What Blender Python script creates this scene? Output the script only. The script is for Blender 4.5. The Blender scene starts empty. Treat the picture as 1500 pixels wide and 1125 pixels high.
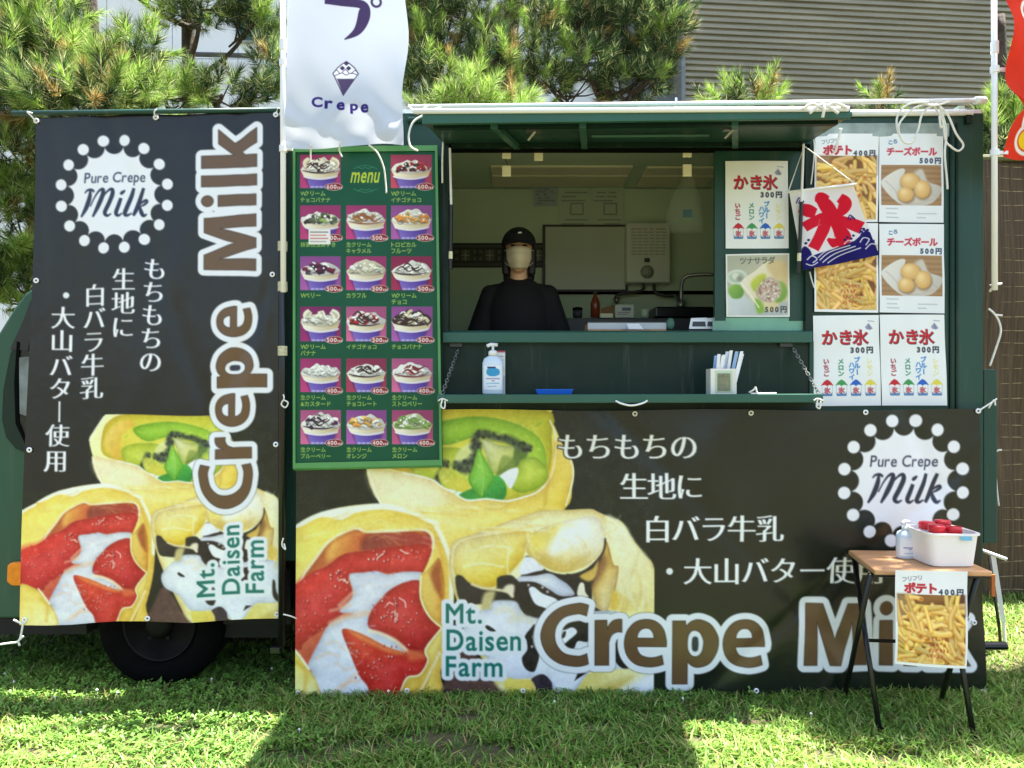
import bpy, bmesh, math, random
import numpy as np
from mathutils import Vector, Matrix
from mathutils import noise as mnoise

random.seed(7)
RNG = np.random.default_rng(11)
SC = bpy.context.scene
COL = SC.collection
PI = math.pi

# ------------------------------------------------------------------ camera, sky, sun, exposure
F, D, H, CX, HY = 1097.0, 3.55, 1.43, 750.0, 571.0       # focal length in photo pixels, distance to the truck's side, eye height
cam_d = bpy.data.cameras.new("camera")
cam = bpy.data.objects.new("camera", cam_d)
COL.objects.link(cam)
cam.location = (0, -D, H)
cam.rotation_euler = (math.radians(90), 0, 0)
cam_d.sensor_width = 36.0
cam_d.lens = 36.0 * F / 1500.0
cam_d.shift_y = 8.5 / 1500.0
cam_d.clip_end = 500
cam_d.clip_start = 0.05
SC.camera = cam

SUN_T = Vector((-0.258, -0.085, -1.0)).normalized()        # the way the sunlight travels
sun_el = math.asin(-SUN_T.z)
sun_az = math.atan2(-SUN_T.x, -SUN_T.y)
w = bpy.data.worlds.new("World")
SC.world = w
w.use_nodes = True
nt = w.node_tree
sky = nt.nodes.new("ShaderNodeTexSky")
sky.sky_type = 'NISHITA'
sky.sun_disc = False
sky.sun_elevation = sun_el
sky.sun_rotation = sun_az
sky.air_density = 1.3
sky.dust_density = 2.5
sky.ozone_density = 0.6
nt.links.new(sky.outputs[0], nt.nodes["Background"].inputs[0])
nt.nodes["Background"].inputs[1].default_value = 0.07
sl = bpy.data.lights.new("sun", 'SUN')
sl.energy = 5.0
sl.angle = math.radians(0.5)
sl.color = (1.0, 0.95, 0.86)
so = bpy.data.objects.new("sun", sl)
COL.objects.link(so)
so.location = (3, 1, 12)
so.rotation_euler = SUN_T.to_track_quat('-Z', 'Y').to_euler()
SC.view_settings.view_transform = 'Standard'
SC.view_settings.look = 'None'
SC.view_settings.gamma = 1
SC.view_settings.exposure = 2.33
SC.render.engine = 'CYCLES'
SC.cycles.use_denoising = True
SC.cycles.max_bounces = 8
SC.cycles.diffuse_bounces = 5
SC.cycles.transparent_max_bounces = 8
SC.cycles.sample_clamp_indirect = 8


# ------------------------------------------------------------------ helpers
def P(px, py, Y=0.0):
    """the world point at depth Y that was measured at (px, py) in the photograph"""
    s = (D + Y) / F
    return Vector(((px - CX) * s, Y, H - (py - HY) * s))


def PX(px, Y=0.0): return (px - CX) * (D + Y) / F
def PZ(py, Y=0.0): return H - (py - HY) * (D + Y) / F


def lin(c):
    c = np.asarray(c, dtype=np.float32) / 255.0
    return np.where(c <= 0.04045, c / 12.92, ((c + 0.055) / 1.055) ** 2.4)


def tag(o, label=None, cat=None, group=None, kind=None):
    if label: o["label"] = label
    if cat: o["category"] = cat
    if group: o["group"] = group
    if kind: o["kind"] = kind
    return o


def thing(name, label, cat, loc=(0, 0, 0), group=None):
    o = bpy.data.objects.new(name, None)
    o.empty_display_size = 0.1
    COL.objects.link(o)
    o.location = loc
    return tag(o, label, cat, group)


def link(name, me, mat, parent=None):
    o = bpy.data.objects.new(name, me)
    COL.objects.link(o)
    if mat is not None and not me.materials:
        me.materials.append(mat)
    if parent is not None:
        o.parent = parent
        if parent.type == 'EMPTY':
            o.matrix_parent_inverse = Matrix.Translation(-Vector(parent.location))
    return o


def obj(name, bm, mat, parent=None, smooth=False, bevel=0.0):
    me = bpy.data.meshes.new(name)
    bmesh.ops.recalc_face_normals(bm, faces=bm.faces[:])
    bm.to_mesh(me)
    bm.free()
    if smooth:
        for p in me.polygons: p.use_smooth = True
    o = link(name, me, mat, parent)
    if bevel:
        m = o.modifiers.new("bevel", 'BEVEL')
        m.width = bevel
        m.segments = 2
        m.limit_method = 'ANGLE'
    return o


def B(): return bmesh.new()


def box(bm, x0, x1, y0, y1, z0, z1):
    v = [bm.verts.new((x, y, z)) for z in (z0, z1) for y in (y0, y1) for x in (x0, x1)]
    for f in ((0, 1, 3, 2), (4, 5, 7, 6), (0, 1, 5, 4), (2, 3, 7, 6), (0, 2, 6, 4), (1, 3, 7, 5)):
        bm.faces.new([v[i] for i in f])


def boxp(bm, px0, px1, py0, py1, Y0, Y1):
    """box whose front face (depth Y0) covers a measured rectangle"""
    box(bm, PX(px0, Y0), PX(px1, Y0), Y0, Y1, PZ(py1, Y0), PZ(py0, Y0))


def hexa(bm, a, b):
    """solid between two quads a and b (4 points each)"""
    va = [bm.verts.new(p) for p in a]
    vb = [bm.verts.new(p) for p in b]
    bm.faces.new(va)
    bm.faces.new(vb[::-1])
    for i in range(4):
        bm.faces.new([va[i], va[(i + 1) % 4], vb[(i + 1) % 4], vb[i]])


def prism(bm, pts, y0, y1):
    """polygon in x,z extruded along y"""
    a = [bm.verts.new((p[0], y0, p[1])) for p in pts]
    b = [bm.verts.new((p[0], y1, p[1])) for p in pts]
    bm.faces.new(a)
    bm.faces.new(b[::-1])
    n = len(pts)
    for i in range(n):
        bm.faces.new([a[i], a[(i + 1) % n], b[(i + 1) % n], b[i]])


def tube(bm, pts, r, seg=8, r2=None):
    pts = [Vector(p) for p in pts]
    n = len(pts)
    rings = []
    ref = None
    for i, p in enumerate(pts):
        t = (pts[min(i + 1, n - 1)] - pts[max(i - 1, 0)])
        if t.length < 1e-9: t = Vector((0, 0, 1))
        t.normalize()
        if ref is None:
            ref = Vector((0, 0, 1)) if abs(t.z) < 0.9 else Vector((1, 0, 0))
        u = t.cross(ref)
        if u.length < 1e-4:
            u = t.cross(Vector((1, 0.3, 0.2)))
        u.normalize()
        v = u.cross(t)
        ref = v
        rr = r if r2 is None else r + (r2 - r) * i / max(1, n - 1)
        rings.append([bm.verts.new(p + u * (rr * math.cos(2 * PI * k / seg)) + v * (rr * math.sin(2 * PI * k / seg))) for k in range(seg)])
    for i in range(n - 1):
        for k in range(seg):
            bm.faces.new([rings[i][k], rings[i][(k + 1) % seg], rings[i + 1][(k + 1) % seg], rings[i + 1][k]])
    bm.faces.new(rings[0][::-1])
    bm.faces.new(rings[-1])


def lathe(bm, prof, c, seg=20, axis='z', sx=1.0, sy=1.0):
    """profile of (radius, height) about an axis through c"""
    c = Vector(c)
    rings = []
    for r, h in prof:
        ring = []
        for k in range(seg):
            a = 2 * PI * k / seg
            x, y = r * math.cos(a) * sx, r * math.sin(a) * sy
            ring.append(bm.verts.new(c + (Vector((x, y, h)) if axis == 'z' else Vector((x, h, y)))))
        rings.append(ring)
    for i in range(len(rings) - 1):
        for k in range(seg):
            bm.faces.new([rings[i][k], rings[i][(k + 1) % seg], rings[i + 1][(k + 1) % seg], rings[i + 1][k]])
    bm.faces.new(rings[0][::-1])
    bm.faces.new(rings[-1])


def ellipsoid(bm, c, r, seg=20, rings=12, rot=None):
    m = Matrix.Translation(Vector(c)) @ (rot.to_4x4() if rot else Matrix.Identity(4)) @ Matrix.Diagonal((r[0], r[1], r[2], 1))
    bmesh.ops.create_uvsphere(bm, u_segments=seg, v_segments=rings, radius=1, matrix=m)


def capsule(bm, a, b, ra, rb, n=10):
    a, b = Vector(a), Vector(b)
    for i in range(n + 1):
        t = i / n
        r = ra + (rb - ra) * t
        ellipsoid(bm, a.lerp(b, t), (r, r, r), 12, 8)


def smoothline(pts, n=6, closed=False):
    p = [np.asarray(q, dtype=float) for q in pts]
    out = []
    m = len(p)
    rng = range(m) if closed else range(m - 1)
    for i in rng:
        if closed:
            p0, p1, p2, p3 = p[(i - 1) % m], p[i], p[(i + 1) % m], p[(i + 2) % m]
        else:
            p0, p1, p2, p3 = p[max(i - 1, 0)], p[i], p[i + 1], p[min(i + 2, m - 1)]
        for k in range(n):
            t = k / n
            out.append(0.5 * (2 * p1 + (p2 - p0) * t + (2 * p0 - 5 * p1 + 4 * p2 - p3) * t * t + (3 * p1 - p0 - 3 * p2 + p3) * t ** 3))
    if not closed: out.append(p[-1])
    return out


def mesh_tris(name, V, T, mat, parent=None, cols=None, smooth=False):
    me = bpy.data.meshes.new(name)
    V = np.ascontiguousarray(V, dtype=np.float32)
    T = np.ascontiguousarray(T, dtype=np.int32)
    k = T.shape[1]
    me.vertices.add(len(V))
    me.vertices.foreach_set("co", V.ravel())
    me.loops.add(T.size)
    me.loops.foreach_set("vertex_index", T.ravel())
    me.polygons.add(len(T))
    me.polygons.foreach_set("loop_start", np.arange(0, T.size, k, dtype=np.int32))
    if smooth:
        me.polygons.foreach_set("use_smooth", np.ones(len(T), dtype=bool))
    if cols is not None:
        at = me.color_attributes.new("Col", 'FLOAT_COLOR', 'POINT')
        c4 = np.ones((len(V), 4), dtype=np.float32)
        c4[:, :3] = cols
        at.data.foreach_set("color", c4.ravel())
    me.update(calc_edges=True)
    me.validate()
    return link(name, me, mat, parent)


# ------------------------------------------------------------------ materials
def nodes(name):
    m = bpy.data.materials.new(name)
    m.use_nodes = True
    t = m.node_tree
    return m, t, t.nodes["Principled BSDF"]


def mat(name, c, rough=0.5, metal=0.0, var=0.12, scale=6.0, bump=0.0, bscale=60.0, spec=0.5, srgb=True):
    m, t, b = nodes(name)
    c = tuple(float(x) for x in (lin(c) if srgb else c))
    tc = t.nodes.new("ShaderNodeTexCoord")
    n = t.nodes.new("ShaderNodeTexNoise")
    n.inputs["Scale"].default_value = scale
    n.inputs["Detail"].default_value = 5
    t.links.new(tc.outputs["Object"], n.inputs["Vector"])
    r = t.nodes.new("ShaderNodeValToRGB")
    lo, hi = 1 - var, 1 + var
    r.color_ramp.elements[0].position = 0.3
    r.color_ramp.elements[1].position = 0.7
    r.color_ramp.elements[0].color = (*[min(1, x * lo) for x in c], 1)
    r.color_ramp.elements[1].color = (*[min(1, x * hi) for x in c], 1)
    t.links.new(n.outputs["Fac"], r.inputs["Fac"])
    t.links.new(r.outputs[0], b.inputs["Base Color"])
    b.inputs["Roughness"].default_value = rough
    b.inputs["Metallic"].default_value = metal
    b.inputs["Specular IOR Level"].default_value = spec
    if bump:
        n2 = t.nodes.new("ShaderNodeTexNoise")
        n2.inputs["Scale"].default_value = bscale
        n2.inputs["Detail"].default_value = 4
        t.links.new(tc.outputs["Object"], n2.inputs["Vector"])
        bp = t.nodes.new("ShaderNodeBump")
        bp.inputs["Strength"].default_value = bump
        bp.inputs["Distance"].default_value = 0.01
        t.links.new(n2.outputs["Fac"], bp.inputs["Height"])
        t.links.new(bp.outputs[0], b.inputs["Normal"])
    return m


def paint(name, c, rough, spec=.35):
    m = mat(name, c, rough, var=.09, scale=2.2, bump=.05, bscale=12, spec=spec)
    t = m.node_tree
    b = t.nodes["Principled BSDF"]
    src = b.inputs["Base Color"].links[0].from_socket
    tc = t.nodes.new("ShaderNodeTexCoord")
    mp = t.nodes.new("ShaderNodeMapping"); mp.inputs["Scale"].default_value = (26, 26, 1.6)
    n = t.nodes.new("ShaderNodeTexNoise"); n.inputs["Scale"].default_value = 1.0; n.inputs["Detail"].default_value = 8; n.inputs["Roughness"].default_value = .7
    t.links.new(tc.outputs["Object"], mp.inputs[0]); t.links.new(mp.outputs[0], n.inputs["Vector"])
    r = t.nodes.new("ShaderNodeValToRGB")
    r.color_ramp.elements[0].position = .56; r.color_ramp.elements[0].color = (0, 0, 0, 1)
    r.color_ramp.elements[1].position = .80; r.color_ramp.elements[1].color = (.55, .55, .55, 1)
    t.links.new(n.outputs["Fac"], r.inputs["Fac"])
    mx = t.nodes.new("ShaderNodeMix"); mx.data_type = 'RGBA'
    t.links.new(r.outputs[0], mx.inputs[0]); t.links.new(src, mx.inputs[6])
    mx.inputs[7].default_value = (.115, .125, .10, 1)
    t.links.new(mx.outputs[2], b.inputs["Base Color"])
    n2 = t.nodes.new("ShaderNodeTexNoise"); n2.inputs["Scale"].default_value = 9; n2.inputs["Detail"].default_value = 6
    t.links.new(tc.outputs["Object"], n2.inputs["Vector"])
    mr = t.nodes.new("ShaderNodeMapRange"); mr.inputs[3].default_value = rough * .6; mr.inputs[4].default_value = rough * 1.6
    t.links.new(n2.outputs["Fac"], mr.inputs[0]); t.links.new(mr.outputs[0], b.inputs["Roughness"])
    return m


def print_mat(name, rough=0.5, spec=0.4, bump=0.15, bscale=9.0, trans=0.0):
    m, t, b = nodes(name)
    a = t.nodes.new("ShaderNodeAttribute")
    a.attribute_name = "Col"
    t.links.new(a.outputs["Color"], b.inputs["Base Color"])
    b.inputs["Roughness"].default_value = rough
    b.inputs["Specular IOR Level"].default_value = spec
    tc = t.nodes.new("ShaderNodeTexCoord")
    n = t.nodes.new("ShaderNodeTexNoise")
    n.inputs["Scale"].default_value = bscale
    n.inputs["Detail"].default_value = 3
    t.links.new(tc.outputs["Object"], n.inputs["Vector"])
    bp = t.nodes.new("ShaderNodeBump")
    bp.inputs["Strength"].default_value = bump
    bp.inputs["Distance"].default_value = 0.02
    t.links.new(n.outputs["Fac"], bp.inputs["Height"])
    t.links.new(bp.outputs[0], b.inputs["Normal"])
    if trans:
        tr = t.nodes.new("ShaderNodeBsdfTranslucent")
        t.links.new(a.outputs["Color"], tr.inputs["Color"])
        mx = t.nodes.new("ShaderNodeMixShader")
        mx.inputs[0].default_value = trans
        t.links.new(b.outputs[0], mx.inputs[1])
        t.links.new(tr.outputs[0], mx.inputs[2])
        t.links.new(mx.outputs[0], t.nodes["Material Output"].inputs[0])
    return m


M = {}
M['green'] = None
M['green_dk'] = None
M['green_lt'] = None
M['cab'] = None
M['black'] = mat("black rubber", (8, 8, 9), 0.9, var=0.3, scale=20, spec=.08)
M['black_gl'] = mat("black paint", (18, 19, 21), 0.3, var=0.2, scale=10)
M['under'] = mat("underbody grime", (14, 14, 13), 0.8, var=0.3, scale=8)
M['rim'] = mat("dark steel rim", (12, 12, 13), 0.6, 0.1, var=0.3, scale=15, spec=.2)
M['white'] = mat("white plastic", (236, 238, 240), 0.4, var=0.03, scale=8)
M['rope'] = mat("white cord", (235, 234, 226), 0.8, var=0.08, scale=60, bump=0.4, bscale=300)
M['alu'] = mat("white coated aluminium", (240, 241, 243), 0.3, var=0.03, scale=6)
M['steel'] = mat("dull steel", (150, 150, 145), 0.35, 0.8, var=0.15, scale=20)
M['cream'] = mat("cream interior panel", (194, 214, 186), 0.6, var=0.05, scale=3)
M['cream_lt'] = mat("pale interior board", (228, 224, 190), 0.55, var=0.05, scale=5)
M['grey_in'] = mat("grey interior panel", (150, 158, 140), 0.6, var=0.08, scale=5)
M['wood'] = mat("light wood", (202, 152, 106), 0.45, var=0.15, scale=14)
M['blue'] = mat("blue plastic", (40, 110, 228), 0.35, var=0.05)
M['red'] = mat("red plastic", (206, 28, 44), 0.35, var=0.08)
M['orange'] = mat("amber lens", (238, 140, 24), 0.2, var=0.12, scale=40)
M['orange_pl'] = mat("orange plastic", (205, 110, 40), 0.5)
M['grey'] = mat("grey plastic", (120, 124, 122), 0.5)
M['dkgrey'] = mat("dark grey plastic", (62, 64, 66), 0.5)
M['frame'] = mat("light green frame", (84, 148, 84), 0.4, var=0.08, scale=8)
M['skin'] = mat("skin", (214, 168, 132), 0.5, var=0.05, scale=20)
M['hair'] = mat("black hair", (20, 17, 16), 0.5, var=0.3, scale=60, bump=0.3, bscale=200)
M['shirt'] = mat("black cotton", (9, 9, 11), 0.85, var=0.3, scale=9, bump=0.8, bscale=11)
M['cap'] = mat("black cap cloth", (9, 10, 13), 0.85, var=0.15, scale=30)
M['mask'] = mat("pale mask paper", (208, 194, 160), 0.8, var=0.04, scale=40)
M['eye'] = mat("dark iris", (24, 18, 16), 0.25)
M['bark'] = mat("pine bark", (64, 54, 46), 0.9, var=0.45, scale=22, bump=0.8, bscale=35)
M['flower'] = mat("white clover bloom", (238, 236, 228), 0.8)
M['green'] = paint("dark green truck paint", (34, 70, 60), .34)
M['green_dk'] = paint("dark green panel paint", (14, 40, 30), .42, .3)
M['green_lt'] = paint("grey green ledge paint", (50, 94, 80), .36)
M['cab'] = paint("grey green cab paint", (46, 84, 66), .3)
M['print'] = print_mat("printed paper", 0.45, 0.4, 0.05, 6)
M['vinyl'] = print_mat("printed vinyl banner", 0.27, 0.5, 0.16, 7)
M['cloth'] = print_mat("printed flag cloth", 0.8, 0.2, 0.12, 12, trans=0.22)
M['board'] = print_mat("printed menu panel", 0.35, 0.3, 0.02, 4)


def glass_mat(name, c, alpha=0.3, rough=0.05):
    m, t, b = nodes(name)
    b.inputs["Base Color"].default_value = (*[float(x) for x in lin(c)], 1)
    b.inputs["Roughness"].default_value = rough
    n = t.nodes.new("ShaderNodeTexNoise")
    n.inputs["Scale"].default_value = 4
    mr = t.nodes.new("ShaderNodeMapRange")
    mr.inputs[3].default_value = alpha * 0.85
    mr.inputs[4].default_value = min(1, alpha * 1.15)
    t.links.new(n.outputs["Fac"], mr.inputs[0])
    t.links.new(mr.outputs[0], b.inputs["Alpha"])
    return m


M['glass_dk'] = glass_mat("dark cab glass", (30, 36, 38), 0.75)
M['glass_gr'] = glass_mat("pale green window glass", (110, 165, 140), 0.35)
M['clear'] = glass_mat("clear plastic", (225, 232, 236), 0.6, 0.2)
M['bag'] = glass_mat("thin plastic bag", (150, 165, 140), 0.09, 0.35)


def foliage_mat(name, rough=0.5, trans=0.35):
    m, t, b = nodes(name)
    a = t.nodes.new("ShaderNodeAttribute")
    a.attribute_name = "Col"
    t.links.new(a.outputs["Color"], b.inputs["Base Color"])
    b.inputs["Roughness"].default_value = rough
    b.inputs["Specular IOR Level"].default_value = 0.35
    tr = t.nodes.new("ShaderNodeBsdfTranslucent")
    t.links.new(a.outputs["Color"], tr.inputs["Color"])
    mx = t.nodes.new("ShaderNodeMixShader")
    mx.inputs[0].default_value = trans
    t.links.new(b.outputs[0], mx.inputs[1])
    t.links.new(tr.outputs[0], mx.inputs[2])
    t.links.new(mx.outputs[0], t.nodes["Material Output"].inputs[0])
    return m


M['needle'] = foliage_mat("pine needles")
M['grassblade'] = foliage_mat("grass blades", 0.45, 0.4)

# ------------------------------------------------------------------ lettering outlines
_gl = {}


def glyph(ch):
    """closed outlines of one character, 1 unit = 1 em"""
    if ch in _gl: return _gl[ch]
    cu = bpy.data.curves.new("t", 'FONT')
    cu.body = ch
    o = bpy.data.objects.new("t", cu)
    COL.objects.link(o)
    dg = bpy.context.evaluated_depsgraph_get()
    oe = o.evaluated_get(dg)
    c2 = oe.to_curve(dg)
    cs = []
    for sp in c2.splines:
        bp = sp.bezier_points
        n = len(bp)
        pts = []
        for i in range(n):
            a, b = bp[i], bp[(i + 1) % n]
            p0, p1, p2, p3 = [np.array(x[:2]) for x in (a.co, a.handle_right, b.co, b.handle_left)]
            p2, p3 = p3, p2
            chord = np.linalg.norm(p3 - p0)
            straight = abs(np.cross(p1 - p0, p3 - p0)) + abs(np.cross(p2 - p0, p3 - p0)) < 1e-5
            k = 1 if straight else 4
            for j in range(k):
                t = j / k
                pts.append((1 - t) ** 3 * p0 + 3 * (1 - t) ** 2 * t * p1 + 3 * (1 - t) * t * t * p2 + t ** 3 * p3)
        if len(pts) > 2: cs.append(np.array(pts))
    oe.to_curve_clear()
    bpy.data.objects.remove(o)
    bpy.data.curves.remove(cu)
    _gl[ch] = cs
    return cs


def fatten(cs, ax, ay):
    """move an outline outwards, by different amounts across and along: bold strokes, or the thick and thin of a serif face"""
    area = sum(0.5 * np.sum(c[:, 0] * np.roll(c[:, 1], -1) - np.roll(c[:, 0], -1) * c[:, 1]) for c in cs)
    sg = 1 if area > 0 else -1
    out = []
    for c in cs:
        keep = np.linalg.norm(c - np.roll(c, 1, 0), axis=1) > 1e-5
        c = c[keep]
        if len(c) < 3: continue
        e = np.roll(c, -1, 0) - c
        e /= np.linalg.norm(e, axis=1)[:, None] + 1e-9
        n = np.stack([e[:, 1], -e[:, 0]], 1) * sg
        n0 = np.roll(n, 1, 0)
        b = n + n0
        d = np.maximum(1 + np.sum(n * n0, 1), 0.35)
        b = b / d[:, None]
        out.append(c + b * np.array([ax, ay]))
    return out


def bounds(cs):
    a = np.concatenate(cs)
    return a.min(0), a.max(0)


# ------------------------------------------------------------------ a small painter for what is printed on signs
class Canvas:
    def __init__(s, x0, y0, x1, y1, res=1.0, bg=(255, 255, 255)):
        s.x0, s.y0, s.x1, s.y1, s.res = x0, y0, x1, y1, res
        s.w, s.h = int(round((x1 - x0) * res)), int(round((y1 - y0) * res))
        s.img = np.empty((s.h, s.w, 3), dtype=np.float32)
        s.img[:] = bg

    def _win(s, lo, hi, pad):
        i0 = max(0, int((lo[0] - pad - s.x0) * s.res)); i1 = min(s.w, int((hi[0] + pad - s.x0) * s.res) + 2)
        j0 = max(0, int((lo[1] - pad - s.y0) * s.res)); j1 = min(s.h, int((hi[1] + pad - s.y0) * s.res) + 2)
        if i1 <= i0 or j1 <= j0: return None
        X = ((np.arange(i0, i1) + 0.5) / s.res + s.x0).astype(np.float32)[None, :]
        Y = ((np.arange(j0, j1) + 0.5) / s.res + s.y0).astype(np.float32)[:, None]
        return i0, i1, j0, j1, X, Y

    def _blend(s, wn, cov, col):
        i0, i1, j0, j1, X, Y = wn
        if len(col) == 4 and isinstance(col[0], (tuple, list)):       # gradient: colour a, colour b, point a, point b
            ca, cb, pa, pb = col
            dx, dy = pb[0] - pa[0], pb[1] - pa[1]
            t = np.clip(((X - pa[0]) * dx + (Y - pa[1]) * dy) / (dx * dx + dy * dy), 0, 1)[..., None]
            c = np.array(ca, np.float32) * (1 - t) + np.array(cb, np.float32) * t
        else:
            c = np.array(col, np.float32)
        a = cov[..., None]
        s.img[j0:j1, i0:i1] = s.img[j0:j1, i0:i1] * (1 - a) + c * a

    def _sdf(s, cs, wn, closed=True, fill=True):
        i0, i1, j0, j1, X, Y = wn
        sh = (j1 - j0, i1 - i0)
        d2 = np.full(sh, 1e9, np.float32)
        wind = np.zeros(sh, np.int16)
        for c in cs:
            n = len(c)
            for i in range(n if closed else n - 1):
                ax, ay = c[i]; bx, by = c[(i + 1) % n]
                ex, ey = bx - ax, by - ay
                l2 = ex * ex + ey * ey
                if l2 < 1e-12: continue
                t = np.clip(((X - ax) * ex + (Y - ay) * ey) / l2, 0, 1)
                dx = X - ax - t * ex; dy = Y - ay - t * ey
                np.minimum(d2, dx * dx + dy * dy, out=d2)
                if fill:
                    side = ex * (Y - ay) - ey * (X - ax)
                    if ay <= by:
                        wind += (((Y >= ay) & (Y < by)) & (side > 0)).astype(np.int16)
                    else:
                        wind -= (((Y >= by) & (Y < ay)) & (side < 0)).astype(np.int16)
        d = np.sqrt(d2)
        return np.where(wind != 0, d, -d) if fill else -d

    def fill(s, cs, col, grow=0.0, soft=0.7, alpha=1.0):
        cs = [np.asarray(c, float) for c in cs]
        lo, hi = bounds(cs)
        wn = s._win(lo, hi, grow + soft + 1)
        if wn is None: return
        sd = s._sdf(cs, wn) + grow
        s._blend(wn, np.clip(0.5 + sd / (2 * soft), 0, 1) * alpha, col)

    def poly(s, pts, col, smooth=True, soft=0.8, alpha=1.0):
        c = smoothline(pts, 4, True) if smooth else pts
        s.fill([np.array(c)], col, 0, soft, alpha)

    def rim(s, pts, w, k, smooth=True, tint=(1, 1, 1), cap=1.0):
        c = [np.array(smoothline(pts, 4, True) if smooth else pts, float)]
        lo, hi = bounds(c)
        wn = s._win(lo, hi, 1)
        if wn is None: return
        i0, i1, j0, j1, X, Y = wn
        d = s._sdf(c, wn)
        f = (np.clip(.5 + d / 1.4, 0, 1) * k * np.exp(-np.maximum(d, 0) / w))[..., None] * np.array(tint, np.float32)
        s.img[j0:j1, i0:i1] *= 1 - f
        g = (np.clip(.5 + d / 1.4, 0, 1) * np.clip((d - w) / (2.5 * w), 0, 1))[..., None]
        s.img[j0:j1, i0:i1] = s.img[j0:j1, i0:i1] + g * (255 - s.img[j0:j1, i0:i1]) * .10 * cap

    def line(s, pts, wd, col, soft=0.7, alpha=1.0, smooth=True):
        c = np.array(smoothline(pts, 4) if smooth and len(pts) > 2 else pts, float)
        lo, hi = c.min(0), c.max(0)
        wn = s._win(lo, hi, wd + soft + 1)
        if wn is None: return
        sd = s._sdf([c], wn, closed=False, fill=False) + wd / 2
        s._blend(wn, np.clip(0.5 + sd / (2 * soft), 0, 1) * alpha, col)

    def taper(s, pts, ws, col, soft=0.6):
        """a brush stroke whose width runs through ws"""
        c = smoothline([(*p, w_) for p, w_ in zip(pts, ws)], 6)
        up, dn = [], []
        for i, q in enumerate(c):
            a, b = c[max(0, i - 1)], c[min(len(c) - 1, i + 1)]
            t = np.array([b[0] - a[0], b[1] - a[1]]); t = t / (np.linalg.norm(t) + 1e-9)
            nrm = np.array([-t[1], t[0]]) * q[2] / 2
            up.append(q[:2] + nrm); dn.append(q[:2] - nrm)
        s.fill([np.array(up + dn[::-1])], col, 0, soft)

    def disc(s, x, y, r, col, soft=0.7, ry=None, alpha=1.0):
        ry = ry or r
        wn = s._win((x - r, y - ry), (x + r, y + ry), soft + 1)
        if wn is None: return
        X, Y = wn[4], wn[5]
        q = np.sqrt(((X - x) / r) ** 2 + ((Y - y) / ry) ** 2)
        s._blend(wn, np.clip(0.5 + (1 - q) * min(r, ry) / (2 * soft), 0, 1) * alpha, col)

    def rect(s, x0, y0, x1, y1, col):
        s.poly([(x0, y0), (x1, y0), (x1, y1), (x0, y1)], col, False, 0.5)

    def noise(s, amp, cell, x0=None, y0=None, x1=None, y1=None, seed=0, tint=(1, 1, 1)):
        r = np.random.default_rng(seed)
        gw, gh = int(s.w / s.res / cell) + 3, int(s.h / s.res / cell) + 3
        g = r.uniform(-1, 1, (gh, gw)).astype(np.float32)
        X = np.arange(s.w) / s.res / cell; Y = np.arange(s.h) / s.res / cell
        xi = X.astype(int); yi = Y.astype(int)
        fx = (X - xi)[None, :]; fy = (Y - yi)[:, None]
        fx = fx * fx * (3 - 2 * fx); fy = fy * fy * (3 - 2 * fy)
        v = (g[np.ix_(yi, xi)] * (1 - fx) + g[np.ix_(yi, xi + 1)] * fx) * (1 - fy) + (g[np.ix_(yi + 1, xi)] * (1 - fx) + g[np.ix_(yi + 1, xi + 1)] * fx) * fy
        a, b, c, d = 0, s.h, 0, s.w
        if x0 is not None:
            c, d = int((x0 - s.x0) * s.res), int((x1 - s.x0) * s.res)
            a, b = int((y0 - s.y0) * s.res), int((y1 - s.y0) * s.res)
        s.img[a:b, c:d] += (amp * v[a:b, c:d])[..., None] * np.array(tint, np.float32)

    def blur(s, n=1):
        for _ in range(n):
            p = np.pad(s.img, ((1, 1), (1, 1), (0, 0)), 'edge')
            s.img = (p[:-2, 1:-1] + p[2:, 1:-1] + p[1:-1, :-2] + p[1:-1, 2:] + 4 * p[1:-1, 1:-1]) / 8

    # lettering
    def char(s, ch, cx, cy, em, col, bold=0.0, minch=0.0, rot=0, border=0, bcol=None, shear=0.0, sx=1.0):
        cs = glyph(ch)
        if not cs: return
        if minch: cs = fatten(cs, minch + bold, bold - minch * 1.05)
        elif bold: cs = fatten(cs, bold, bold)
        out = []
        for c in cs:
            x = (c[:, 0] - 0.5) * em * sx; y = -(c[:, 1] - 0.38) * em
            x = x - y * shear
            if rot: x, y = -y, x
            out.append(np.stack([x + cx, y + cy], 1))
        if border: s.fill(out, bcol, border)
        s.fill(out, col, 0, 0.6)

    def fit(s, ch, x0, y0, x1, y1, rot=0, bold=0.0):
        """outline of one glyph stretched into a measured box; rot=1: the text climbs"""
        cs = glyph(ch)
        if bold: cs = fatten(cs, bold, bold)
        lo, hi = bounds(cs)
        out = []
        for c in cs:
            u = (c - lo) / (hi - lo)
            if rot: out.append(np.stack([x1 - u[:, 1] * (x1 - x0), y1 - u[:, 0] * (y1 - y0)], 1))
            else: out.append(np.stack([x0 + u[:, 0] * (x1 - x0), y1 - u[:, 1] * (y1 - y0)], 1))
        return out

    def text(s, st, x0, y0, x1, y1, col, bold=0.0, rot=0, shear=0.0, border=0, bcol=None, mono=False):
        """a run of letters set into a measured box"""
        cs, pen = [], 0.0
        for ch in st:
            if ch == ' ': pen += 0.28; continue
            g = glyph(ch)
            if bold: g = fatten(g, bold, bold)
            lo, hi = bounds(g)
            if mono or ord(ch) > 0x2000:
                off = pen; adv = 1.0 if ord(ch) > 0x2000 else 0.62
            else:
                off = pen - lo[0] + 0.05; adv = (hi[0] - lo[0]) + 0.1
            cs += [np.stack([c[:, 0] + off + c[:, 1] * shear, c[:, 1]], 1) for c in g]
            pen += adv
        if not cs: return
        lo, hi = bounds(cs)
        out = []
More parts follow.
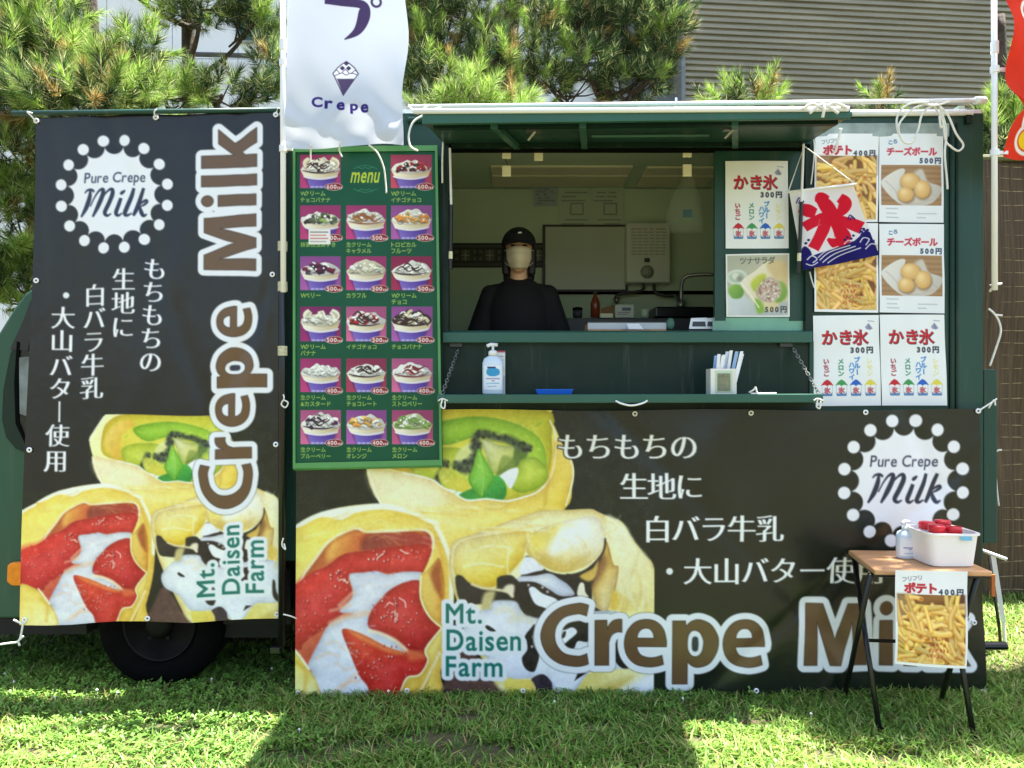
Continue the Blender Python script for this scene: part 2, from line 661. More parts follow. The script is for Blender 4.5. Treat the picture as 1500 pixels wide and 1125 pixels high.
        for c in cs:
            u = (c - lo) / (hi - lo)
            if rot: out.append(np.stack([x1 - u[:, 1] * (x1 - x0), y1 - u[:, 0] * (y1 - y0)], 1))
            else: out.append(np.stack([x0 + u[:, 0] * (x1 - x0), y1 - u[:, 1] * (y1 - y0)], 1))
        if border: s.fill(out, bcol, border)
        s.fill(out, col, 0, 0.55)

    def sample(s, X, Y):
        u = np.clip((X - s.x0) * s.res - 0.5, 0, s.w - 1.001); v = np.clip((Y - s.y0) * s.res - 0.5, 0, s.h - 1.001)
        i, j = u.astype(int), v.astype(int)
        fu, fv = (u - i)[..., None], (v - j)[..., None]
        I = s.img
        return (I[j, i] * (1 - fu) + I[j, np.minimum(i + 1, s.w - 1)] * fu) * (1 - fv) + (I[np.minimum(j + 1, s.h - 1), i] * (1 - fu) + I[np.minimum(j + 1, s.h - 1), np.minimum(i + 1, s.w - 1)] * fu) * fv


def sheet(name, cv, quad, depth, m, parent=None, res=1.0, unit=None, edge=None):
    """a printed sheet as one fine grid; quad = its corners TL, TR, BR, BL as measured, depth(u, v) = distance behind the truck's side.
    unit: the canvas is in its own units and is stretched over the quad; otherwise the canvas is in measured pixels."""
    q = [np.array(p, float) for p in quad]
    wpx = max(np.linalg.norm(q[1] - q[0]), np.linalg.norm(q[2] - q[3])); hpx = max(np.linalg.norm(q[3] - q[0]), np.linalg.norm(q[2] - q[1]))
    nx, ny = int(wpx * res) + 1, int(hpx * res) + 1
    u = np.linspace(0, 1, nx)[None, :].repeat(ny, 0); v = np.linspace(0, 1, ny)[:, None].repeat(nx, 1)
    X = (q[0][0] * (1 - u) + q[1][0] * u) * (1 - v) + (q[3][0] * (1 - u) + q[2][0] * u) * v
    Y = (q[0][1] * (1 - u) + q[1][1] * u) * (1 - v) + (q[3][1] * (1 - u) + q[2][1] * u) * v
    if unit: c = cv.sample(cv.x0 + u * (cv.x1 - cv.x0), cv.y0 + v * (cv.y1 - cv.y0))
    else: c = cv.sample(X, Y)
    if edge is not None:
        ex, ey = edge(u, v)
        X = X + ex; Y = Y + ey
    dep = depth(u, v) if callable(depth) else np.full_like(u, depth)
    base = dep.mean()
    s = (D + base) / F
    V = np.stack([(X - CX) * s, dep, H - (Y - HY) * s], -1).reshape(-1, 3)
    idx = np.arange(nx * ny).reshape(ny, nx)
    Q = np.stack([idx[:-1, :-1], idx[1:, :-1], idx[1:, 1:], idx[:-1, 1:]], -1).reshape(-1, 4)
    cl = lin(np.clip(c, 0, 255)).reshape(-1, 3)
    return mesh_tris(name, V, Q, m, parent, cl, smooth=True)


def Z(pts, ox, oy, sc): return [(ox + x / sc, oy + y / sc) for x, y in pts]


# ------------------------------------------------------------------ ground
def ground_mat():
    m, t, b = nodes("soil and turf")
    tc = t.nodes.new("ShaderNodeTexCoord")
    n = t.nodes.new("ShaderNodeTexNoise"); n.inputs["Scale"].default_value = 1.3; n.inputs["Detail"].default_value = 8
    n2 = t.nodes.new("ShaderNodeTexNoise"); n2.inputs["Scale"].default_value = 45; n2.inputs["Detail"].default_value = 6
    for q in (n, n2): t.links.new(tc.outputs["Object"], q.inputs["Vector"])
    r = t.nodes.new("ShaderNodeValToRGB")
    e = r.color_ramp.elements
    e[0].position = 0.38; e[0].color = (0.055, 0.075, 0.02, 1)
    e[1].position = 0.62; e[1].color = (0.13, 0.10, 0.06, 1)
    t.links.new(n.outputs["Fac"], r.inputs["Fac"])
    mx = t.nodes.new("ShaderNodeMix"); mx.data_type = 'RGBA'; mx.blend_type = 'MULTIPLY'; mx.inputs[0].default_value = 0.8
    r2 = t.nodes.new("ShaderNodeValToRGB")
    r2.color_ramp.elements[0].color = (0.45, 0.45, 0.45, 1); r2.color_ramp.elements[1].color = (1.3, 1.25, 1.2, 1)
    t.links.new(n2.outputs["Fac"], r2.inputs["Fac"])
    t.links.new(r.outputs[0], mx.inputs[6]); t.links.new(r2.outputs[0], mx.inputs[7])
    t.links.new(mx.outputs[2], b.inputs["Base Color"])
    b.inputs["Roughness"].default_value = 0.95
    bp = t.nodes.new("ShaderNodeBump"); bp.inputs["Strength"].default_value = 0.7; bp.inputs["Distance"].default_value = 0.02
    t.links.new(n2.outputs["Fac"], bp.inputs["Height"]); t.links.new(bp.outputs[0], b.inputs["Normal"])
    return m


bm = B()
bmesh.ops.create_grid(bm, x_segments=8, y_segments=8, size=150)
tag(obj("ground", bm, ground_mat()), kind='structure')

# ------------------------------------------------------------------ buildings behind
def siding_mat():
    m, t, b = nodes("painted ribbed siding")
    tc = t.nodes.new("ShaderNodeTexCoord")
    mp = t.nodes.new("ShaderNodeMapping"); mp.inputs["Scale"].default_value = (0.6, 0.6, 6)
    n = t.nodes.new("ShaderNodeTexNoise"); n.inputs["Scale"].default_value = 1.4; n.inputs["Detail"].default_value = 7
    t.links.new(tc.outputs["Object"], mp.inputs[0]); t.links.new(mp.outputs[0], n.inputs["Vector"])
    r = t.nodes.new("ShaderNodeValToRGB")
    r.color_ramp.elements[0].position = 0.3; r.color_ramp.elements[1].position = 0.7
    r.color_ramp.elements[0].color = (*[float(x) for x in lin((122, 119, 104))], 1); r.color_ramp.elements[1].color = (*[float(x) for x in lin((150, 146, 130))], 1)
    t.links.new(n.outputs["Fac"], r.inputs["Fac"]); t.links.new(r.outputs[0], b.inputs["Base Color"])
    b.inputs["Roughness"].default_value = 0.5
    return m


def grey_hall():
    Y = 9.0
    s = (D + Y) / F
    x0 = PX(1004, Y)
    rt = thing("ribbed_hall", "hall clad in brown grey horizontally ribbed metal siding, rising behind the truck's roof", "building", (x0, Y, 0))
    bm = B()
    p = 0.1045
    pts = []
    z = 0.0
    while z < 9.4:
        pts += [(0.045, z), (0.0, z + p * 0.05), (0.0, z + p * 0.55), (0.045, z + p * 0.80)]
        z += p
    L = 11.0
    sl_ = 0.095
    a = [bm.verts.new((x0, Y + d_, z_)) for d_, z_ in pts]
    b = [bm.verts.new((x0 + L, Y + d_ + L * sl_, z_)) for d_, z_ in pts]
    for i in range(len(pts) - 1):
        bm.faces.new([a[i], a[i + 1], b[i + 1], b[i]])
    obj("ribbed_wall", bm, siding_mat(), rt)
    bm = B(); box(bm, x0 - 0.07, x0 - 0.004, Y - 0.03, Y + 0.3, 0, 9.45)
    obj("corner_trim", bm, mat("grey trim", (116, 120, 122), 0.5), rt)
    bm = B(); box(bm, x0 - 0.95, x0 - 0.075, Y + 0.45, Y + 6, 0, 9.0)
    obj("side_bay", bm, mat("shaded blue grey", (108, 114, 120), 0.7, bump=0.2), rt)  # the hall's side, with its shadow tone put into the colour
    bm = B(); box(bm, x0 - 0.1, x0 + L, Y + 1.3, Y + 8, 9.45, 9.6)
    obj("roof", bm, M['dkgrey'], rt)


def white_house():
    Y = 10.2
    xr, xl = PX(955, Y), PX(-420, Y)
    rt = thing("white_building", "white panelled building seen through the pine branches", "building", (xl, Y, 0))
    wm = mat("white panel wall", (226, 230, 234), 0.6, var=0.04, scale=1.5, bump=0.03)
    bm = B()
    x = xl
    while x < xr - 0.1:                       # panels with open joints between them
        for z0, z1 in ((0, 2.4), (2.415, 4.9), (4.915, 6.05), (6.45, 7.5), (7.515, 9.5)):
            box(bm, x, min(x + 1.19, xr), Y, Y + 0.2, z0, z1)
        x += 1.205
    obj("wall", bm, wm, rt)
    bm = B(); box(bm, xl, xr, Y + 0.21, Y + 6, 0, 9.4); obj("core_wall", bm, M['dkgrey'], rt)
    bm = B(); box(bm, xl, xr, Y + 0.06, Y + 0.2, 6.06, 6.44); obj("dark_band", bm, M['black_gl'], rt)
    for px0, px1, py0, py1 in ((345, 412, 15, 62), (700, 760, 60, 105), (840, 880, 40, 75), (30, 90, 20, 60)):
        bm = B(); boxp(bm, px0, px1, py0, py1, Y - 0.05, Y - 0.004)
        wn = obj("window", bm, mat("grey window frame", (150, 156, 158), 0.4), rt)
        bm = B(); boxp(bm, px0 + 4, px1 - 4, py0 + 4, py1 - 4, Y - 0.06, Y - 0.052)
        obj("pane", bm, mat("teal window glass", (60, 88, 92), 0.1), wn)
    bm = B(); tube(bm, [P(60, 74, Y - 0.3), P(950, 96, Y - 0.3)], 0.045); obj("pipe", bm, M['dkgrey'], rt)
    bm = B(); box(bm, xl - 0.1, xr + 0.05, Y - 0.25, Y + 6, 9.52, 9.75); obj("roof", bm, M['grey'], rt)


grey_hall()
white_house()


# ------------------------------------------------------------------ woven screen fence
def fence_mat():
    m, t, b = nodes("brown woven screen")
    tc = t.nodes.new("ShaderNodeTexCoord")
    mp = t.nodes.new("ShaderNodeMapping"); mp.inputs["Scale"].default_value = (38, 38, 1.1)
    n = t.nodes.new("ShaderNodeTexNoise"); n.inputs["Scale"].default_value = 1.6; n.inputs["Detail"].default_value = 4
    t.links.new(tc.outputs["Object"], mp.inputs[0]); t.links.new(mp.outputs[0], n.inputs["Vector"])
    r = t.nodes.new("ShaderNodeValToRGB")
    r.color_ramp.elements[0].position = 0.32; r.color_ramp.elements[0].color = (*[float(x) for x in lin((68, 55, 39))], 1)
    r.color_ramp.elements[1].position = 0.72; r.color_ramp.elements[1].color = (*[float(x) for x in lin((100, 83, 60))], 1)
    t.links.new(n.outputs["Fac"], r.inputs["Fac"])
    t.links.new(r.outputs[0], b.inputs["Base Color"])
    b.inputs["Roughness"].default_value = 0.85
    bp = t.nodes.new("ShaderNodeBump"); bp.inputs["Strength"].default_value = 0.6; bp.inputs["Distance"].default_value = 0.01
    t.links.new(n.outputs["Fac"], bp.inputs["Height"]); t.links.new(bp.outputs[0], b.inputs["Normal"])
    return m


def fence():
    Y = 1.62
    s = (D + Y) / F
    xl, xr = 1.95, 5.6
    zb, zt = PZ(874, Y), PZ(236, Y)
    rt = thing("screen_fence", "tall brown woven screen fence with pale cross cords behind the truck's tail", "fence", (xl, Y, 0))
    nx, nz = 90, 90
    U, Vv = np.meshgrid(np.linspace(xl, xr, nx), np.linspace(zb, zt, nz))
    dep = Y + 0.03 * np.sin(U * 5 + Vv * 1.5) * np.sin(Vv * 2.1) + 0.02 * np.sin(U * 11 + 1)
    V = np.stack([U, dep, Vv], -1).reshape(-1, 3)
    idx = np.arange(nx * nz).reshape(nz, nx)
    Q = np.stack([idx[:-1, :-1], idx[:-1, 1:], idx[1:, 1:], idx[1:, :-1]], -1).reshape(-1, 4)
    o = mesh_tris("woven_panel", V, Q, fence_mat(), rt, smooth=True)
    sm = o.modifiers.new("thick", 'SOLIDIFY'); sm.thickness = 0.012; sm.offset = 1
    bm = B()
    k = 0
    z = zb + 0.06
    while z < zt:
        pts = [(x, Y - 0.008 + 0.03 * math.sin(x * 5 + z * 1.5) * math.sin(z * 2.1) + 0.02 * math.sin(x * 11 + 1), z + 0.012 * math.sin(x * 3 + k)) for x in np.linspace(xl, xr, 40)]
        tube(bm, pts, 0.0042, 5)
        z += 0.094; k += 1
    obj("cross_cords", bm, mat("pale jute", (158, 138, 104), 0.8, var=0.2, scale=30), rt)
    bm = B(); tube(bm, [(xl, Y - 0.01, zt), (xr, Y - 0.01, zt + 0.05)], 0.025, 8); obj("top_rail", bm, mat("olive rail", (92, 96, 62), 0.5), rt)
    for x in (2.05, 3.9, 5.55):
        bm = B(); tube(bm, [(x, Y + 0.07, 0), (x, Y + 0.07, zt + 0.06)], 0.03, 10); obj("post", bm, M['dkgrey'], rt)


fence()


# ------------------------------------------------------------------ pines
def needles(blobs, dens, nn, rng, light, nlen, bright=1.0, wid=0.0056):
    """needle tufts scattered through crown masses: returns vertices, triangles, colours and the tufts' feet"""
    C, R = [], []
    for px, py, Y, rx, ry in blobs:
        s = (D + Y) / F
        n = max(8, int(rx * ry * PI * dens * 1.75))
        d = rng.normal(size=(n, 3)); d /= np.linalg.norm(d, axis=1)[:, None]
        rad = rng.uniform(0.35, 1.0, n) ** 0.6
        lump = 0.8 + 0.35 * rng.random(n)
        c = np.array(P(px, py, Y)) + d * (rad * lump)[:, None] * np.array([rx * s, 0.75 * (rx + ry) / 2 * s, ry * s])
        C.append(c)
        o = d * np.array([1, 1, 0.8]); R.append(o)
    C = np.concatenate(C); R = np.concatenate(R)
    n = len(C)
    ax = R * 0.55 + np.array([0, 0, 0.75]) + rng.normal(size=(n, 3)) * 0.28
    ax /= np.linalg.norm(ax, axis=1)[:, None]
    L = rng.uniform(0.10, 0.22, n)
    nn = int(nn * 1.7)
    t = rng.random((n, nn))
    tmp = rng.normal(size=(n, nn, 3))
    side = tmp - (tmp * ax[:, None]).sum(-1, keepdims=True) * ax[:, None]
    side /= np.linalg.norm(side, axis=-1, keepdims=True) + 1e-9
    ang = np.radians(66 - 48 * t + rng.normal(size=t.shape) * 8)
    dirn = ax[:, None] * np.cos(ang)[..., None] + side * np.sin(ang)[..., None]
    base = C[:, None] + ax[:, None] * (t * L[:, None])[..., None]
    nl = nlen * rng.uniform(0.7, 1.15, (n, nn))
    tip = base + dirn * nl[..., None] + np.array([0, 0, -0.012]) * rng.random((n, nn, 1))
    wv = np.cross(dirn, rng.normal(size=(n, nn, 3))); wv /= np.linalg.norm(wv, axis=-1, keepdims=True) + 1e-9
    a = base + wv * wid * 0.5; b = base - wv * wid * 0.5
    V = np.stack([a, b, tip], 2).reshape(-1, 3)
    T = np.arange(len(V)).reshape(-1, 3)
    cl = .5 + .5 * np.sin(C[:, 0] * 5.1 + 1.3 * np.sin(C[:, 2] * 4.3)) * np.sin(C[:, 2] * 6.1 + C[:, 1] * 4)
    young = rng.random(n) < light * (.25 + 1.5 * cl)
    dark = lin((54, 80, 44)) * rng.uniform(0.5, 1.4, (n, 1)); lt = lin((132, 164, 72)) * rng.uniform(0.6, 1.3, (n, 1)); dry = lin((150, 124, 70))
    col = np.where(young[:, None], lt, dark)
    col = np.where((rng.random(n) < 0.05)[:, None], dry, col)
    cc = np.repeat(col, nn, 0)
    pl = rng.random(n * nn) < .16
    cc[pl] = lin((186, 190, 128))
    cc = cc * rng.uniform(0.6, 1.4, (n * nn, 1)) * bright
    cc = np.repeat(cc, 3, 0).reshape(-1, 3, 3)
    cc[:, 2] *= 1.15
    return V, T, np.clip(cc.reshape(-1, 3), 0, 0.6), C


def pine(label, base_px, Yb, top_py, tr, blobs, dens=0.006, nn=64, light=0.45, seed=1, nlen=0.13, lean=0.0, cat="tree", trunk_r2=0.5):
    rng = np.random.default_rng(seed)
    bx = PX(base_px, Yb)
    rt = thing("pine_tree", label, cat, (bx, Yb, 0), "pines growing behind the truck")
    V, T, c, C = needles(blobs, dens, nn, rng, light, nlen)
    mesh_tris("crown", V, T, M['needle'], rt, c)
    zt = PZ(top_py, Yb)
    pts = []
    for i in range(9):
        t = i / 8
        pts.append((bx + lean * t + 0.04 * math.sin(t * 7 + seed), Yb + 0.05 * math.sin(t * 5 + seed * 2), zt * t))
    bm = B(); tube(bm, smoothline(pts, 4), tr, 10, tr * trunk_r2)
    tk = obj("trunk", bm, M['bark'], rt, smooth=True)
    for bi, (px, py, Y, rx, ry) in enumerate(blobs):
        c0 = P(px, py, Y)
        zc = max(0.3, min(zt * 0.97, c0.z - 0.25 - abs(c0.x - bx) * 0.25))
        st = Vector((bx + lean * zc / zt, Yb, zc))
        md = st.lerp(c0, 0.55) + Vector((0, 0, -0.08))
        bm = B()
        tube(bm, smoothline([st, md, c0], 6), tr * 0.32, 7, 0.012)
        near = C[np.argsort(np.linalg.norm(C - np.array(c0), axis=1))[:max(6, len(C) // len(blobs))]]
        for f in near[::9]:
            q = st.lerp(c0, random.uniform(0.55, 1.0)) * 1.0
            mid = (q + Vector(f)) / 2 + Vector((0, 0, -0.03))
            tube(bm, [q, mid, f], 0.011, 5, 0.006)
        obj("limb", bm, M['bark'], tk, smooth=True)
    return rt


pine("bushy bright green pine crowding over the truck's cab", 134, 2.95, -90, 0.11,
     [(50, 105, 2.6, 105, 70), (66, 40, 2.7, 52, 55), (-30, 70, 2.9, 70, 110), (15, 240, 2.9, 60, 80), (18, 345, 2.9, 55, 95), (160, 118, 2.5, 62, 34), (205, 78, 2.6, 34, 24), (120, 150, 2.3, 130, 30), (-20, -30, 2.8, 90, 60), (60, -60, 2.9, 60, 45), (5, 420, 3.0, 70, 45)], 0.0052, 70, 0.5, 3)
pine("pine with a bare dark trunk standing behind the black banner's top edge", 274, 4.2, -160, 0.105,
     [(296, 14, 3.8, 78, 30), (372, 36, 3.9, 42, 30), (325, 138, 3.5, 80, 22), (395, 112, 3.6, 24, 40), (240, 142, 3.4, 62, 20), (165, -40, 3.9, 60, 24), (350, -40, 3.9, 90, 30)], 0.0062, 64, 0.45, 5, lean=0.03)
pine("dense pine just beside the white crepe flag", 640, 4.4, -220, 0.10,
     [(630, 55, 4.2, 55, 60), (700, 20, 4.3, 60, 36), (640, 118, 4.0, 65, 36), (720, 95, 4.2, 45, 45), (600, 0, 4.4, 60, 50), (680, -60, 4.4, 110, 45), (560, 60, 4.5, 70, 80), (775, 60, 4.6, 50, 60), (740, 140, 4.4, 50, 26)], 0.0062, 64, 0.32, 8)
pine("dark spreading pine overlapping the ribbed hall's corner", 890, 5.0, -260, 0.13,
     [(840, 35, 4.9, 62, 40), (935, 50, 5.0, 62, 62), (860, 100, 4.7, 55, 32), (960, 90, 4.9, 42, 52), (790, -10, 5.0, 70, 40), (890, 5, 5.1, 100, 40), (930, 128, 4.8, 55, 26), (800, 122, 4.6, 45, 24), (985, 30, 5.0, 26, 40), (900, -90, 5.2, 150, 60)], 0.0068, 60, 0.2, 13)
pine("low sapling pine with fresh yellow shoots above the awning", 680, 3.0, 175, 0.05,
     [(690, 152, 2.9, 52, 26), (640, 165, 3.0, 42, 18), (740, 165, 3.0, 30, 18), (690, 260, 3.0, 110, 90)], 0.0062, 64, 0.85, 17, 0.12)
pine("small pine top poking above the roof before the ribbed hall", 1085, 3.0, 165, 0.045,
     [(1060, 152, 2.9, 30, 16), (1110, 147, 2.9, 32, 16), (1090, 250, 3.0, 95, 85)], 0.0062, 64, 0.7, 19, 0.11)
pine("tiny pine tip beside the rope loops above the roof", 1292, 2.9, 170, 0.035,
     [(1292, 150, 2.9, 12, 10), (1292, 250, 3.0, 70, 85)], 0.0062, 60, 0.6, 21, 0.10)
pine("pine beyond the woven fence behind the red flag", 1475, 2.9, 20, 0.08,
     [(1462, 215, 2.5, 32, 40), (1490, 170, 2.7, 50, 40), (1445, 290, 2.6, 26, 70), (1540, 200, 2.9, 60, 80), (1452, 400, 2.7, 30, 60), (1600, 80, 3.2, 80, 90)], 0.0058, 64, 0.5, 23)
rt_ = pine("tall pine standing past the truck's tail, its shade falling on the turf there", 1640, 0.35, -900, 0.13,
     [(1880, -700, 0.3, 190, 150), (1780, -1000, 0.4, 200, 150), (1960, -900, 0.2, 150, 200)], 0.0011, 60, 0.4, 29)  # out of view, put in so that its crown blocks the sun here
# ------------------------------------------------------------------ the food truck
XL, XR, ZR = PX(416), PX(1440), PZ(166)
truck = thing("food_truck", "dark green food truck with its serving hatch propped open", "food truck", (0.4, 0.75, 0))
OX0, OX1, OZ0, OZ1 = PX(655), PX(1187), PZ(487), PZ(211)


def build_truck():
    YB = 1.70
    ZC = 2.80
    # serving side: four plates round the opening
    bm = B()
    box(bm, XL, OX0, 0, 0.04, 0.62, ZR)
    box(bm, OX1, XR, 0, 0.04, 0.62, ZR)
    box(bm, OX0, OX1, 0, 0.04, OZ1, ZR)
    box(bm, OX0, OX1, 0, 0.04, 0.62, OZ0)
    obj("serving_wall", bm, M['green'], truck)
    bm = B(); box(bm, XL, XL + 0.04, 0.0405, YB, 0.62, ZR); obj("front_wall", bm, M['green'], truck)
    bm = B(); box(bm, XR - 0.04, XR, 0.0405, YB, 0.62, ZR); obj("tail_wall", bm, M['green'], truck)
    bm = B(); box(bm, XL + 0.0405, XR - 0.0405, YB - 0.04, YB, 0.62, ZR); obj("back_wall", bm, M['green'], truck)
    bm = B(); box(bm, XL - 0.01, XR + 0.01, 0.03, 0.37, ZR + 0.002, ZR + 0.03); box(bm, XL, XR, 0.371, YB, ZC + 0.045, ZC + 0.062)
    for a in ((XL, XL + .03, .371, YB), (XR - .03, XR, .371, YB), (XL + .031, XR - .031, YB - .03, YB), (XL + .031, XR - .031, .371, .39)): box(bm, *a, ZR + .002, ZC + .0445)
    obj("roof", bm, M['alu'], truck)
    # lining
    bm = B(); box(bm, XL + 0.05, XR - 0.05, YB - 0.15, YB - 0.05, 0.76, ZC); obj("lining_panel", bm, M['cream'], truck)
    bm = B(); box(bm, XL + 0.05, XL + 0.08, 0.06, YB - 0.155, 0.76, ZC); obj("lining_panel", bm, M['cream'], truck)
    bm = B(); box(bm, XR - 0.08, XR - 0.05, 0.06, YB - 0.155, 0.76, ZC); obj("lining_panel", bm, M['cream'], truck)
    bm = B(); box(bm, XL + 0.085, XR - 0.085, 0.395, YB - 0.155, ZC + .004, ZC + .03); box(bm, XL + 0.085, XR - 0.085, 0.06, 0.394, ZR - .03, ZR - .01); obj("ceiling_lining", bm, M['cream'], truck)
    bm = B(); box(bm, XL + 0.085, XR - 0.085, 0.06, YB - 0.155, 0.7, 0.76); obj("floor", bm, M['grey'], truck)
    # boards along the top of the back lining
    for x0, x1, y0, y1 in ((720, 921, 1.02, 1.19), (720, 921, 1.22, 1.46), (941, 1048, 1.04, 1.19), (941, 1048, 1.22, 1.46)):
        bm = B(); box(bm, PX(x0, 1.2), PX(x1, 1.2), y0, y1, ZC - .012, ZC + .002)
        obj("ceiling_board", bm, M['cream_lt'], truck, bevel=0.003)
    # ledge under the opening, hatch seal, left jamb
    bm = B()
    hexa(bm, [P(648, 487, -0.05), P(1190, 486, -0.05), P(1190, 502, -0.05), P(648, 502, -0.05)],
         [Vector((PX(650), -0.002, PZ(484))), Vector((PX(1189), -0.002, PZ(484))), Vector((PX(1189), -0.002, PZ(500))), Vector((PX(650), -0.002, PZ(500)))])
    obj("ledge", bm, M['green_lt'], truck, bevel=0.004)
    bm = B(); boxp(bm, 657, 1186, 211, 219, -0.012, 0.04); obj("hatch_seal", bm, M['black'], truck)
    bm = B(); boxp(bm, 648, 657, 212, 487, -0.02, 0.05); obj("window_jamb", bm, M['green_dk'], truck)
    bm = B(); boxp(bm, 1180, 1190, 214, 486, -0.012, -0.001); obj("window_jamb", bm, M['green_dk'], truck)
    # apron panel behind the shelf and its frame
    bm = B(); boxp(bm, 650, 1186, 505, 578, -0.012, -0.002); obj("apron_panel", bm, M['green_dk'], truck)
    bm = B(); boxp(bm, 1186, 1192, 500, 596, -0.02, -0.002); obj("apron_frame", bm, M['green'], truck)
    # counter inside
    bm = B(); box(bm, OX0 - 0.2, OX1 + 0.25, 0.045, 0.30, OZ0 - 0.05, OZ0 - 0.004); obj("counter", bm, M['steel'], truck, bevel=0.004)
    # sliding sash on the tail side of the opening
    ws = []
    bm = B()
    for a in ((1047, 1063, 219, 470), (1156, 1186, 219, 470), (1063, 1156, 219, 236), (1063, 1156, 362, 373)):
        boxp(bm, *a, 0.012, 0.036)
    fr = obj("sliding_window", bm, M['green'], truck)
    bm = B(); boxp(bm, 1046, 1176, 465, 485, 0.014, 0.03); obj("bottom_edge", bm, mat("pale green pane reflection", (120, 176, 150), 0.3), fr)  # bottom strip of the pane, its reflection put into the pale colour
    bm = B(); boxp(bm, 1063, 1156, 236, 465, 0.02, 0.026); obj("pane", bm, M['glass_gr'], fr)
    bm = B(); boxp(bm, 1044, 1068, 470, 484, 0.004, 0.0135); obj("sash_lock", bm, mat("green latch", (110, 160, 140), 0.3), fr)
    # awning: a shallow tray hinged over the opening
    A0, A1 = P(652, 212, -0.013), P(1182, 210, -0.013)
    B0, B1 = P(620, 179, -0.56), P(1243, 172, -0.56)
    up = Vector((0, 0, 0.03))
    bm = B(); hexa(bm, [A0, A1, B1, B0], [A0 + up, A1 + up, B1 + up, B0 + up])
    aw = obj("awning", bm, M['green'], truck)
    bm = B()
    C0, C1 = P(620, 166, -0.565), P(1243, 162, -0.565)
    hexa(bm, [P(619, 184, -0.565), P(1243, 176, -0.565), C1, C0], [P(619, 184, -0.565) + Vector((0, -0.02, 0)), P(1243, 176, -0.565) + Vector((0, -0.02, 0)), C1 + Vector((0, -0.02, 0)), C0 + Vector((0, -0.02, 0))])
    obj("front_lip", bm, M['green_lt'], aw, bevel=0.003)
    bm = B(); tube(bm, [P(606, 163, -0.59), P(1243, 159.5, -0.59)], 0.0105, 12); obj("edge_rail", bm, M['alu'], aw, smooth=True)

    def under(u, v, dz=-0.004):
        a = A0.lerp(A1, u); b = B0.lerp(B1, u)
        return a.lerp(b, v) + Vector((0, 0, dz))
    for u0, u1 in ((0.2, 0.165), (0.385, 0.375), (0.80, 0.735)):
        bm = B()
        a, b = under(u0, 0.03), under(u1, 0.97)
        dx = Vector((0.014, 0, 0)); dz = Vector((0, 0, -0.022))
        hexa(bm, [a - dx, a + dx, b + dx, b - dx], [a - dx + dz, a + dx + dz, b + dx + dz, b - dx + dz])
        obj("awning_rib", bm, M['green_lt'], aw)
    bm = B(); tube(bm, [under(0.40, 0.5, -0.012), under(0.70, 0.5, -0.012)], 0.008, 6); obj("awning_bar", bm, M['green_lt'], aw)
    for a, b in ((under(0.02, 0.06), under(0.98, 0.06)), (under(0.02, 0.93), under(0.98, 0.93))):
        bm = B(); dy = Vector((0, 0.012, 0)); dz = Vector((0, 0, -0.018))
        hexa(bm, [a - dy, b - dy, b + dy, a + dy], [a - dy + dz, b - dy + dz, b + dy + dz, a + dy + dz])
        obj("awning_beam", bm, M['green_dk'], aw)
    for u in (0.255, 0.735):
        bm = B(); c = under(u, 0.8)
        box(bm, c.x - 0.03, c.x + 0.03, c.y - 0.012, c.y + 0.012, c.z - 0.022, c.z)
        tube(bm, [c + Vector((0.01, -0.01, -0.02)), c + Vector((-0.02, 0.01, -0.05))], 0.006)
        obj("latch", bm, M['steel'], aw)
    bm = B(); tube(bm, [P(900, 208, -0.03), P(1176, 208, -0.035)], 0.0035, 6); obj("awning_wire", bm, M['white'], aw)
    # hatch stays: a bright rod sliding in a black cylinder
    for pts in (((1177, 211), (1174, 296), (1170, 400)), ((659, 217), (661, 300), (660, 395))):
        a, b, c = P(*pts[0], -0.075), P(*pts[1], -0.07), P(*pts[2], -0.055)
        bm = B(); tube(bm, [b, c], 0.009, 10); cy = obj("stay_cylinder", bm, M['black_gl'], truck)
        bm = B(); tube(bm, [a, b], 0.0058, 8); obj("stay_rod", bm, M['white'], cy)
        e = b.lerp(c, 0.72)
        bm = B(); tube(bm, [e, e.lerp(c, 0.4)], 0.0095, 10); obj("label_band", bm, M['cream_lt'], cy)
    # fold-down shelf with its chains
    bm = B()
    S0, S1, S2, S3 = P(640, 578, -0.27), P(1206, 577, -0.27), Vector((PX(1189), -0.022, PZ(577, -0.27))), Vector((PX(648), -0.022, PZ(578, -0.27)))
    dn = Vector((0, 0, -0.038))
    hexa(bm, [S0, S1, S2, S3], [S0 + dn, S1 + dn, S2 + dn, S3 + dn])
    sh = obj("fold_down_shelf", bm, M['green_lt'], truck, bevel=0.004)
    bm = B(); tube(bm, smoothline([P(902, 587, -0.275), P(910, 591, -0.29), P(925, 594, -0.295), P(940, 591, -0.29), P(948, 587, -0.275)], 4), 0.0045, 8); obj("pull_handle", bm, M['white'], sh, smooth=True)

    def chain(a, b):
        bm = B()
        n = int((b - a).length / 0.019)
        for i in range(n):
            c = a.lerp(b, (i + 0.5) / n)
            t = (b - a).normalized()
            s_ = t.cross(Vector((0, 1, 0))).normalized() if i % 2 else Vector((0, 1, 0))
            ring = [c + t * (0.0135 * math.cos(q)) + s_ * (0.007 * math.sin(q)) for q in np.linspace(0, 2 * PI, 11)]
            tube(bm, ring, 0.0026, 5)
        return obj("chain", bm, M['steel'], sh)
    chain(P(1160, 507, -0.02), P(1200, 577, -0.24))
    chain(P(672, 510, -0.02), P(648, 577, -0.24))
    for x in (1152, 668):
        bm = B(); boxp(bm, x - 9, x + 9, 503, 508, -0.03, -0.004); obj("chain_bracket", bm, M['dkgrey'], truck)
    bm = B(); boxp(bm, 646, 1196, 590, 602, -0.03, -0.003); obj("skirt_rail", bm, M['green_dk'], truck)
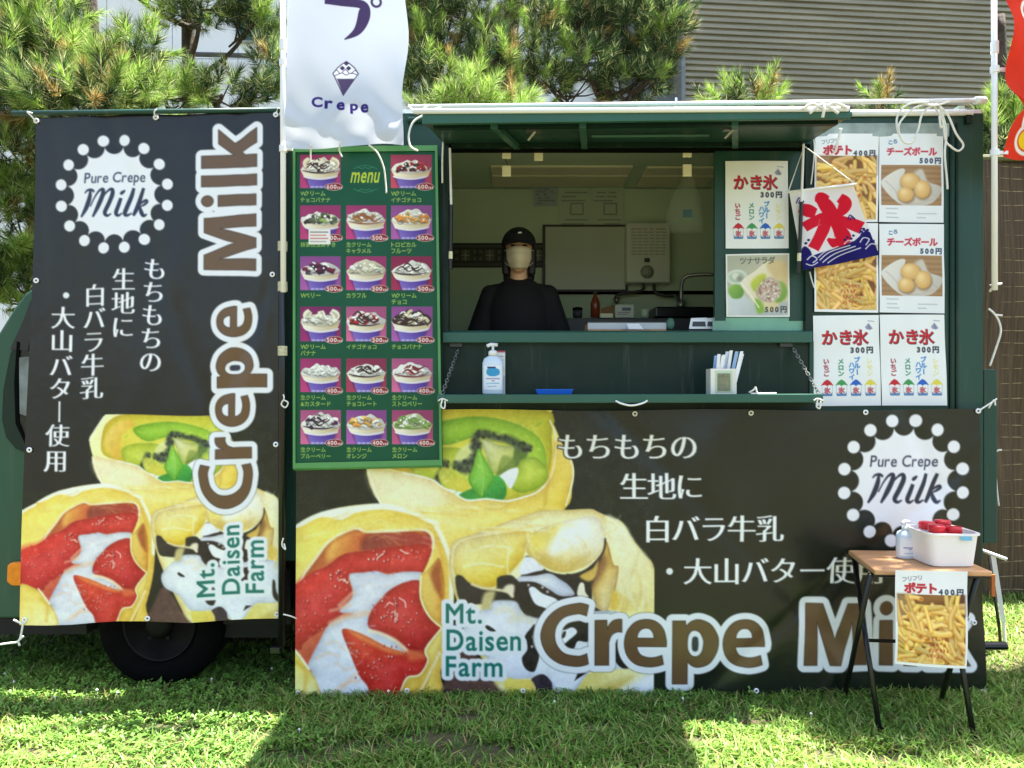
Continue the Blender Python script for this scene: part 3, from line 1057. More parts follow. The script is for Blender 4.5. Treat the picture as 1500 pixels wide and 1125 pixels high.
    # poster board on the tail end, its clear head strip and seams
    bm = B(); boxp(bm, 1192, 1391, 180, 200, -0.016, -0.001); obj("head_strip", bm, mat("milky strip", (150, 164, 158), 0.25, var=0.25, scale=14), truck, bevel=0.003)
    for x in (1392, 1401):
        bm = B(); boxp(bm, x, x + 3, 180, 603, -0.010, -0.001); obj("seam_strip", bm, M['green_dk'], truck)
    bm = B(); boxp(bm, 1416, 1424, 160, 180, -0.02, -0.001); obj("roof_bracket", bm, M['green_dk'], truck)
    bm = B(); boxp(bm, 1441, 1461, 541, 796, 0.06, 0.14); obj("tail_post", bm, M['green'], truck, bevel=0.004)
    bm = B(); tube(bm, [P(1246, 166, -0.012), P(1424, 165, -0.012)], 0.0145, 12); obj("gutter", bm, M['alu'], truck, smooth=True)  # white tube: the roof edge's sunlit highlight put into its colour
    bm = B(); tube(bm, [P(598, 176, -0.012), P(1246, 168, -0.012)], 0.014, 10); obj("gutter", bm, M['green'], truck, smooth=True)
    # chassis
    bm = B(); box(bm, PX(60), XR - 0.1, 0.12, 1.4, 0.36, 0.615); obj("chassis", bm, M['under'], truck)
    bm = B(); box(bm, PX(-90), PX(40), 0.15, 1.4, 0.30, 0.5); obj("front_bumper", bm, M['under'], truck)
    bm = B(); box(bm, PX(320), PX(420), 0.06, 0.12, 0.30, 0.56); obj("side_guard", bm, M['under'], truck)
    bm = B(); tube(bm, [P(1425, 946, 0.2), P(1473, 946, 0.2)], 0.021, 10); obj("step_bar", bm, M['black_gl'], truck)
    # wheels
    for wx, wy in ((225, 0.06), (225, 1.3), (1180, 0.08), (1180, 1.3)):
        c = Vector((PX(wx), wy, 0.297))
        bm = B()
        prof = [(0.175, 0.0), (0.19, -0.012), (0.225, -0.02), (0.268, -0.012), (0.289, 0.012), (0.292, 0.03), (0.285, 0.034), (0.285, 0.04), (0.292, 0.044), (0.292, 0.09), (0.285, 0.094), (0.285, 0.1), (0.292, 0.104), (0.288, 0.135), (0.25, 0.165), (0.18, 0.16)]
        prof = [(r_ * 1.035, h_) for r_, h_ in prof]
        lathe(bm, prof, c, 48, 'y')
        wh = obj("wheel", bm, M['black'], truck, smooth=True)
        bm = B()
        lathe(bm, [(0.178, -0.004), (0.17, -0.012), (0.16, 0.01), (0.15, 0.035), (0.12, 0.03), (0.085, 0.012), (0.06, 0.012), (0.058, -0.02), (0.03, -0.026), (0.0005, -0.026)], c, 40, 'y')
        rm = obj("rim", bm, M['rim'], wh, smooth=True)
        bm = B()
        for k in range(5):
            a = 2 * PI * k / 5 + 0.3
            tube(bm, [c + Vector((0.075 * math.cos(a), 0.012, 0.075 * math.sin(a))), c + Vector((0.075 * math.cos(a), -0.008, 0.075 * math.sin(a)))], 0.011, 6)
        obj("wheel_nuts", bm, M['rim'], wh)
    # cab
    Yc = 0.10

    def cp(px, py): return (PX(px, Yc), PZ(py, Yc))
    out = [cp(-190, 906), cp(-205, 780), cp(-200, 690), cp(-150, 640), cp(-75, 575), (PX(-8, Yc), PZ(497, Yc)), cp(20, 452), cp(36, 430), cp(52, 418), cp(75, 408), cp(120, 400), cp(412, 400), cp(412, 906), cp(330, 906), cp(325, 850), cp(290, 815), cp(228, 802), cp(165, 815), cp(130, 850), cp(126, 906)]
    bm = B(); prism(bm, out, Yc, 1.45); obj("cab", bm, M['cab'], truck, bevel=0.012)
    arch = [cp(130, 906), cp(133, 858), cp(168, 822), cp(228, 808), cp(288, 822), cp(322, 858), cp(326, 906)]
    bm = B(); prism(bm, arch, Yc + 0.22, Yc + 0.25); obj("wheel_arch", bm, M['under'], truck)
    win = [cp(46, 440), cp(36, 470), cp(16, 520), cp(6, 570), cp(4, 615), cp(10, 640), cp(24, 657), cp(45, 666), cp(290, 668), cp(300, 440)]
    bm = B(); prism(bm, win, Yc - 0.006, Yc - 0.0005); dr = obj("window_frame", bm, M['green_dk'], truck)
    gl_ = [cp(52, 452), cp(44, 480), cp(30, 530), cp(26, 590), cp(30, 630), cp(42, 652), cp(280, 654), cp(288, 452)]
    bm = B(); prism(bm, gl_, Yc - 0.012, Yc - 0.0065); obj("cab_window", bm, M['glass_dk'], truck)
    piv = [cp(28, 500), cp(24, 560), cp(26, 620), cp(40, 650), cp(44, 650), cp(31, 618), cp(29, 560), cp(33, 502)]
    bm = B(); prism(bm, piv, Yc - 0.017, Yc - 0.0125); obj("window_bead", bm, M['black'], truck)
    bm = B(); prism(bm, [cp(46, 446), cp(38, 468), cp(18, 512), cp(44, 514), cp(50, 480), cp(52, 446)], Yc - 0.0165, Yc - 0.0122); obj("vent_glass", bm, M['black_gl'], truck)
    bm = B(); prism(bm, [cp(31, 524), cp(50, 522), cp(50, 612), cp(32, 606)], Yc - 0.0160, Yc - 0.0123); obj("glass_reflection", bm, mat("pale reflection glass", (120, 132, 132), 0.08, var=.5, scale=9), truck)  # pale patch: the reflection in the cab glass, put into the colour
    bm = B(); prism(bm, [cp(16, 826), cp(22, 822), cp(40, 822), cp(42, 856), cp(22, 856), cp(15, 850)], Yc - 0.03, Yc - 0.0005)
    ts = obj("turn_signal", bm, M['orange'], truck, bevel=0.008)
    bm = B(); prism(bm, [cp(-188, 906.5), cp(125, 906.5), cp(125, 930), cp(-180, 930)], Yc + 0.01, 1.4); obj("sill", bm, M['under'], truck)
    bm = B(); prism(bm, [cp(327, 906.5), cp(411, 906.5), cp(411, 935), cp(327, 935)], Yc + 0.01, 1.4); obj("sill", bm, M['under'], truck)


build_truck()
# ------------------------------------------------------------------ what is printed on the banners
def crepe_picture():
    c = Canvas(388, 592, 962, 1024, 1.0, (25, 31, 25))
    cream, pale, yel, deep = (253, 250, 230), (251, 244, 188), (244, 224, 104), (232, 196, 60)
    # kiwi crepe at the back
    c.poly([(530, 648), (541, 630), (560, 601), (590, 590), (790, 590), (806, 612), (816, 632), (824, 652), (838, 674), (841, 692), (838, 715), (828, 745), (760, 790), (640, 800), (557, 739), (540, 690)], (pale, yel, (560, 600), (700, 770)))
    c.poly([(556, 640), (570, 612), (620, 597), (795, 598), (808, 640), (805, 690), (780, 728), (690, 732), (620, 700), (560, 680)], ((228, 208, 60), (206, 208, 60), (560, 640), (780, 640)))
    c.rim([(556, 640), (570, 612), (620, 597), (795, 598), (808, 640), (805, 690), (780, 728), (690, 732), (620, 700), (560, 680)], 10, 0.3, tint=(.6, .8, 1), cap=1.0)
    c.poly([(560, 660), (575, 625), (610, 608), (625, 620), (600, 640), (592, 690)], ((240, 214, 110), (226, 180, 60), (560, 630), (610, 660)), soft=4)
    c.poly([(622, 628), (660, 615), (706, 611), (752, 620), (788, 640), (800, 668), (796, 690), (770, 676), (745, 650), (700, 640), (650, 652)], ((150, 196, 50), (178, 210, 62), (640, 640), (790, 680)), soft=1.6)
    c.rim([(622, 628), (660, 615), (706, 611), (752, 620), (788, 640), (800, 668), (796, 690), (770, 676), (745, 650), (700, 640), (650, 652)], 7, 0.3, tint=(1, .7, 1), cap=1.0)
    c.poly([(600, 668), (640, 656), (690, 662), (700, 700), (690, 730), (640, 708), (606, 694)], (196, 206, 62), soft=2)
    c.rim([(600, 668), (640, 656), (690, 662), (700, 700), (690, 730), (640, 708), (606, 694)], 6, 0.25, tint=(1, .8, 1), cap=1.0)
    c.poly([(668, 665), (682, 652), (694, 650), (698, 664), (684, 676), (668, 678)], (222, 224, 150), soft=2)
    c.poly([(706, 643), (730, 652), (756, 656), (752, 676), (730, 693), (720, 690), (712, 668)], ((236, 232, 176), (200, 204, 90), (715, 655), (745, 690)), soft=1.6)
    c.rim([(706, 643), (730, 652), (756, 656), (752, 676), (730, 693), (720, 690), (712, 668)], 5, 0.3, tint=(1, .8, 1), cap=1.0)
    c.poly([(755, 656), (774, 655), (768, 676), (746, 690), (728, 697), (731, 690), (750, 674)], (96, 120, 54), soft=2)
    c.poly([(736, 668), (756, 676), (748, 690), (730, 696)], (120, 140, 60), soft=2, alpha=.7)
    r = np.random.default_rng(4)
    for q in ([(694, 655), (698, 640), (708, 636), (722, 640), (748, 645), (764, 654), (774, 656)], [(640, 706), (646, 694), (652, 680)], [(668, 682), (682, 680), (696, 668), (699, 652)], [(676, 686), (686, 690), (694, 684)]):
        c.line(q, 11, (64, 76, 60), 3.6, .9)
        for x, y in smoothline(q, 3):
            for k in range(3):
                c.disc(x + r.uniform(-5, 5), y + r.uniform(-6, 5), r.uniform(1.2, 2.8), [(44, 54, 44), (88, 100, 76), (30, 38, 34)][k], 1.4, alpha=.8)
    c.poly([(642, 700), (652, 684), (690, 712), (700, 724), (682, 722), (660, 718)], ((196, 196, 80), (226, 206, 70), (650, 690), (690, 725)), soft=2)
    c.poly([(764, 674), (784, 670), (800, 684), (803, 700), (790, 714), (764, 722), (748, 712), (756, 690)], ((200, 212, 84), (182, 196, 44), (770, 675), (780, 720)), soft=1.2)
    c.rim([(764, 674), (784, 670), (800, 684), (803, 700), (790, 714), (764, 722), (748, 712), (756, 690)], 6, 0.35, tint=(1, .7, 1), cap=1.0)
    c.poly([(732, 698), (746, 688), (759, 686), (757, 700), (748, 716), (740, 706)], (238, 240, 244))
    c.poly([(654, 716), (682, 722), (692, 714), (676, 728), (668, 727)], (246, 246, 246))
    c.poly([(671, 727), (690, 716), (704, 716), (714, 729), (690, 734)], (58, 150, 58), soft=1)
    c.poly([(722, 698), (736, 702), (742, 716), (736, 732), (704, 732)], ((70, 170, 66), (40, 136, 52), (725, 700), (735, 730)), soft=1)
    c.poly([(700, 658), (708, 668), (718, 686), (724, 700), (714, 718), (706, 730), (696, 722), (686, 702), (692, 686)], ((150, 206, 70), (96, 176, 52), (695, 670), (715, 728)), soft=1)
    c.rim([(700, 658), (708, 668), (718, 686), (724, 700), (714, 718), (706, 730), (696, 722), (686, 702), (692, 686)], 4, 0.3, tint=(1, .7, 1), cap=1.0)
    c.line([(702, 664), (708, 695), (706, 726)], 1.0, (170, 214, 100), 0.6)
    # front paper of the kiwi crepe
    c.poly([(536, 684), (566, 689), (600, 694), (630, 702), (648, 714), (664, 722), (684, 733), (712, 731), (742, 734), (768, 728), (788, 720), (806, 700), (814, 672), (816, 640), (826, 654), (840, 684), (836, 716), (828, 744), (770, 776), (700, 800), (650, 810), (620, 772), (557, 740)], ((251, 245, 200), (242, 218, 92), (640, 705), (690, 800)))
    c.rim([(536, 684), (566, 689), (600, 694), (630, 702), (648, 714), (664, 722), (684, 733), (712, 731), (742, 734), (768, 728), (788, 720), (806, 700), (814, 672), (816, 640), (826, 654), (840, 684), (836, 716), (828, 744), (770, 776), (700, 800), (650, 810), (620, 772), (557, 740)], 12, 0.22, tint=(.4, .8, 1.4), cap=1.0)
    c.poly([(540, 690), (600, 700), (650, 725), (620, 745), (560, 735)], (250, 240, 196), soft=8, alpha=.7)
    c.line([(590, 693), (630, 702), (648, 714), (664, 722), (684, 733), (712, 731), (742, 734), (768, 728), (788, 720), (806, 700), (813, 672), (814, 640), (806, 616)], 2.6, cream, 0.9)
    c.line([(530, 650), (540, 630), (559, 602)], 2.2, cream)
    c.line([(537, 684), (546, 712), (557, 738)], 2.4, cream)
    c.line([(815, 648), (806, 690), (800, 720), (797, 742)], 4, (206, 160, 50), 3, .6)
    c.line([(832, 664), (840, 690), (836, 716), (829, 740)], 2, cream)
    c.poly([(818, 660), (832, 680), (830, 715), (815, 730), (808, 715)], (240, 208, 84), soft=5, alpha=.6)
    c.line([(560, 745), (620, 760), (690, 768), (760, 750)], 7, (248, 236, 160), 5, .4)
    # strawberry crepe
    c.poly([(385, 806), (400, 790), (422, 777), (445, 762), (471, 751), (510, 742), (552, 739), (593, 746), (632, 760), (642, 775), (653, 800), (662, 820), (665, 876), (660, 930), (645, 985), (629, 1030), (385, 1030)], ((246, 226, 104), (238, 206, 96), (420, 790), (640, 900)))
    c.rim([(385, 806), (400, 790), (422, 777), (445, 762), (471, 751), (510, 742), (552, 739), (593, 746), (632, 760), (642, 775), (653, 800), (662, 820), (665, 876), (660, 930), (645, 985), (629, 1030), (385, 1030)], 8, 0.25, tint=(.4, .8, 1.4), cap=1.0)
    c.poly([(388, 860), (420, 800), (470, 765), (520, 760), (480, 785), (440, 820), (405, 870)], (246, 224, 110), soft=6, alpha=.8)
    c.line([(386, 808), (400, 793), (424, 779)], 5, cream, 1.2)
    c.poly([(426, 774), (471, 750), (552, 738), (593, 745), (633, 760), (642, 772), (600, 754), (560, 747), (520, 752), (500, 763), (470, 758), (440, 772)], cream, soft=1.4)
    c.line([(633, 761), (646, 785), (655, 806), (661, 830), (661, 880)], 7, (250, 243, 210), 1.6)
    c.line([(640, 790), (650, 830), (652, 880)], 3, (222, 160, 60), 2, .6)
    z1 = lambda p: Z(p, 430, 730, 3.75)
    inner = z1([(-150, 640), (0, 500), (40, 430), (100, 350), (200, 235), (330, 172), (400, 188), (560, 182), (722, 176), (765, 240), (740, 340), (700, 440), (700, 550), (750, 650), (812, 712), (735, 800), (740, 900), (690, 985), (610, 1030), (580, 1110), (-150, 1110)])
    c.poly(inner, ((206, 120, 60), (190, 60, 40), (480, 780), (560, 900)), soft=1.5)
    c.rim(inner, 8, 0.4, tint=(.6, .9, 1), cap=1.0)
    c.poly(z1([(200, 250), (330, 185), (400, 200), (350, 300), (240, 330), (180, 340)]), ((232, 170, 80), (200, 90, 50), (490, 790), (530, 800)), soft=5)
    c.poly(z1([(390, 215), (560, 195), (740, 205), (755, 262), (560, 268), (380, 295)]), ((150, 66, 52), (176, 60, 52), (540, 785), (620, 790)), soft=4)
    c.line(z1([(-60, 560), (15, 490), (60, 410), (120, 330), (200, 232), (330, 168), (400, 186), (560, 180), (722, 176), (768, 238), (745, 330)]), 4.2, (253, 236, 190), 1.3)
    red = (216, 56, 50)
    c.poly(z1([(-150, 560), (0, 480), (100, 410), (180, 375), (270, 312), (400, 290), (560, 266), (752, 262), (720, 385), (690, 408), (560, 415), (440, 410), (300, 432), (318, 510), (322, 540), (250, 600), (292, 612), (200, 690), (60, 790), (30, 830), (-150, 780)]), (red, (206, 40, 44), (520, 800), (450, 940)), soft=1.2)
    c.rim(z1([(-150, 560), (0, 480), (100, 410), (180, 375), (270, 312), (400, 290), (560, 266), (752, 262), (720, 385), (690, 408), (560, 415), (440, 410), (300, 432), (318, 510), (322, 540), (250, 600), (292, 612), (200, 690), (60, 790), (30, 830), (-150, 780)]), 9, 0.28, tint=(.7, 1, 1), cap=0.8)
    c.poly(z1([(-150, 520), (0, 470), (120, 410), (190, 400), (150, 480), (0, 560), (-140, 640)]), (226, 60, 52), soft=6, alpha=.7)
    c.poly(z1([(300, 430), (330, 415), (378, 412), (452, 402), (520, 422), (600, 406), (705, 410), (690, 458), (600, 480), (520, 520), (430, 610), (420, 690), (560, 790), (620, 850), (700, 870), (600, 900), (640, 1090), (40, 1100), (100, 960), (80, 915), (140, 790), (200, 690), (322, 640), (250, 625), (312, 560), (322, 510)]), ((243, 243, 246), (226, 228, 236), (540, 850), (470, 1000)), soft=1.2)
    c.rim(z1([(300, 430), (330, 415), (378, 412), (452, 402), (520, 422), (600, 406), (705, 410), (690, 458), (600, 480), (520, 520), (430, 610), (420, 690), (560, 790), (620, 850), (700, 870), (600, 900), (640, 1090), (40, 1100), (100, 960), (80, 915), (140, 790), (200, 690), (322, 640), (250, 625), (312, 560), (322, 510)]), 9, 0.22, tint=(1, .95, .75), cap=0.6)
    for q, w_ in (([(205, 690), (280, 655), (340, 645), (420, 632)], 9), ([(200, 620), (260, 605), (310, 590)], 4), ([(250, 590), (300, 545), (325, 520)], 5), ([(180, 800), (230, 790), (280, 830)], 3), ([(270, 1040), (320, 980), (350, 960)], 5), ([(220, 1060), (290, 1010), (360, 1000)], 5), ([(120, 880), (190, 850), (250, 870)], 3), ([(240, 900), (280, 940), (330, 930)], 3)):
        c.line(z1(q), w_, (234, 196, 160), 2.2, .65)
    for q in ([(330, 470), (420, 450), (520, 450)], [(200, 760), (240, 850), (230, 960)], [(150, 1000), (230, 980), (300, 900)], [(440, 500), (500, 480), (600, 450)]):
        c.line(z1(q), 5, (214, 216, 228), 4, .5)
    c.poly(z1([(405, 690), (425, 625), (470, 570), (520, 512), (610, 463), (694, 458), (700, 560), (745, 650), (814, 712), (735, 800), (715, 835), (620, 830), (560, 780), (470, 740), (420, 720)]), (red, (200, 36, 42), (560, 860), (620, 950)), soft=1.1)
    c.rim(z1([(405, 690), (425, 625), (470, 570), (520, 512), (610, 463), (694, 458), (700, 560), (745, 650), (814, 712), (735, 800), (715, 835), (620, 830), (560, 780), (470, 740), (420, 720)]), 9, 0.30, tint=(.7, 1, 1), cap=0.8)
    c.line(z1([(420, 730), (480, 745), (560, 785), (620, 838)]), 5, (252, 226, 190), 2)
    c.poly(z1([(266, 738), (292, 720), (400, 762), (520, 822), (620, 852), (712, 870), (738, 905), (690, 975), (615, 1000), (575, 1110), (440, 1110), (405, 1030), (360, 970), (310, 850)]), ((220, 62, 42), (210, 44, 42), (520, 930), (590, 1010)), soft=1.1)
    c.rim(z1([(266, 738), (292, 720), (400, 762), (520, 822), (620, 852), (712, 870), (738, 905), (690, 975), (615, 1000), (575, 1110), (440, 1110), (405, 1030), (360, 970), (310, 850)]), 8, 0.28, tint=(.7, 1, 1), cap=0.8)
    c.poly(z1([(292, 722), (400, 762), (520, 822), (625, 852), (560, 860), (440, 815), (340, 765)]), (236, 140, 76), soft=3, alpha=.8)
    c.poly(z1([(620, 840), (700, 850), (722, 880), (640, 900)]), (232, 120, 70), soft=4, alpha=.7)
    r = np.random.default_rng(9)

    def seeds(x0, y0, x1, y1, n, big):
        for _ in range(n):
            x, y = r.uniform(x0, x1), r.uniform(y0, y1)
            px, py = 430 + x / 3.75, 730 + y / 3.75
            s0 = r.uniform(0.7, 1.6) * big
            c.disc(px + .8, py + 1.0, s0 * 1.2, (150, 24, 30), .7, s0 * 1.5)
            c.disc(px, py, s0 * .7, (252, 214, 190), .6, s0)
    seeds(480, 550, 580, 680, 26, 1.1); seeds(560, 560, 690, 780, 12, .8); seeds(300, 780, 640, 1000, 26, 1.0); seeds(400, 290, 520, 350, 14, 1.1); seeds(540, 280, 700, 340, 12, .8); seeds(190, 390, 300, 510, 16, 1.2); seeds(20, 520, 180, 760, 16, .8); seeds(-130, 560, 0, 760, 14, .8)
    for q in ([(580, 550), (610, 570), (615, 600)], [(510, 590), (525, 575), (545, 585)], [(545, 625), (570, 640), (555, 668)], [(585, 285), (610, 300), (630, 305)], [(455, 340), (470, 320), (490, 308)], [(245, 455), (270, 450), (290, 470)]):
        c.line(z1(q), 1.7, (253, 226, 206), .7)
    # right flap and foot folds
    c.poly(z1([(696, 430), (730, 400), (775, 350), (800, 330), (826, 430), (828, 560), (814, 708), (745, 650), (702, 550)]), ((246, 216, 110), (224, 160, 60), (620, 850), (648, 850)), soft=1.3)
    c.rim(z1([(696, 430), (730, 400), (775, 350), (800, 330), (826, 430), (828, 560), (814, 708), (745, 650), (702, 550)]), 5, 0.25, tint=(.6, .9, 1.2), cap=1.0)
    c.poly(z1([(752, 405), (800, 340), (812, 430), (815, 545), (790, 520), (765, 470)]), (158, 74, 40), soft=3.5, alpha=.85)
    c.line(z1([(700, 430), (698, 550), (745, 650), (812, 708)]), 3, (250, 236, 180), 1)
    c.poly(z1([(0, 830), (40, 860), (88, 940), (128, 1000), (135, 1110), (-150, 1110), (-150, 800)]), ((240, 214, 100), (248, 236, 160), (430, 960), (460, 1010)), soft=1.3)
    c.rim(z1([(0, 830), (40, 860), (88, 940), (128, 1000), (135, 1110), (-150, 1110), (-150, 800)]), 5, 0.25, tint=(.6, .9, 1.2), cap=1.0)
    c.line(z1([(0, 820), (40, 870), (85, 935)]), 3, cream, 1.2)
    c.line(z1([(20, 900), (70, 950), (60, 1060)]), 5, (214, 164, 50), 3, .6)
    c.poly(z1([(814, 712), (828, 700), (815, 800), (760, 960), (690, 1110), (570, 1110), (600, 1040), (625, 985), (700, 965), (738, 890), (722, 830)]), ((244, 222, 120), (222, 176, 60), (622, 960), (640, 990)), soft=1.3)
    c.rim(z1([(814, 712), (828, 700), (815, 800), (760, 960), (690, 1110), (570, 1110), (600, 1040), (625, 985), (700, 965), (738, 890), (722, 830)]), 5, 0.25, tint=(.6, .9, 1.2), cap=1.0)
    c.line(z1([(812, 715), (725, 830), (738, 895), (690, 975), (620, 992), (580, 1090)]), 2.6, (252, 240, 196), 1)
    c.line(z1([(800, 850), (740, 980), (690, 1080)]), 4, (252, 242, 200), 2, .8)
    # chocolate banana crepe
    z2 = lambda p: Z(p, 640, 740, 3.878)
    c.poly(z2([(70, 290), (100, 205), (250, 150), (400, 92), (520, 50), (600, 28), (740, 26), (870, 20), (912, 35), (980, 66), (1052, 96), (1110, 190), (1180, 280), (1232, 360), (1237, 620), (1237, 1130), (360, 1130), (320, 1000), (250, 860), (150, 640), (80, 430)]), ((248, 240, 196), (240, 226, 150), (700, 760), (900, 1000)))
    c.rim(z2([(70, 290), (100, 205), (250, 150), (400, 92), (520, 50), (600, 28), (740, 26), (870, 20), (912, 35), (980, 66), (1052, 96), (1110, 190), (1180, 280), (1232, 360), (1237, 620), (1237, 1130), (360, 1130), (320, 1000), (250, 860), (150, 640), (80, 430)]), 6, 0.3, tint=(.5, .8, 1.4), cap=1.0)
    c.poly(z2([(30, 1130), (100, 900), (180, 800), (320, 1000), (400, 1130)]), (92, 64, 60), soft=3)
    c.poly(z2([(960, 60), (1060, 110), (1120, 210), (1230, 365), (1237, 700), (1120, 600), (1020, 520), (1030, 350), (980, 200)]), ((248, 242, 206), (240, 224, 150), (900, 780), (945, 890)), soft=4)
    c.poly(z2([(95, 300), (130, 215), (300, 170), (525, 150), (505, 230), (495, 290), (410, 390), (330, 462), (210, 455), (110, 405)]), ((249, 240, 180), (238, 208, 70), (690, 790), (720, 850)), soft=2)
    c.rim(z2([(95, 300), (130, 215), (300, 170), (525, 150), (505, 230), (495, 290), (410, 390), (330, 462), (210, 455), (110, 405)]), 9, 0.25, tint=(.5, .8, 1.3), cap=1.0)
    for q in ([(412, 240), (400, 320), (405, 395)], [(520, 160), (515, 230), (498, 285)], [(200, 260), (300, 230), (400, 240)], [(150, 350), (260, 330), (380, 350)]):
        c.line(z2(q), 2.6, (251, 244, 200), 1.4, .8)
    c.poly(z2([(104, 415), (140, 400), (200, 450), (330, 475), (345, 410), (420, 395), (470, 420), (505, 290), (560, 320), (630, 372), (740, 392), (850, 360), (930, 290), (955, 195), (985, 330), (900, 430), (880, 520), (905, 580), (980, 612), (700, 700), (540, 660), (440, 560), (300, 560), (200, 560), (130, 540)]), ((52, 44, 40), (38, 32, 32), (680, 850), (860, 880)), soft=1.2)
    c.poly(z2([(508, 262), (520, 180), (620, 120), (760, 80), (900, 62), (945, 130), (958, 190), (930, 268), (850, 340), (740, 378), (640, 362), (560, 310)]), ((252, 248, 228), (226, 196, 92), (830, 770), (800, 838)), soft=1.6)
    c.rim(z2([(508, 262), (520, 180), (620, 120), (760, 80), (900, 62), (945, 130), (958, 190), (930, 268), (850, 340), (740, 378), (640, 362), (560, 310)]), 7, 0.16, tint=(.6, .85, 1.3), cap=1.0)
    c.poly(z2([(700, 140), (860, 80), (850, 180), (700, 270), (640, 270)]), (252, 250, 244), soft=5, alpha=.85)
    c.poly(z2([(560, 250), (700, 320), (860, 280), (780, 355), (650, 350)]), (206, 170, 80), soft=6, alpha=.6)
    c.poly(z2([(525, 175), (600, 150), (700, 110), (620, 230), (545, 270)]), (240, 216, 84), soft=5, alpha=.7)
    c.poly(z2([(880, 470), (910, 400), (935, 310), (960, 200), (1000, 330), (1030, 350), (1015, 470), (990, 560), (950, 605), (905, 570)]), ((226, 190, 100), (246, 234, 186), (870, 850), (905, 880)), soft=1.6)
    c.rim(z2([(880, 470), (910, 400), (935, 310), (960, 200), (1000, 330), (1030, 350), (1015, 470), (990, 560), (950, 605), (905, 570)]), 6, 0.35, tint=(.7, .95, 1.2), cap=1.0)
    c.poly(z2([(910, 330), (950, 280), (970, 330), (930, 400), (890, 470), (885, 430)]), (146, 100, 62), soft=4, alpha=.8)
    c.poly(z2([(810, 400), (880, 360), (915, 320), (900, 400), (860, 430)]), (214, 176, 84), soft=2)
    c.line(z2([(955, 190), (945, 260), (880, 340), (800, 395), (740, 392)]), 2.4, (44, 36, 34), 1)
    c.poly(z2([(1000, 480), (1060, 520), (1150, 580), (1170, 610), (1000, 600), (985, 560)]), ((226, 190, 80), (246, 234, 170), (900, 880), (935, 895)), soft=3)
    c.poly(z2([(498, 300), (545, 300), (575, 330), (608, 362), (560, 376), (470, 390)]), (240, 240, 244))
    c.poly(z2([(466, 405), (560, 398), (640, 386), (700, 420), (745, 450), (782, 502), (740, 515), (690, 510), (640, 480), (560, 445), (470, 435)]), ((245, 245, 248), (220, 224, 234), (780, 850), (810, 870)))
    c.rim(z2([(466, 405), (560, 398), (640, 386), (700, 420), (745, 450), (782, 502), (740, 515), (690, 510), (640, 480), (560, 445), (470, 435)]), 5, 0.25, tint=(1, .95, .8), cap=1.0)
    c.poly(z2([(522, 478), (550, 462), (600, 500), (690, 540), (640, 590), (610, 580), (555, 555)]), (238, 240, 246))
    c.poly(z2([(800, 470), (815, 438), (835, 445), (842, 490), (860, 520), (800, 512)]), (240, 232, 208))
    c.poly(z2([(250, 590), (270, 500), (330, 490), (320, 540), (310, 590), (280, 640)]), (206, 190, 130), soft=3)
    c.line(z2([(200, 448), (260, 470), (330, 478), (400, 490), (430, 515)]), 4, (232, 214, 160), 1.5)
    c.poly(z2([(375, 480), (400, 450), (440, 455), (430, 520), (405, 500)]), (236, 222, 190), soft=2)
    c.poly(z2([(240, 600), (300, 590), (320, 545), (400, 538), (455, 550), (480, 600), (520, 628), (640, 640), (900, 600), (1080, 640), (1080, 930), (880, 940), (760, 1080), (560, 985), (460, 985), (380, 975), (280, 860), (170, 800), (150, 700)]), ((243, 244, 247), (228, 232, 240), (720, 900), (760, 990)), soft=1.5)
    c.rim(z2([(240, 600), (300, 590), (320, 545), (400, 538), (455, 550), (480, 600), (520, 628), (640, 640), (900, 600), (1080, 640), (1080, 930), (880, 940), (760, 1080), (560, 985), (460, 985), (380, 975), (280, 860), (170, 800), (150, 700)]), 7, 0.2, tint=(1, .95, .8), cap=1.0)
    for q in ([(340, 600), (400, 590), (440, 620)], [(420, 650), (500, 640), (540, 660)]):
        c.line(z2(q), 7, (238, 222, 180), 5, .6)
    dk = (40, 33, 34)
    c.poly(z2([(500, 742), (530, 700), (556, 674), (545, 745), (555, 800), (580, 850), (570, 900), (552, 942), (515, 935), (490, 905), (484, 862), (512, 822), (510, 770)]), dk)
    c.poly(z2([(715, 690), (750, 665), (800, 655), (860, 660), (862, 770), (800, 770), (775, 812), (725, 790), (745, 765), (795, 720), (770, 690), (722, 705)]), dk)
    c.poly(z2([(705, 750), (718, 715), (732, 715), (725, 745)], ), dk)
    c.poly(z2([(1010, 760), (1030, 770), (1040, 850), (1090, 935), (1040, 920), (1010, 870)]), dk)
    c.poly(z2([(275, 690), (290, 680), (335, 712), (300, 712)]), dk)
    c.line(z2([(700, 540), (640, 490), (560, 445), (480, 440)]), 4, dk, 1)
    for x, y in ((628, 490), (520, 452), (760, 505), (600, 465), (548, 745), (540, 800)):
        c.disc(*z2([(x, y)])[0], 2, (190, 170, 170), .8)
    c.poly(z2([(535, 985), (600, 955), (650, 1000), (660, 1050), (700, 1075), (690, 1110), (570, 1110), (560, 1030)]), (58, 46, 56))
    c.poly(z2([(380, 985), (460, 985), (535, 990), (560, 1050), (560, 1110), (430, 1110)]), ((232, 214, 100), (220, 190, 90), (740, 1000), (780, 1020)), soft=1.5)
    c.poly(z2([(660, 960), (760, 945), (850, 950), (800, 1000), (740, 1090), (690, 1060)]), (236, 238, 246), soft=2)
    c.poly(z2([(780, 1000), (800, 955), (850, 955)]), dk, smooth=False)
    c.poly(z2([(735, 1110), (800, 1040), (870, 955), (1000, 935), (1237, 930), (1237, 960), (1150, 975), (1060, 1040), (900, 1080), (870, 1110)]), ((226, 208, 110), (244, 234, 176), (850, 1000), (930, 985)), soft=1.6)
    c.poly(z2([(900, 1060), (1000, 1010), (1110, 975), (1060, 1040), (960, 1110), (880, 1110)]), (196, 166, 70), soft=5, alpha=.6)
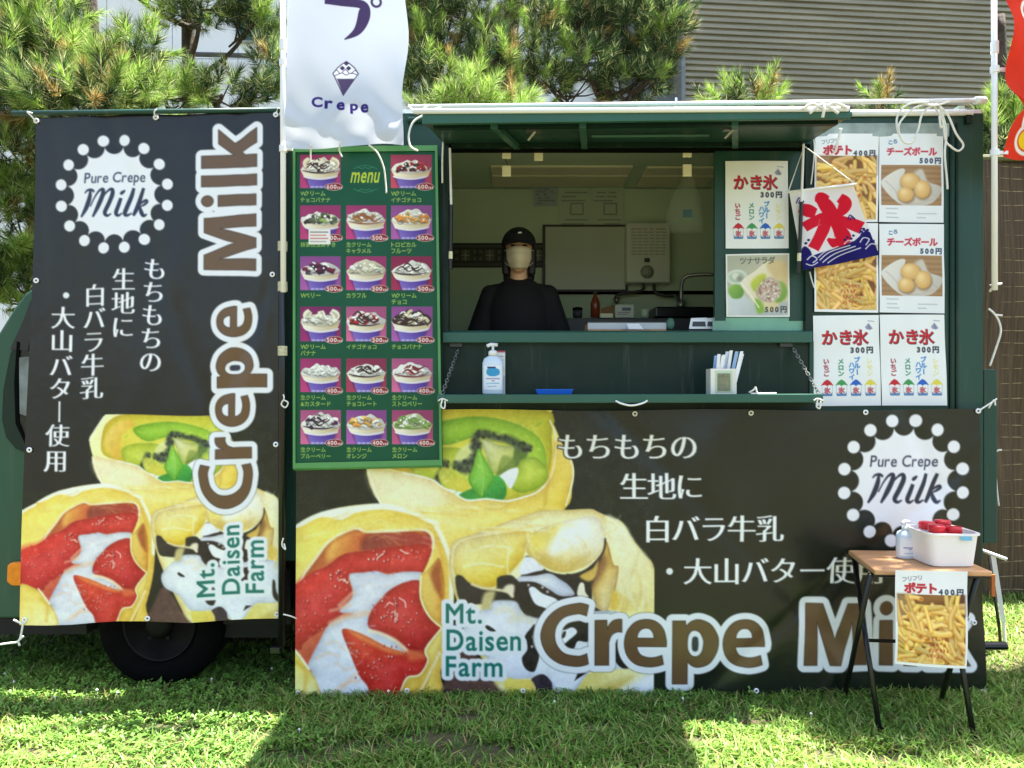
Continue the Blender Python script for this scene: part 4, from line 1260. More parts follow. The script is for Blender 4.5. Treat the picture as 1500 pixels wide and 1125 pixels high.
    c.poly(z2([(1130, 1000), (1237, 950), (1237, 1110), (1000, 1110)]), (238, 240, 246), soft=7)
    rr = np.random.default_rng(41)
    for k in range(46):                                   # creases and browning of the thin pancakes
        t = rr.random()
        x0 = 560 + 230 * rr.random(); y0 = 742 + 40 * rr.random() - .0006 * (x0 - 690) ** 2
        c.line([(x0, y0), (x0 + rr.uniform(12, 34), y0 + rr.uniform(-2, 5)), (x0 + rr.uniform(36, 70), y0 + rr.uniform(-6, 6))], rr.uniform(1, 3.4), [(254, 248, 206), (226, 184, 60), (246, 230, 130)][k % 3], 2, rr.uniform(.2, .5))
    for k in range(40):
        x0, y0 = rr.uniform(400, 620), rr.uniform(752, 792)
        y0 += .0012 * (x0 - 555) ** 2
        c.line([(x0, y0), (x0 + 14, y0 - 4 * (1 if x0 < 555 else -1)), (x0 + rr.uniform(20, 40), y0 - 8 * (1 if x0 < 540 else -1))], rr.uniform(.8, 2.4), [(254, 246, 190), (220, 176, 40), (240, 214, 100)][k % 3], 1.6, rr.uniform(.2, .5)) if y0 < 800 else None
    for k in range(34):
        x0, y0 = rr.uniform(680, 930), rr.uniform(752, 800)
        c.line([(x0, y0), (x0 + rr.uniform(-10, 20), y0 + rr.uniform(8, 20)), (x0 + rr.uniform(-14, 26), y0 + rr.uniform(20, 36))], rr.uniform(.8, 2.6), [(254, 250, 226), (224, 196, 100), (250, 240, 190)][k % 3], 1.8, rr.uniform(.15, .4))
    for k in range(26):
        x0, y0 = rr.uniform(905, 950), rr.uniform(800, 880)
        c.line([(x0, y0), (x0 + rr.uniform(-8, 8), y0 + 18), (x0 + rr.uniform(-14, 8), y0 + 40)], rr.uniform(1, 4), [(254, 250, 230), (216, 186, 104)][k % 2], 2.4, rr.uniform(.12, .35))
    for k in range(60):                                   # whipped cream ridges
        x0, y0 = (rr.uniform(470, 545), rr.uniform(895, 1010)) if k % 2 else (rr.uniform(515, 610), rr.uniform(842, 885))
        c.line([(x0, y0), (x0 + rr.uniform(4, 12), y0 + rr.uniform(-5, 5)), (x0 + rr.uniform(10, 22), y0 + rr.uniform(-6, 8))], rr.uniform(.8, 2.6), [(255, 255, 255), (206, 208, 222), (240, 214, 196)][k % 3], 1.3, rr.uniform(.2, .5)) if np.min(c.img[int(np.clip(y0 - c.y0, 0, c.h - 1)), int(np.clip(x0 - c.x0, 0, c.w - 1))]) > 200 else None
    for k in range(150):                                  # berries: lighter veins and gloss
        x0, y0 = rr.uniform(390, 640), rr.uniform(800, 1018)
        p = c.img[int(np.clip(y0 - c.y0, 0, c.h - 1)), int(np.clip(x0 - c.x0, 0, c.w - 1))]
        if p[0] > 170 and p[1] < 80:
            c.line([(x0, y0), (x0 + rr.uniform(-5, 5), y0 + rr.uniform(-4, 4))], rr.uniform(.8, 3), [(238, 96, 76), (160, 14, 26), (250, 170, 150)][k % 3], 1.4, rr.uniform(.25, .6))
    for k in range(90):                                   # kiwi flesh
        x0, y0 = rr.uniform(600, 800), rr.uniform(612, 725)
        p = c.img[int(y0 - c.y0), int(x0 - c.x0)]
        if p[1] > 170 and p[2] < 110:
            c.line([(x0, y0), (x0 + rr.uniform(-7, 7), y0 + rr.uniform(-5, 7))], rr.uniform(.8, 3), [(222, 232, 120), (120, 170, 40), (240, 236, 150)][k % 3], 1.6, rr.uniform(.2, .5))
    c.noise(6, 9, seed=1); c.noise(7, 2.2, seed=2); c.noise(5, 24, seed=3, tint=(1, 1, .3))
    m_ = c.img.mean(-1, keepdims=True)
    lit = np.clip((m_ - 60) / 60, 0, 1)
    c.img = np.clip(c.img * (1 - lit) + (m_ + (c.img - m_) * 1.06 + 7) * lit, 0, 252)
    return c


PIC = crepe_picture()
BROWN, NAVY, TEAL = (106, 79, 54), (34, 40, 66), (28, 116, 104)


def badge(c, cx, cy, k):
    """white crown badge: a scalloped disc with sixteen beads"""
    wn = c._win((cx - 95 * k, cy - 95 * k), (cx + 95 * k, cy + 95 * k), 2)
    X, Y = wn[4] - cx, wn[5] - cy
    d = 70 * k - np.sqrt(X * X + Y * Y)
    for i in range(16):
        a = 2 * PI * i / 16
        d = np.minimum(d, np.sqrt((X - 73.5 * k * math.cos(a)) ** 2 + (Y - 73.5 * k * math.sin(a)) ** 2) - 14.2 * k)
    for i in range(16):
        a = 2 * PI * (i + .5) / 16
        d = np.maximum(d, 8.3 * k - np.sqrt((X - 80 * k * math.cos(a)) ** 2 + (Y - 80 * k * math.sin(a)) ** 2))
    c._blend(wn, np.clip(.5 + d / 1.4, 0, 1), (240, 242, 246))


def milk_script(c, x0, y0, x1, y1):
    W, Hh = x1 - x0, y1 - y0
    q = lambda pts: [(x0 + x * W, y0 + y * Hh) for x, y in pts]
    t = W / 100
    c.taper(q([(.145, .03), (.13, .3), (.08, .65), (0.0, .99)]), [3 * t, 6 * t, 6.5 * t, 2.5 * t], NAVY)
    c.taper(q([(.06, .14), (.10, .04), (.16, .02), (.20, .1)]), [1.5 * t, 3 * t, 3.5 * t, 3 * t], NAVY)
    c.taper(q([(.14, .62), (.20, .32), (.27, .08), (.33, .02), (.33, .2), (.26, .6), (.175, .99)]), [1.6 * t, 2 * t, 3 * t, 5 * t, 6.5 * t, 6.5 * t, 3 * t], NAVY)
    c.taper(q([(.26, .62), (.33, .3), (.41, .08), (.47, .03), (.48, .2), (.42, .55), (.36, .85), (.40, .97), (.46, .9)]), [1.6 * t, 2 * t, 3 * t, 5 * t, 6.5 * t, 6.5 * t, 6 * t, 4 * t, 1.5 * t], NAVY)
    c.taper(q([(.61, .36), (.575, .6), (.535, .88), (.57, .98), (.63, .9)]), [5 * t, 6 * t, 6 * t, 4 * t, 1.5 * t], NAVY)
    c.taper(q([(.60, .22), (.63, .16), (.67, .08)]), [3 * t, 5 * t, 2 * t], NAVY)
    c.taper(q([(.80, .0), (.765, .3), (.70, .7), (.67, .92), (.71, .98), (.77, .9)]), [4.5 * t, 6 * t, 6.5 * t, 6 * t, 4 * t, 1.5 * t], NAVY)
    c.taper(q([(.955, .0), (.91, .3), (.85, .7), (.795, .99)]), [4.5 * t, 6 * t, 6.5 * t, 4 * t], NAVY)
    c.taper(q([(.86, .66), (.93, .5), (.99, .44), (1.0, .5), (.95, .6), (.89, .66)]), [1.5 * t, 3 * t, 4.5 * t, 4 * t, 3 * t, 1.5 * t], NAVY)
    c.taper(q([(.89, .66), (.91, .85), (.945, .98), (1.0, .92)]), [3 * t, 6 * t, 5 * t, 1.5 * t], NAVY)


# heavy humanist letters, each inside its unit box (y down); a third value marks a point on a curve
HERO = {
    'C': [[(1, .03), (.9, .006, 1), (.76, 0, 1), (.40, .07, 1), (.12, .25, 1), (0, .51, 1), (.11, .77, 1), (.38, .94, 1), (.72, 1, 1), (.9, .99, 1), (1, .965), (.965, .80), (.88, .825, 1), (.76, .835, 1), (.50, .79, 1), (.34, .66, 1), (.29, .5, 1), (.34, .34, 1), (.50, .215, 1), (.76, .165, 1), (.88, .178, 1), (.955, .20)]],
    'r': [[(0, .02), (.44, .02), (.455, .22), (.54, .11, 1), (.68, .03, 1), (.88, 0, 1), (1, .005), (1, .285), (.82, .28, 1), (.62, .35, 1), (.52, .5, 1), (.515, .58), (.515, 1), (0, 1)]],
    'e': [[(.995, .575), (1, .46, 1), (.93, .21, 1), (.76, .05, 1), (.52, 0, 1), (.26, .06, 1), (.07, .25, 1), (0, .51, 1), (.07, .77, 1), (.27, .945, 1), (.56, 1, 1), (.78, .985, 1), (.935, .945), (.895, .755), (.75, .795, 1), (.58, .805, 1), (.40, .755, 1), (.315, .65, 1), (.30, .575)],
          [(.30, .395), (.33, .29, 1), (.41, .21, 1), (.51, .185, 1), (.61, .205, 1), (.685, .29, 1), (.705, .395)]],
    'p': [[(0, .02), (.275, .02), (.29, .105), (.40, .03, 1), (.58, 0, 1), (.82, .07, 1), (.97, .23, 1), (1, .36, 1), (.95, .52, 1), (.80, .68, 1), (.58, .74, 1), (.43, .72, 1), (.325, .655), (.325, 1), (0, 1)],
          [(.322, .34), (.34, .25, 1), (.40, .185, 1), (.49, .165, 1), (.60, .205, 1), (.665, .30, 1), (.675, .37, 1), (.645, .49, 1), (.57, .56, 1), (.48, .575, 1), (.40, .55, 1), (.34, .48, 1), (.322, .41)]],
    'M': [[(0, 1), (.05, 0), (.305, 0), (.46, .45), (.50, .60), (.54, .45), (.70, 0), (.95, 0), (1, 1), (.785, 1), (.765, .30), (.72, .48), (.575, 1), (.41, 1), (.27, .48), (.225, .30), (.205, 1)]],
    'i': [[(.0, .30), (1, .30), (1, 1), (0, 1)], [(.5, 0, 1), (.85, .032, 1), (1, .107, 1), (.85, .182, 1), (.5, .214, 1), (.15, .182, 1), (0, .107, 1), (.15, .032, 1)]],
    'l': [[(0, 0), (1, 0), (1, 1), (0, 1)]],
    'k': [[(0, 0), (.325, 0), (.325, .585), (.40, .515), (.63, .31), (1, .31), (.63, .60), (1.02, 1), (.635, 1), (.40, .72), (.325, .79), (.325, 1), (0, 1)]]}


def hero(ch):
    out = []
    for k, c in enumerate(HERO[ch]):
        n = len(c)
        pts = []
        if all(len(p) == 3 for p in c):
            pts = [np.array(q) for q in smoothline([p[:2] for p in c], 5, True)]
        else:
            st = next(i for i in range(n) if len(c[i]) == 2)
            ring = [c[(st + i) % n] for i in range(n + 1)]
            run = [ring[0][:2]]
            for p in ring[1:]:
                run.append(p[:2])
                if len(p) == 2:
                    q = smoothline(run, 5) if len(run) > 2 else [np.array(r_, float) for r_ in run]
                    pts += list(q[:-1])
                    run = [p[:2]]
        a = np.array(pts)
        ar = np.sum(a[:, 0] * np.roll(a[:, 1], -1) - np.roll(a[:, 0], -1) * a[:, 1])
        inner = k == 1 and ch in 'ep'
        if (ar > 0) == inner: a = a[::-1]
        out.append(a)
    return out


def letters(c, items, rot, border, bcol, col):
    outs = []
    for ch, (x0, y0, x1, y1) in items:
        outs.append([np.stack([x0 + u[:, 1] * (x1 - x0), y1 - u[:, 0] * (y1 - y0)], 1) if rot else np.stack([x0 + u[:, 0] * (x1 - x0), y0 + u[:, 1] * (y1 - y0)], 1) for u in hero(ch)])
    for o in outs: c.fill(o, (30, 30, 30), border + 0.9, .7, .5)
    for o in outs: c.fill(o, bcol, border, .7)
    for o in outs:
        c.fill(o, (62, 46, 36), .6, .6)
        c.fill(o, col, -.5, .6)


def vinyl_base(c, seed):
    c.noise(3.5, 60, seed=seed); c.noise(1.5, 9, seed=seed + 1)


def wide_banner():
    c = Canvas(424, 594, 1456, 1026, 1.0, (25, 31, 25))
    vinyl_base(c, 5)
    a, b = int(958 - c.x0), 0
    i0, j0 = int(433 - c.x0) - 9, 0
    X = np.arange(c.x0, 958)[None, :].repeat(c.h, 0) + .5; Y = (np.arange(c.h) + c.y0 + .5)[:, None].repeat(X.shape[1], 1)
    c.img[:, :X.shape[1]] = PIC.sample(X, Y)
    wt = (240, 241, 240)
    for st, x, y, p in (("もちもちの", 836, 654, 41.2), ("生地に", 928, 712, 40.5), ("白バラ牛乳", 962, 774, 41.3), ("大山バター使用", 1021, 836, 42.4)):
        for i, ch in enumerate(st):
            c.char(ch, x + i * p, y, 43, (250, 251, 250), 0.010, 0.016, border=1.4, bcol=(26, 26, 24))
    c.disc(980, 836, 5, wt)
    badge(c, 1324, 704.5, 1.12)
    c.text("Pure Crepe", 1273.7, 667, 1375, 689, NAVY, 0.004, shear=.12)
    milk_script(c, 1271, 694, 1380, 737)
    for st, bx in (("Mt.", (653, 884, 706, 913)), ("Daisen", (654, 922, 763, 953)), ("Farm", (653, 961, 736, 991))):
        c.text(st, *bx, TEAL, .012, border=6.5, bcol=(238, 241, 244))
    for st, bx in (("Mt.", (653, 884, 706, 913)), ("Daisen", (654, 922, 763, 953)), ("Farm", (653, 961, 736, 991))):
        c.text(st, *bx, TEAL, .012)
    letters(c, [("C", (792, 883, 862, 976)), ("r", (871.5, 907, 911, 975)), ("e", (914.6, 907, 976, 977)), ("p", (985, 907, 1052, 1002)), ("e", (1058.5, 907, 1120, 977)), ("M", (1178, 885, 1271, 975)), ("i", (1289, 881, 1308, 975)), ("l", (1324, 876, 1342, 975)), ("k", (1357, 876, 1419, 975))], 0, 10, (238, 241, 246), BROWN)
    c.poly([(1014, 934), (1022, 934), (1022, 952), (1014, 952)], (44, 48, 66), soft=.8)
    c.blur(1)
    return c


def tall_banner():
    c = Canvas(20, 155, 420, 922, 1.0, (26, 27, 29))
    vinyl_base(c, 15)
    X = (np.arange(c.w) + c.x0 + .5)[None, :].repeat(c.h, 0); Y = (np.arange(c.h) + c.y0 + .5)[:, None].repeat(c.w, 1)
    m = Y > 608
    col = PIC.sample((X + 252) / .722, (Y - 176) / .722)
    # beyond the cropped picture's right edge the vinyl stays dark
    m &= (X < 411) & ~((X < 130) & (Y < 720) & (np.abs(col - np.array([25, 31, 25])).max(-1) < 16))
    c.img[m] = col[m]
    wt = (236, 238, 242)
    for st, x, y, p in (("もちもちの", 225, 394, 34), ("生地に", 179, 410, 35), ("白バラ牛乳", 136, 432, 34)):
        for i, ch in enumerate(st):
            c.char(ch, x - i * (0.8 if st[0] != '生' else 0), y + i * p, 36, (248, 249, 252), 0.010, 0.016)
    for ch, x, y in zip("・大山バター使用", (91, 89, 88, 87, 87, 86, 84, 82), (431, 464, 498, 535, 568, 602, 637, 674)):
        if ch == '・': c.disc(x + 2, y, 4.6, wt)
        else: c.char(ch, x, y, 36, (248, 249, 252), 0.010, 0.016, rot=1 if ch == 'ー' else 0)
    badge(c, 164, 284.5, 1.0)
    c.text("Pure Crepe", 120, 252, 210, 272, NAVY, 0.004, shear=.12)
    milk_script(c, 115, 276, 212, 317)
    for k in (0, 1):
        for st, bx in (("Mt.", (290, 824, 315, 873)), ("Daisen", (325, 770, 351, 871)), ("Farm", (359, 793, 386, 870))):
            c.text(st, *bx, TEAL, .012, 1, border=5.5 * (1 - k), bcol=(238, 241, 244))
    letters(c, [("C", (293, 680, 371, 745)), ("r", (316, 641, 370, 672)), ("e", (316, 577, 368, 625)), ("p", (318, 510, 393, 568)), ("e", (318, 449.6, 370, 494)), ("M", (298, 315, 375, 398)), ("i", (294, 286, 375, 302)), ("l", (294, 257, 376, 273)), ("k", (294, 190, 376, 246))], 1, 9, (238, 241, 246), BROWN)
    c.poly([(339, 536), (352, 536), (352, 543), (339, 543)], (44, 48, 66), soft=.8)
    c.blur(1)
    return c


def folds(amp, k):
    def f(u, v):
        w1 = np.sin(3.1 * u * k + 2.2 * v) * np.sin(2.3 * v + 1)
        w2 = np.sin(9 * u * k - 3.5 * v + 1.3) * (0.3 + v) * .5
        w3 = np.sin(21 * u * k + 7 * v) * np.abs(v - .5)
        w4 = sum(a_ * np.exp(-((u * k - u0 - sl_ * (v - .5)) / wd) ** 2) for u0, sl_, wd, a_ in ((.25 * k, .5, .06, .5), (.48 * k, -.7, .08, -.5), (.66 * k, .9, .05, .6), (.83 * k, -1.1, .045, .7), (.9 * k, -.6, .035, -.6), (.97 * k, .35, .03, .6), (.07 * k, .2, .04, .5)))
        return -0.062 + amp * (0.6 * w1 + 0.5 * w2 + 0.25 * w3 + .55 * w4)
    return f


def eyelets(parent, pts, surf, box4):
    x0, y0, x1, y1 = box4
    for px, py in pts:
        bm = B()
        Y = float(surf(np.array((px - x0) / (x1 - x0)), np.array((py - y0) / (y1 - y0)))) - 0.006
        c = P(px, py, Y)
        ring = [c + Vector((0.0088 * math.cos(a), 0, 0.0088 * math.sin(a))) for a in np.linspace(0, 2 * PI, 17)]
        tube(bm, ring, 0.0042, 6)
        obj("eyelet", bm, M['alu'], parent, smooth=True)


wb = thing("wide_banner", "wide dark vinyl banner of crepe pictures hung along the truck's lower side", "banner", (0.6, -0.05, 0))
wo = sheet("vinyl_sheet", wide_banner(), [(433, 601), (1436, 600), (1444, 1020), (433, 1021)], folds(0.020, 2.2), M['vinyl'], wb, 1.0,
           edge=lambda u, v: (0.8 * np.sin(v * 9) * u ** 20, 1.3 * np.sin(u * 26) * v ** 20 + 1.2 * np.sin(u * 18) * (1 - v) ** 20))
eyelets(wb, [(930, 606), (1100, 605), (1268, 604), (1433, 602), (1108, 1012), (1278, 1013), (1427, 912), (1440, 1014), (596, 1012), (437, 1015), (766, 1012)], folds(0.020, 2.2), (433, 601, 1440, 1020))
tb = thing("tall_banner", "tall dark vinyl banner with sideways lettering hung over the truck's cab", "banner", (-1.7, -0.08, 0))
tall_off = lambda u, v: folds(0.018, 1.2)(u, v) - 0.03
to = sheet("vinyl_sheet", tall_banner(), [(50, 171), (409, 163), (411, 907), (31, 915)], tall_off, M['vinyl'], tb, 1.0,
           edge=lambda u, v: (2.0 * np.sin(v * 5) * (1 - u) + 1.2 * np.sin(v * 6.3 + 1), 1.2 * np.sin(u * 12)))
eyelets(tb, [(53, 177), (228, 172), (404, 168), (53, 411), (399, 402), (43, 659), (404, 651), (216, 906), (406, 900), (36, 908)], tall_off, (42, 167, 410, 911))
# ------------------------------------------------------------------ the menu board
def cup_photo(c, x0, y0, x1, y1, bg, tops, seed, drizzle=None, banana=False):
    """one small product photograph: a heaped crepe in a violet sleeve"""
    r = np.random.default_rng(seed)
    w_, h_ = x1 - x0, y1 - y0
    q = lambda pts: [(x0 + a * w_, y0 + b * h_) for a, b in pts]
    c.fill([np.array(q([(0, 0), (1, 0), (1, 1), (0, 1)]))], (tuple(np.array(bg) * 1.08), tuple(np.array(bg) * .74 + np.array((40, 10, 40)) * .3), (x0, y1), (x0 + w_ * .4, y0)), 0, .4)
    t = r.uniform(-.03, .03)                                # each cup stands a little differently
    sk = r.uniform(-.03, .03)
    c.poly(q([(.10 + t, .66), (.90 + t, .64 + sk), (.81 + t, 1.0), (.23 + t, 1.0)]), (40, 20, 60), False, 2.2, .5)
    c.poly(q([(.15 + t, .64), (.87 + t, .62 + sk), (.79 + t, 1.0), (.24 + t, 1.0)]), ((84, 56, 152), (128, 108, 196), (x0 + w_ * .7, y0 + .66 * h_), (x0 + w_ * .3, y1)), False, .5)
    for k in range(5):
        xx = .30 + .11 * k + t
        c.disc(x0 + xx * w_, y1 - 1.6, 2.6, (206, 206, 236), 1.0, 1.3, .8)
    c.poly(q([(0, .42), (.1, .50), (.5, .56), (.9, .49 + sk), (1.0, .38 + sk), (.94, .56), (.88, .66), (.5, .72), (.13, .66), (.05, .55)]), ((246, 240, 216), (206, 190, 148), (x0 + w_ * .3, y0 + .42 * h_), (x0 + w_ * .7, y0 + .72 * h_)), True, .5)
    c.poly(q([(.11 + t, .63), (.5, .69), (.89 + t, .62), (.87 + t, .69), (.5, .755), (.14 + t, .70)]), ((246, 242, 240), (212, 200, 206), (x0, y0), (x1, y0)), True, .5)
    # heap: a ragged outline filled with pieces
    hh = r.uniform(.08, .2)
    N = 11
    prof = []
    for k in range(N):
        u = .03 + .94 * k / (N - 1)
        top = .42 - (.42 - hh) * math.sin(PI * (k + .25) / (N - .5)) ** .8 + r.uniform(-.045, .045)
        prof.append((u, top))
    base = tops[-1]
    heap = q(prof + [(.96, .46), (.8, .53), (.5, .57), (.2, .53), (.04, .47)])
    c.poly(heap, (70, 30, 60), True, 2.4, .35)
    c.poly(heap, (tuple(base), tuple(v * .8 for v in base), (x0 + .3 * w_, y0 + .2 * h_), (x0 + .6 * w_, y0 + .56 * h_)), True, .5)
    ptop = lambda u: np.interp(u, [p[0] for p in prof], [p[1] for p in prof])
    if banana:
        for a in (.14, .5, .86):
            b_ = q([(a - .07 * (a - .5) * 4, .13), (a + .02, .26), (.5 + (a - .5) * .7, .46)])
            c.taper(b_, [.15 * w_, .21 * w_, .12 * w_], (150, 130, 120), 1.6)
            c.taper(b_, [.13 * w_, .19 * w_, .10 * w_], (240, 236, 214))
            c.taper([(p[0] + 1, p[1] + 1) for p in b_], [.03 * w_, .07 * w_, .03 * w_], (196, 186, 160), 1)
    for k in range(30):
        u = r.uniform(.12, .88)
        v = ptop(u) + .05 + r.random() * max(.03, .48 - ptop(u) - .05)
        px, py = x0 + u * w_, y0 + v * h_
        t_ = tops[r.integers(len(tops))]
        sh = r.uniform(.8, 1.08)
        L, a = r.uniform(2.5, 7.5), r.uniform(-.7, .7)
        dx, dy = math.cos(a) * L / 2, math.sin(a) * L / 2
        wd = r.uniform(2.4, 5.4)
        c.line([(px - dx, py - dy + 1.1), (px + dx, py + dy + 1.1)], wd, tuple(x * .5 * sh for x in t_), 1.0, .7, False)
        c.line([(px - dx, py - dy), (px, py - wd * .3), (px + dx, py + dy)], wd, tuple(min(255, x * sh) for x in t_), .8)
        c.line([(px - dx * .6, py - dy - wd * .25), (px + dx * .3, py - wd * .35)], wd * .3, tuple(min(255, x * sh * 1.05 + 34) for x in t_), .9, .75, False)
    if drizzle:
        for k in range(3 + seed % 3):
            u0, v0 = r.uniform(.1, .4), r.uniform(.28, .46)
            c.taper(q([(u0, v0), (u0 + .14, v0 - .09 + r.uniform(-.05, .05)), (u0 + .3, v0 + .03), (u0 + .46, v0 - .06)]), [1, r.uniform(1.6, 3), r.uniform(1.4, 2.6), .8], drizzle)
        c.taper(q([(.07, .47), (.3, .53), (.6, .545), (.85, .49)]), [.8, 2, 1.6, .8], drizzle)
    for k in range(7):
        u = r.uniform(.2, .8)
        c.disc(x0 + u * w_, y0 + (ptop(u) + r.uniform(.04, .2)) * h_, r.uniform(.7, 1.5), (253, 251, 246), .6)


def menu_canvas():
    c = Canvas(424, 208, 652, 690, 2.0, (8, 80, 54))
    c.noise(3, 30, seed=3)
    wht, choc, red, org, grn, pur = (240, 238, 230), (62, 42, 38), (176, 40, 48), (226, 146, 62), (146, 176, 92), (70, 36, 66)
    mag, pink, vio = (188, 62, 122), (206, 104, 150), (168, 92, 168)
    X = [(439.6, 499), (506.8, 565.7), (572.4, 632.5)]
    R = [(226.7, 275.5), (300.7, 350.4), (375.4, 425), (449, 500), (525, 574.4), (600.6, 650.7)]
    G = [
        [("Wクリーム", "チョコバナナ", "600", mag, [wht, choc, wht], choc, 1), None, ("Wクリーム", "イチゴチョコ", "600", (190, 70, 100), [red, red, choc, wht], None, 0)],
        [("抹茶白玉あずき", "", "500", mag, [grn, choc, (90, 96, 70), wht], None, 0), ("生クリーム", "キャラメル", "500", mag, [wht, (216, 170, 110), wht], (150, 90, 50), 0), ("トロピカル", "フルーツ", "500", vio, [(236, 190, 110), org, wht], None, 0)],
        [("Wベリー", "", "500", vio, [pur, (120, 30, 60), wht], None, 0), ("カラフル", "", "500", mag, [wht, (226, 220, 190)], None, 0), ("Wクリーム", "チョコ", "500", (160, 40, 80), [wht, wht], choc, 0)],
        [("Wクリーム", "バナナ", "500", (150, 44, 110), [wht, (230, 226, 200)], None, 1), ("イチゴチョコ", "", "500", pink, [red, red, wht], choc, 0), ("チョコバナナ", "", "500", vio, [(226, 214, 180), wht, choc], choc, 0)],
        [("生クリーム", "&カスタード", "400", mag, [wht, wht], None, 0), ("生クリーム", "チョコレート", "400", (168, 60, 90), [wht, wht], choc, 0), ("生クリーム", "ストロベリー", "400", pink, [wht, (196, 120, 110), wht], (120, 40, 50), 0)],
        [("生クリーム", "ブルーベリー", "400", pink, [wht, pur, wht], (50, 30, 50), 0), ("生クリーム", "オレンジ", "400", vio, [org, (240, 190, 100), wht], None, 0), ("生クリーム", "メロン", "400", (190, 84, 130), [grn, wht, (200, 214, 160)], (110, 150, 70), 0)]]
    k = 0
    for r_, row in enumerate(G):
        for q_, it in enumerate(row):
            k += 1
            dx = r_ * (0.35 if q_ == 2 else .1)
            x0, x1 = X[q_][0] + dx, X[q_][1] + dx
            y0, y1 = R[r_]
            if it is None:
                c.text("menu", 513, 252, 557, 268, (196, 208, 60), .02, shear=.3)
                for sg, yy in ((-1, 247), (1, 277)):
                    c.line([(518, yy), (527, yy + 3 * sg), (535, yy + 5 * sg), (543, yy + 3 * sg), (552, yy)], .8, (60, 140, 96), .5)
                    c.line([(524, yy + 3 * sg), (530, yy), (535, yy + 2 * sg), (540, yy), (546, yy + 3 * sg)], .8, (60, 140, 96), .5)
                continue
            cup_photo(c, x0, y0, x1, y1, it[3], it[4], k, it[5], it[6])
            c.disc(x1 - 10, y1 - 2, 13.2, (220, 206, 190), .4, 5.6)
            c.disc(x1 - 10, y1 - 2, 12.4, (132, 32, 40), .4, 4.9)
            c.text(it[2], x1 - 20.5, y1 - 5.2, x1 - 6, y1 + 1.2, (250, 240, 236), .03)
            for m_ in range(3): c.rect(x1 - 5 + m_ * 2.6, y1 - 2, x1 - 3.4 + m_ * 2.6, y1 + 1, (236, 214, 210))
            tc = (204, 212, 92)
            for li, st in enumerate(it[:2]):
                if st: c.text(st, x0 + .5, y1 + 4.2 + li * 9.4, x0 + .5 + 7.3 * len(st), y1 + 11.4 + li * 9.4, tc, .012, mono=True)
    c.rect(452, 336, 484, 358, (238, 236, 230))
    for i, cl in enumerate(((90, 84, 90), (200, 90, 90), (190, 80, 84), (150, 140, 140))):
        c.line([(455, 340 + i * 4.6), (480 - 3 * (i % 2), 340 + i * 4.6)], 1.6, cl, .6, .75)
    return c


mb = thing("menu_board", "tall green menu board with a grid of crepe pictures", "menu board", (PX(538), -0.10, PZ(684)))
mcan = menu_canvas()
MQ = [(430, 216), (641, 214), (648, 681), (430, 686)]
sheet("menu_panel", mcan, MQ, -0.085, M['board'], mb, 2.0)
fr = [P(x, y, -0.083) for x, y in MQ]
bm = B()
hexa(bm, fr, [p + Vector((0, 0.02, 0)) for p in fr])
obj("backing_board", bm, M['green'], mb)
bm = B()
for i in range(4):
    a, b = fr[i], fr[(i + 1) % 4]
    cc = sum(fr, Vector()) / 4
    hexa(bm, [a + (cc - a) * .008, b + (cc - b) * .008, b + (cc - b) * .03, a + (cc - a) * .03], [q + Vector((0, -0.012, 0)) for q in (a, b, b + (cc - b) * .034, a + (cc - a) * .034)])
obj("frame", bm, M['frame'], mb)
bm = B()
tube(bm, [fr[2] + Vector((0, .005, 0)), fr[3] + Vector((0, .005, 0))], 0.012, 8)
obj("bottom_edge", bm, M['frame'], mb, smooth=True)


# ------------------------------------------------------------------ paper posters
def ice_poster():
    c = Canvas(0, 0, 93, 128, 3.0, (236, 240, 240))
    red, blk = (200, 22, 40), (40, 24, 34)
    for ch, x in (("か", 22), ("き", 45), ("氷", 66)):
        c.char(ch, x + .7, 31.7, 22.5, blk, .03)
        c.char(ch, x, 31, 22.5, red, .022)
    c.poly([(73, 17), (78, 11), (84, 19), (80, 21), (75, 20)], (150, 150, 176), False, .6)
    c.line([(77, 8), (86, 9)], .8, (130, 130, 160), .5); c.line([(78, 15), (80, 19)], 1, (96, 96, 140), .5)
    for i, ch in enumerate("300円"): c.char(ch, 57 + i * 7.4, 49, 10, (36, 40, 56), .05)
    for st, x, y, col in (("いちご", 18, 65, (160, 40, 60)), ("メロン", 38.5, 65, (50, 130, 96)), ("ブルー", 61, 63, (40, 116, 196)), ("ハワイ", 53.5, 70, (50, 126, 204)), ("レモン", 78, 65, (226, 220, 140))):
        for i, ch in enumerate(st): c.char(ch, x, y + i * 8.6, 8.6, col, .04, rot=1 if ch == 'ー' else 0)
    for x, col in ((19, (196, 30, 44)), (39, (62, 150, 84)), (59, (36, 96, 196)), (79, (228, 214, 80))):
        c.poly([(x, 90.5), (x + 4, 93), (x + 8.8, 99), (x + 3, 98), (x, 100), (x - 3, 98), (x - 8.8, 99), (x - 4, 93)], col, False, .5)
        c.line([(x - 7.5, 99), (x - 7, 113)], .5, (160, 176, 200), .4); c.line([(x + 7.5, 99), (x + 7, 113)], .5, (160, 176, 200), .4)
        c.poly([(x - 7, 109), (x - 4, 111), (x, 109.5), (x + 4, 111), (x + 7, 109), (x + 6.6, 114), (x - 6.6, 114)], (86, 130, 180), False, .5)
        c.char("氷", x, 106, 8.5, (176, 40, 60), .05)
    c.noise(2, 20, seed=1)
    return c


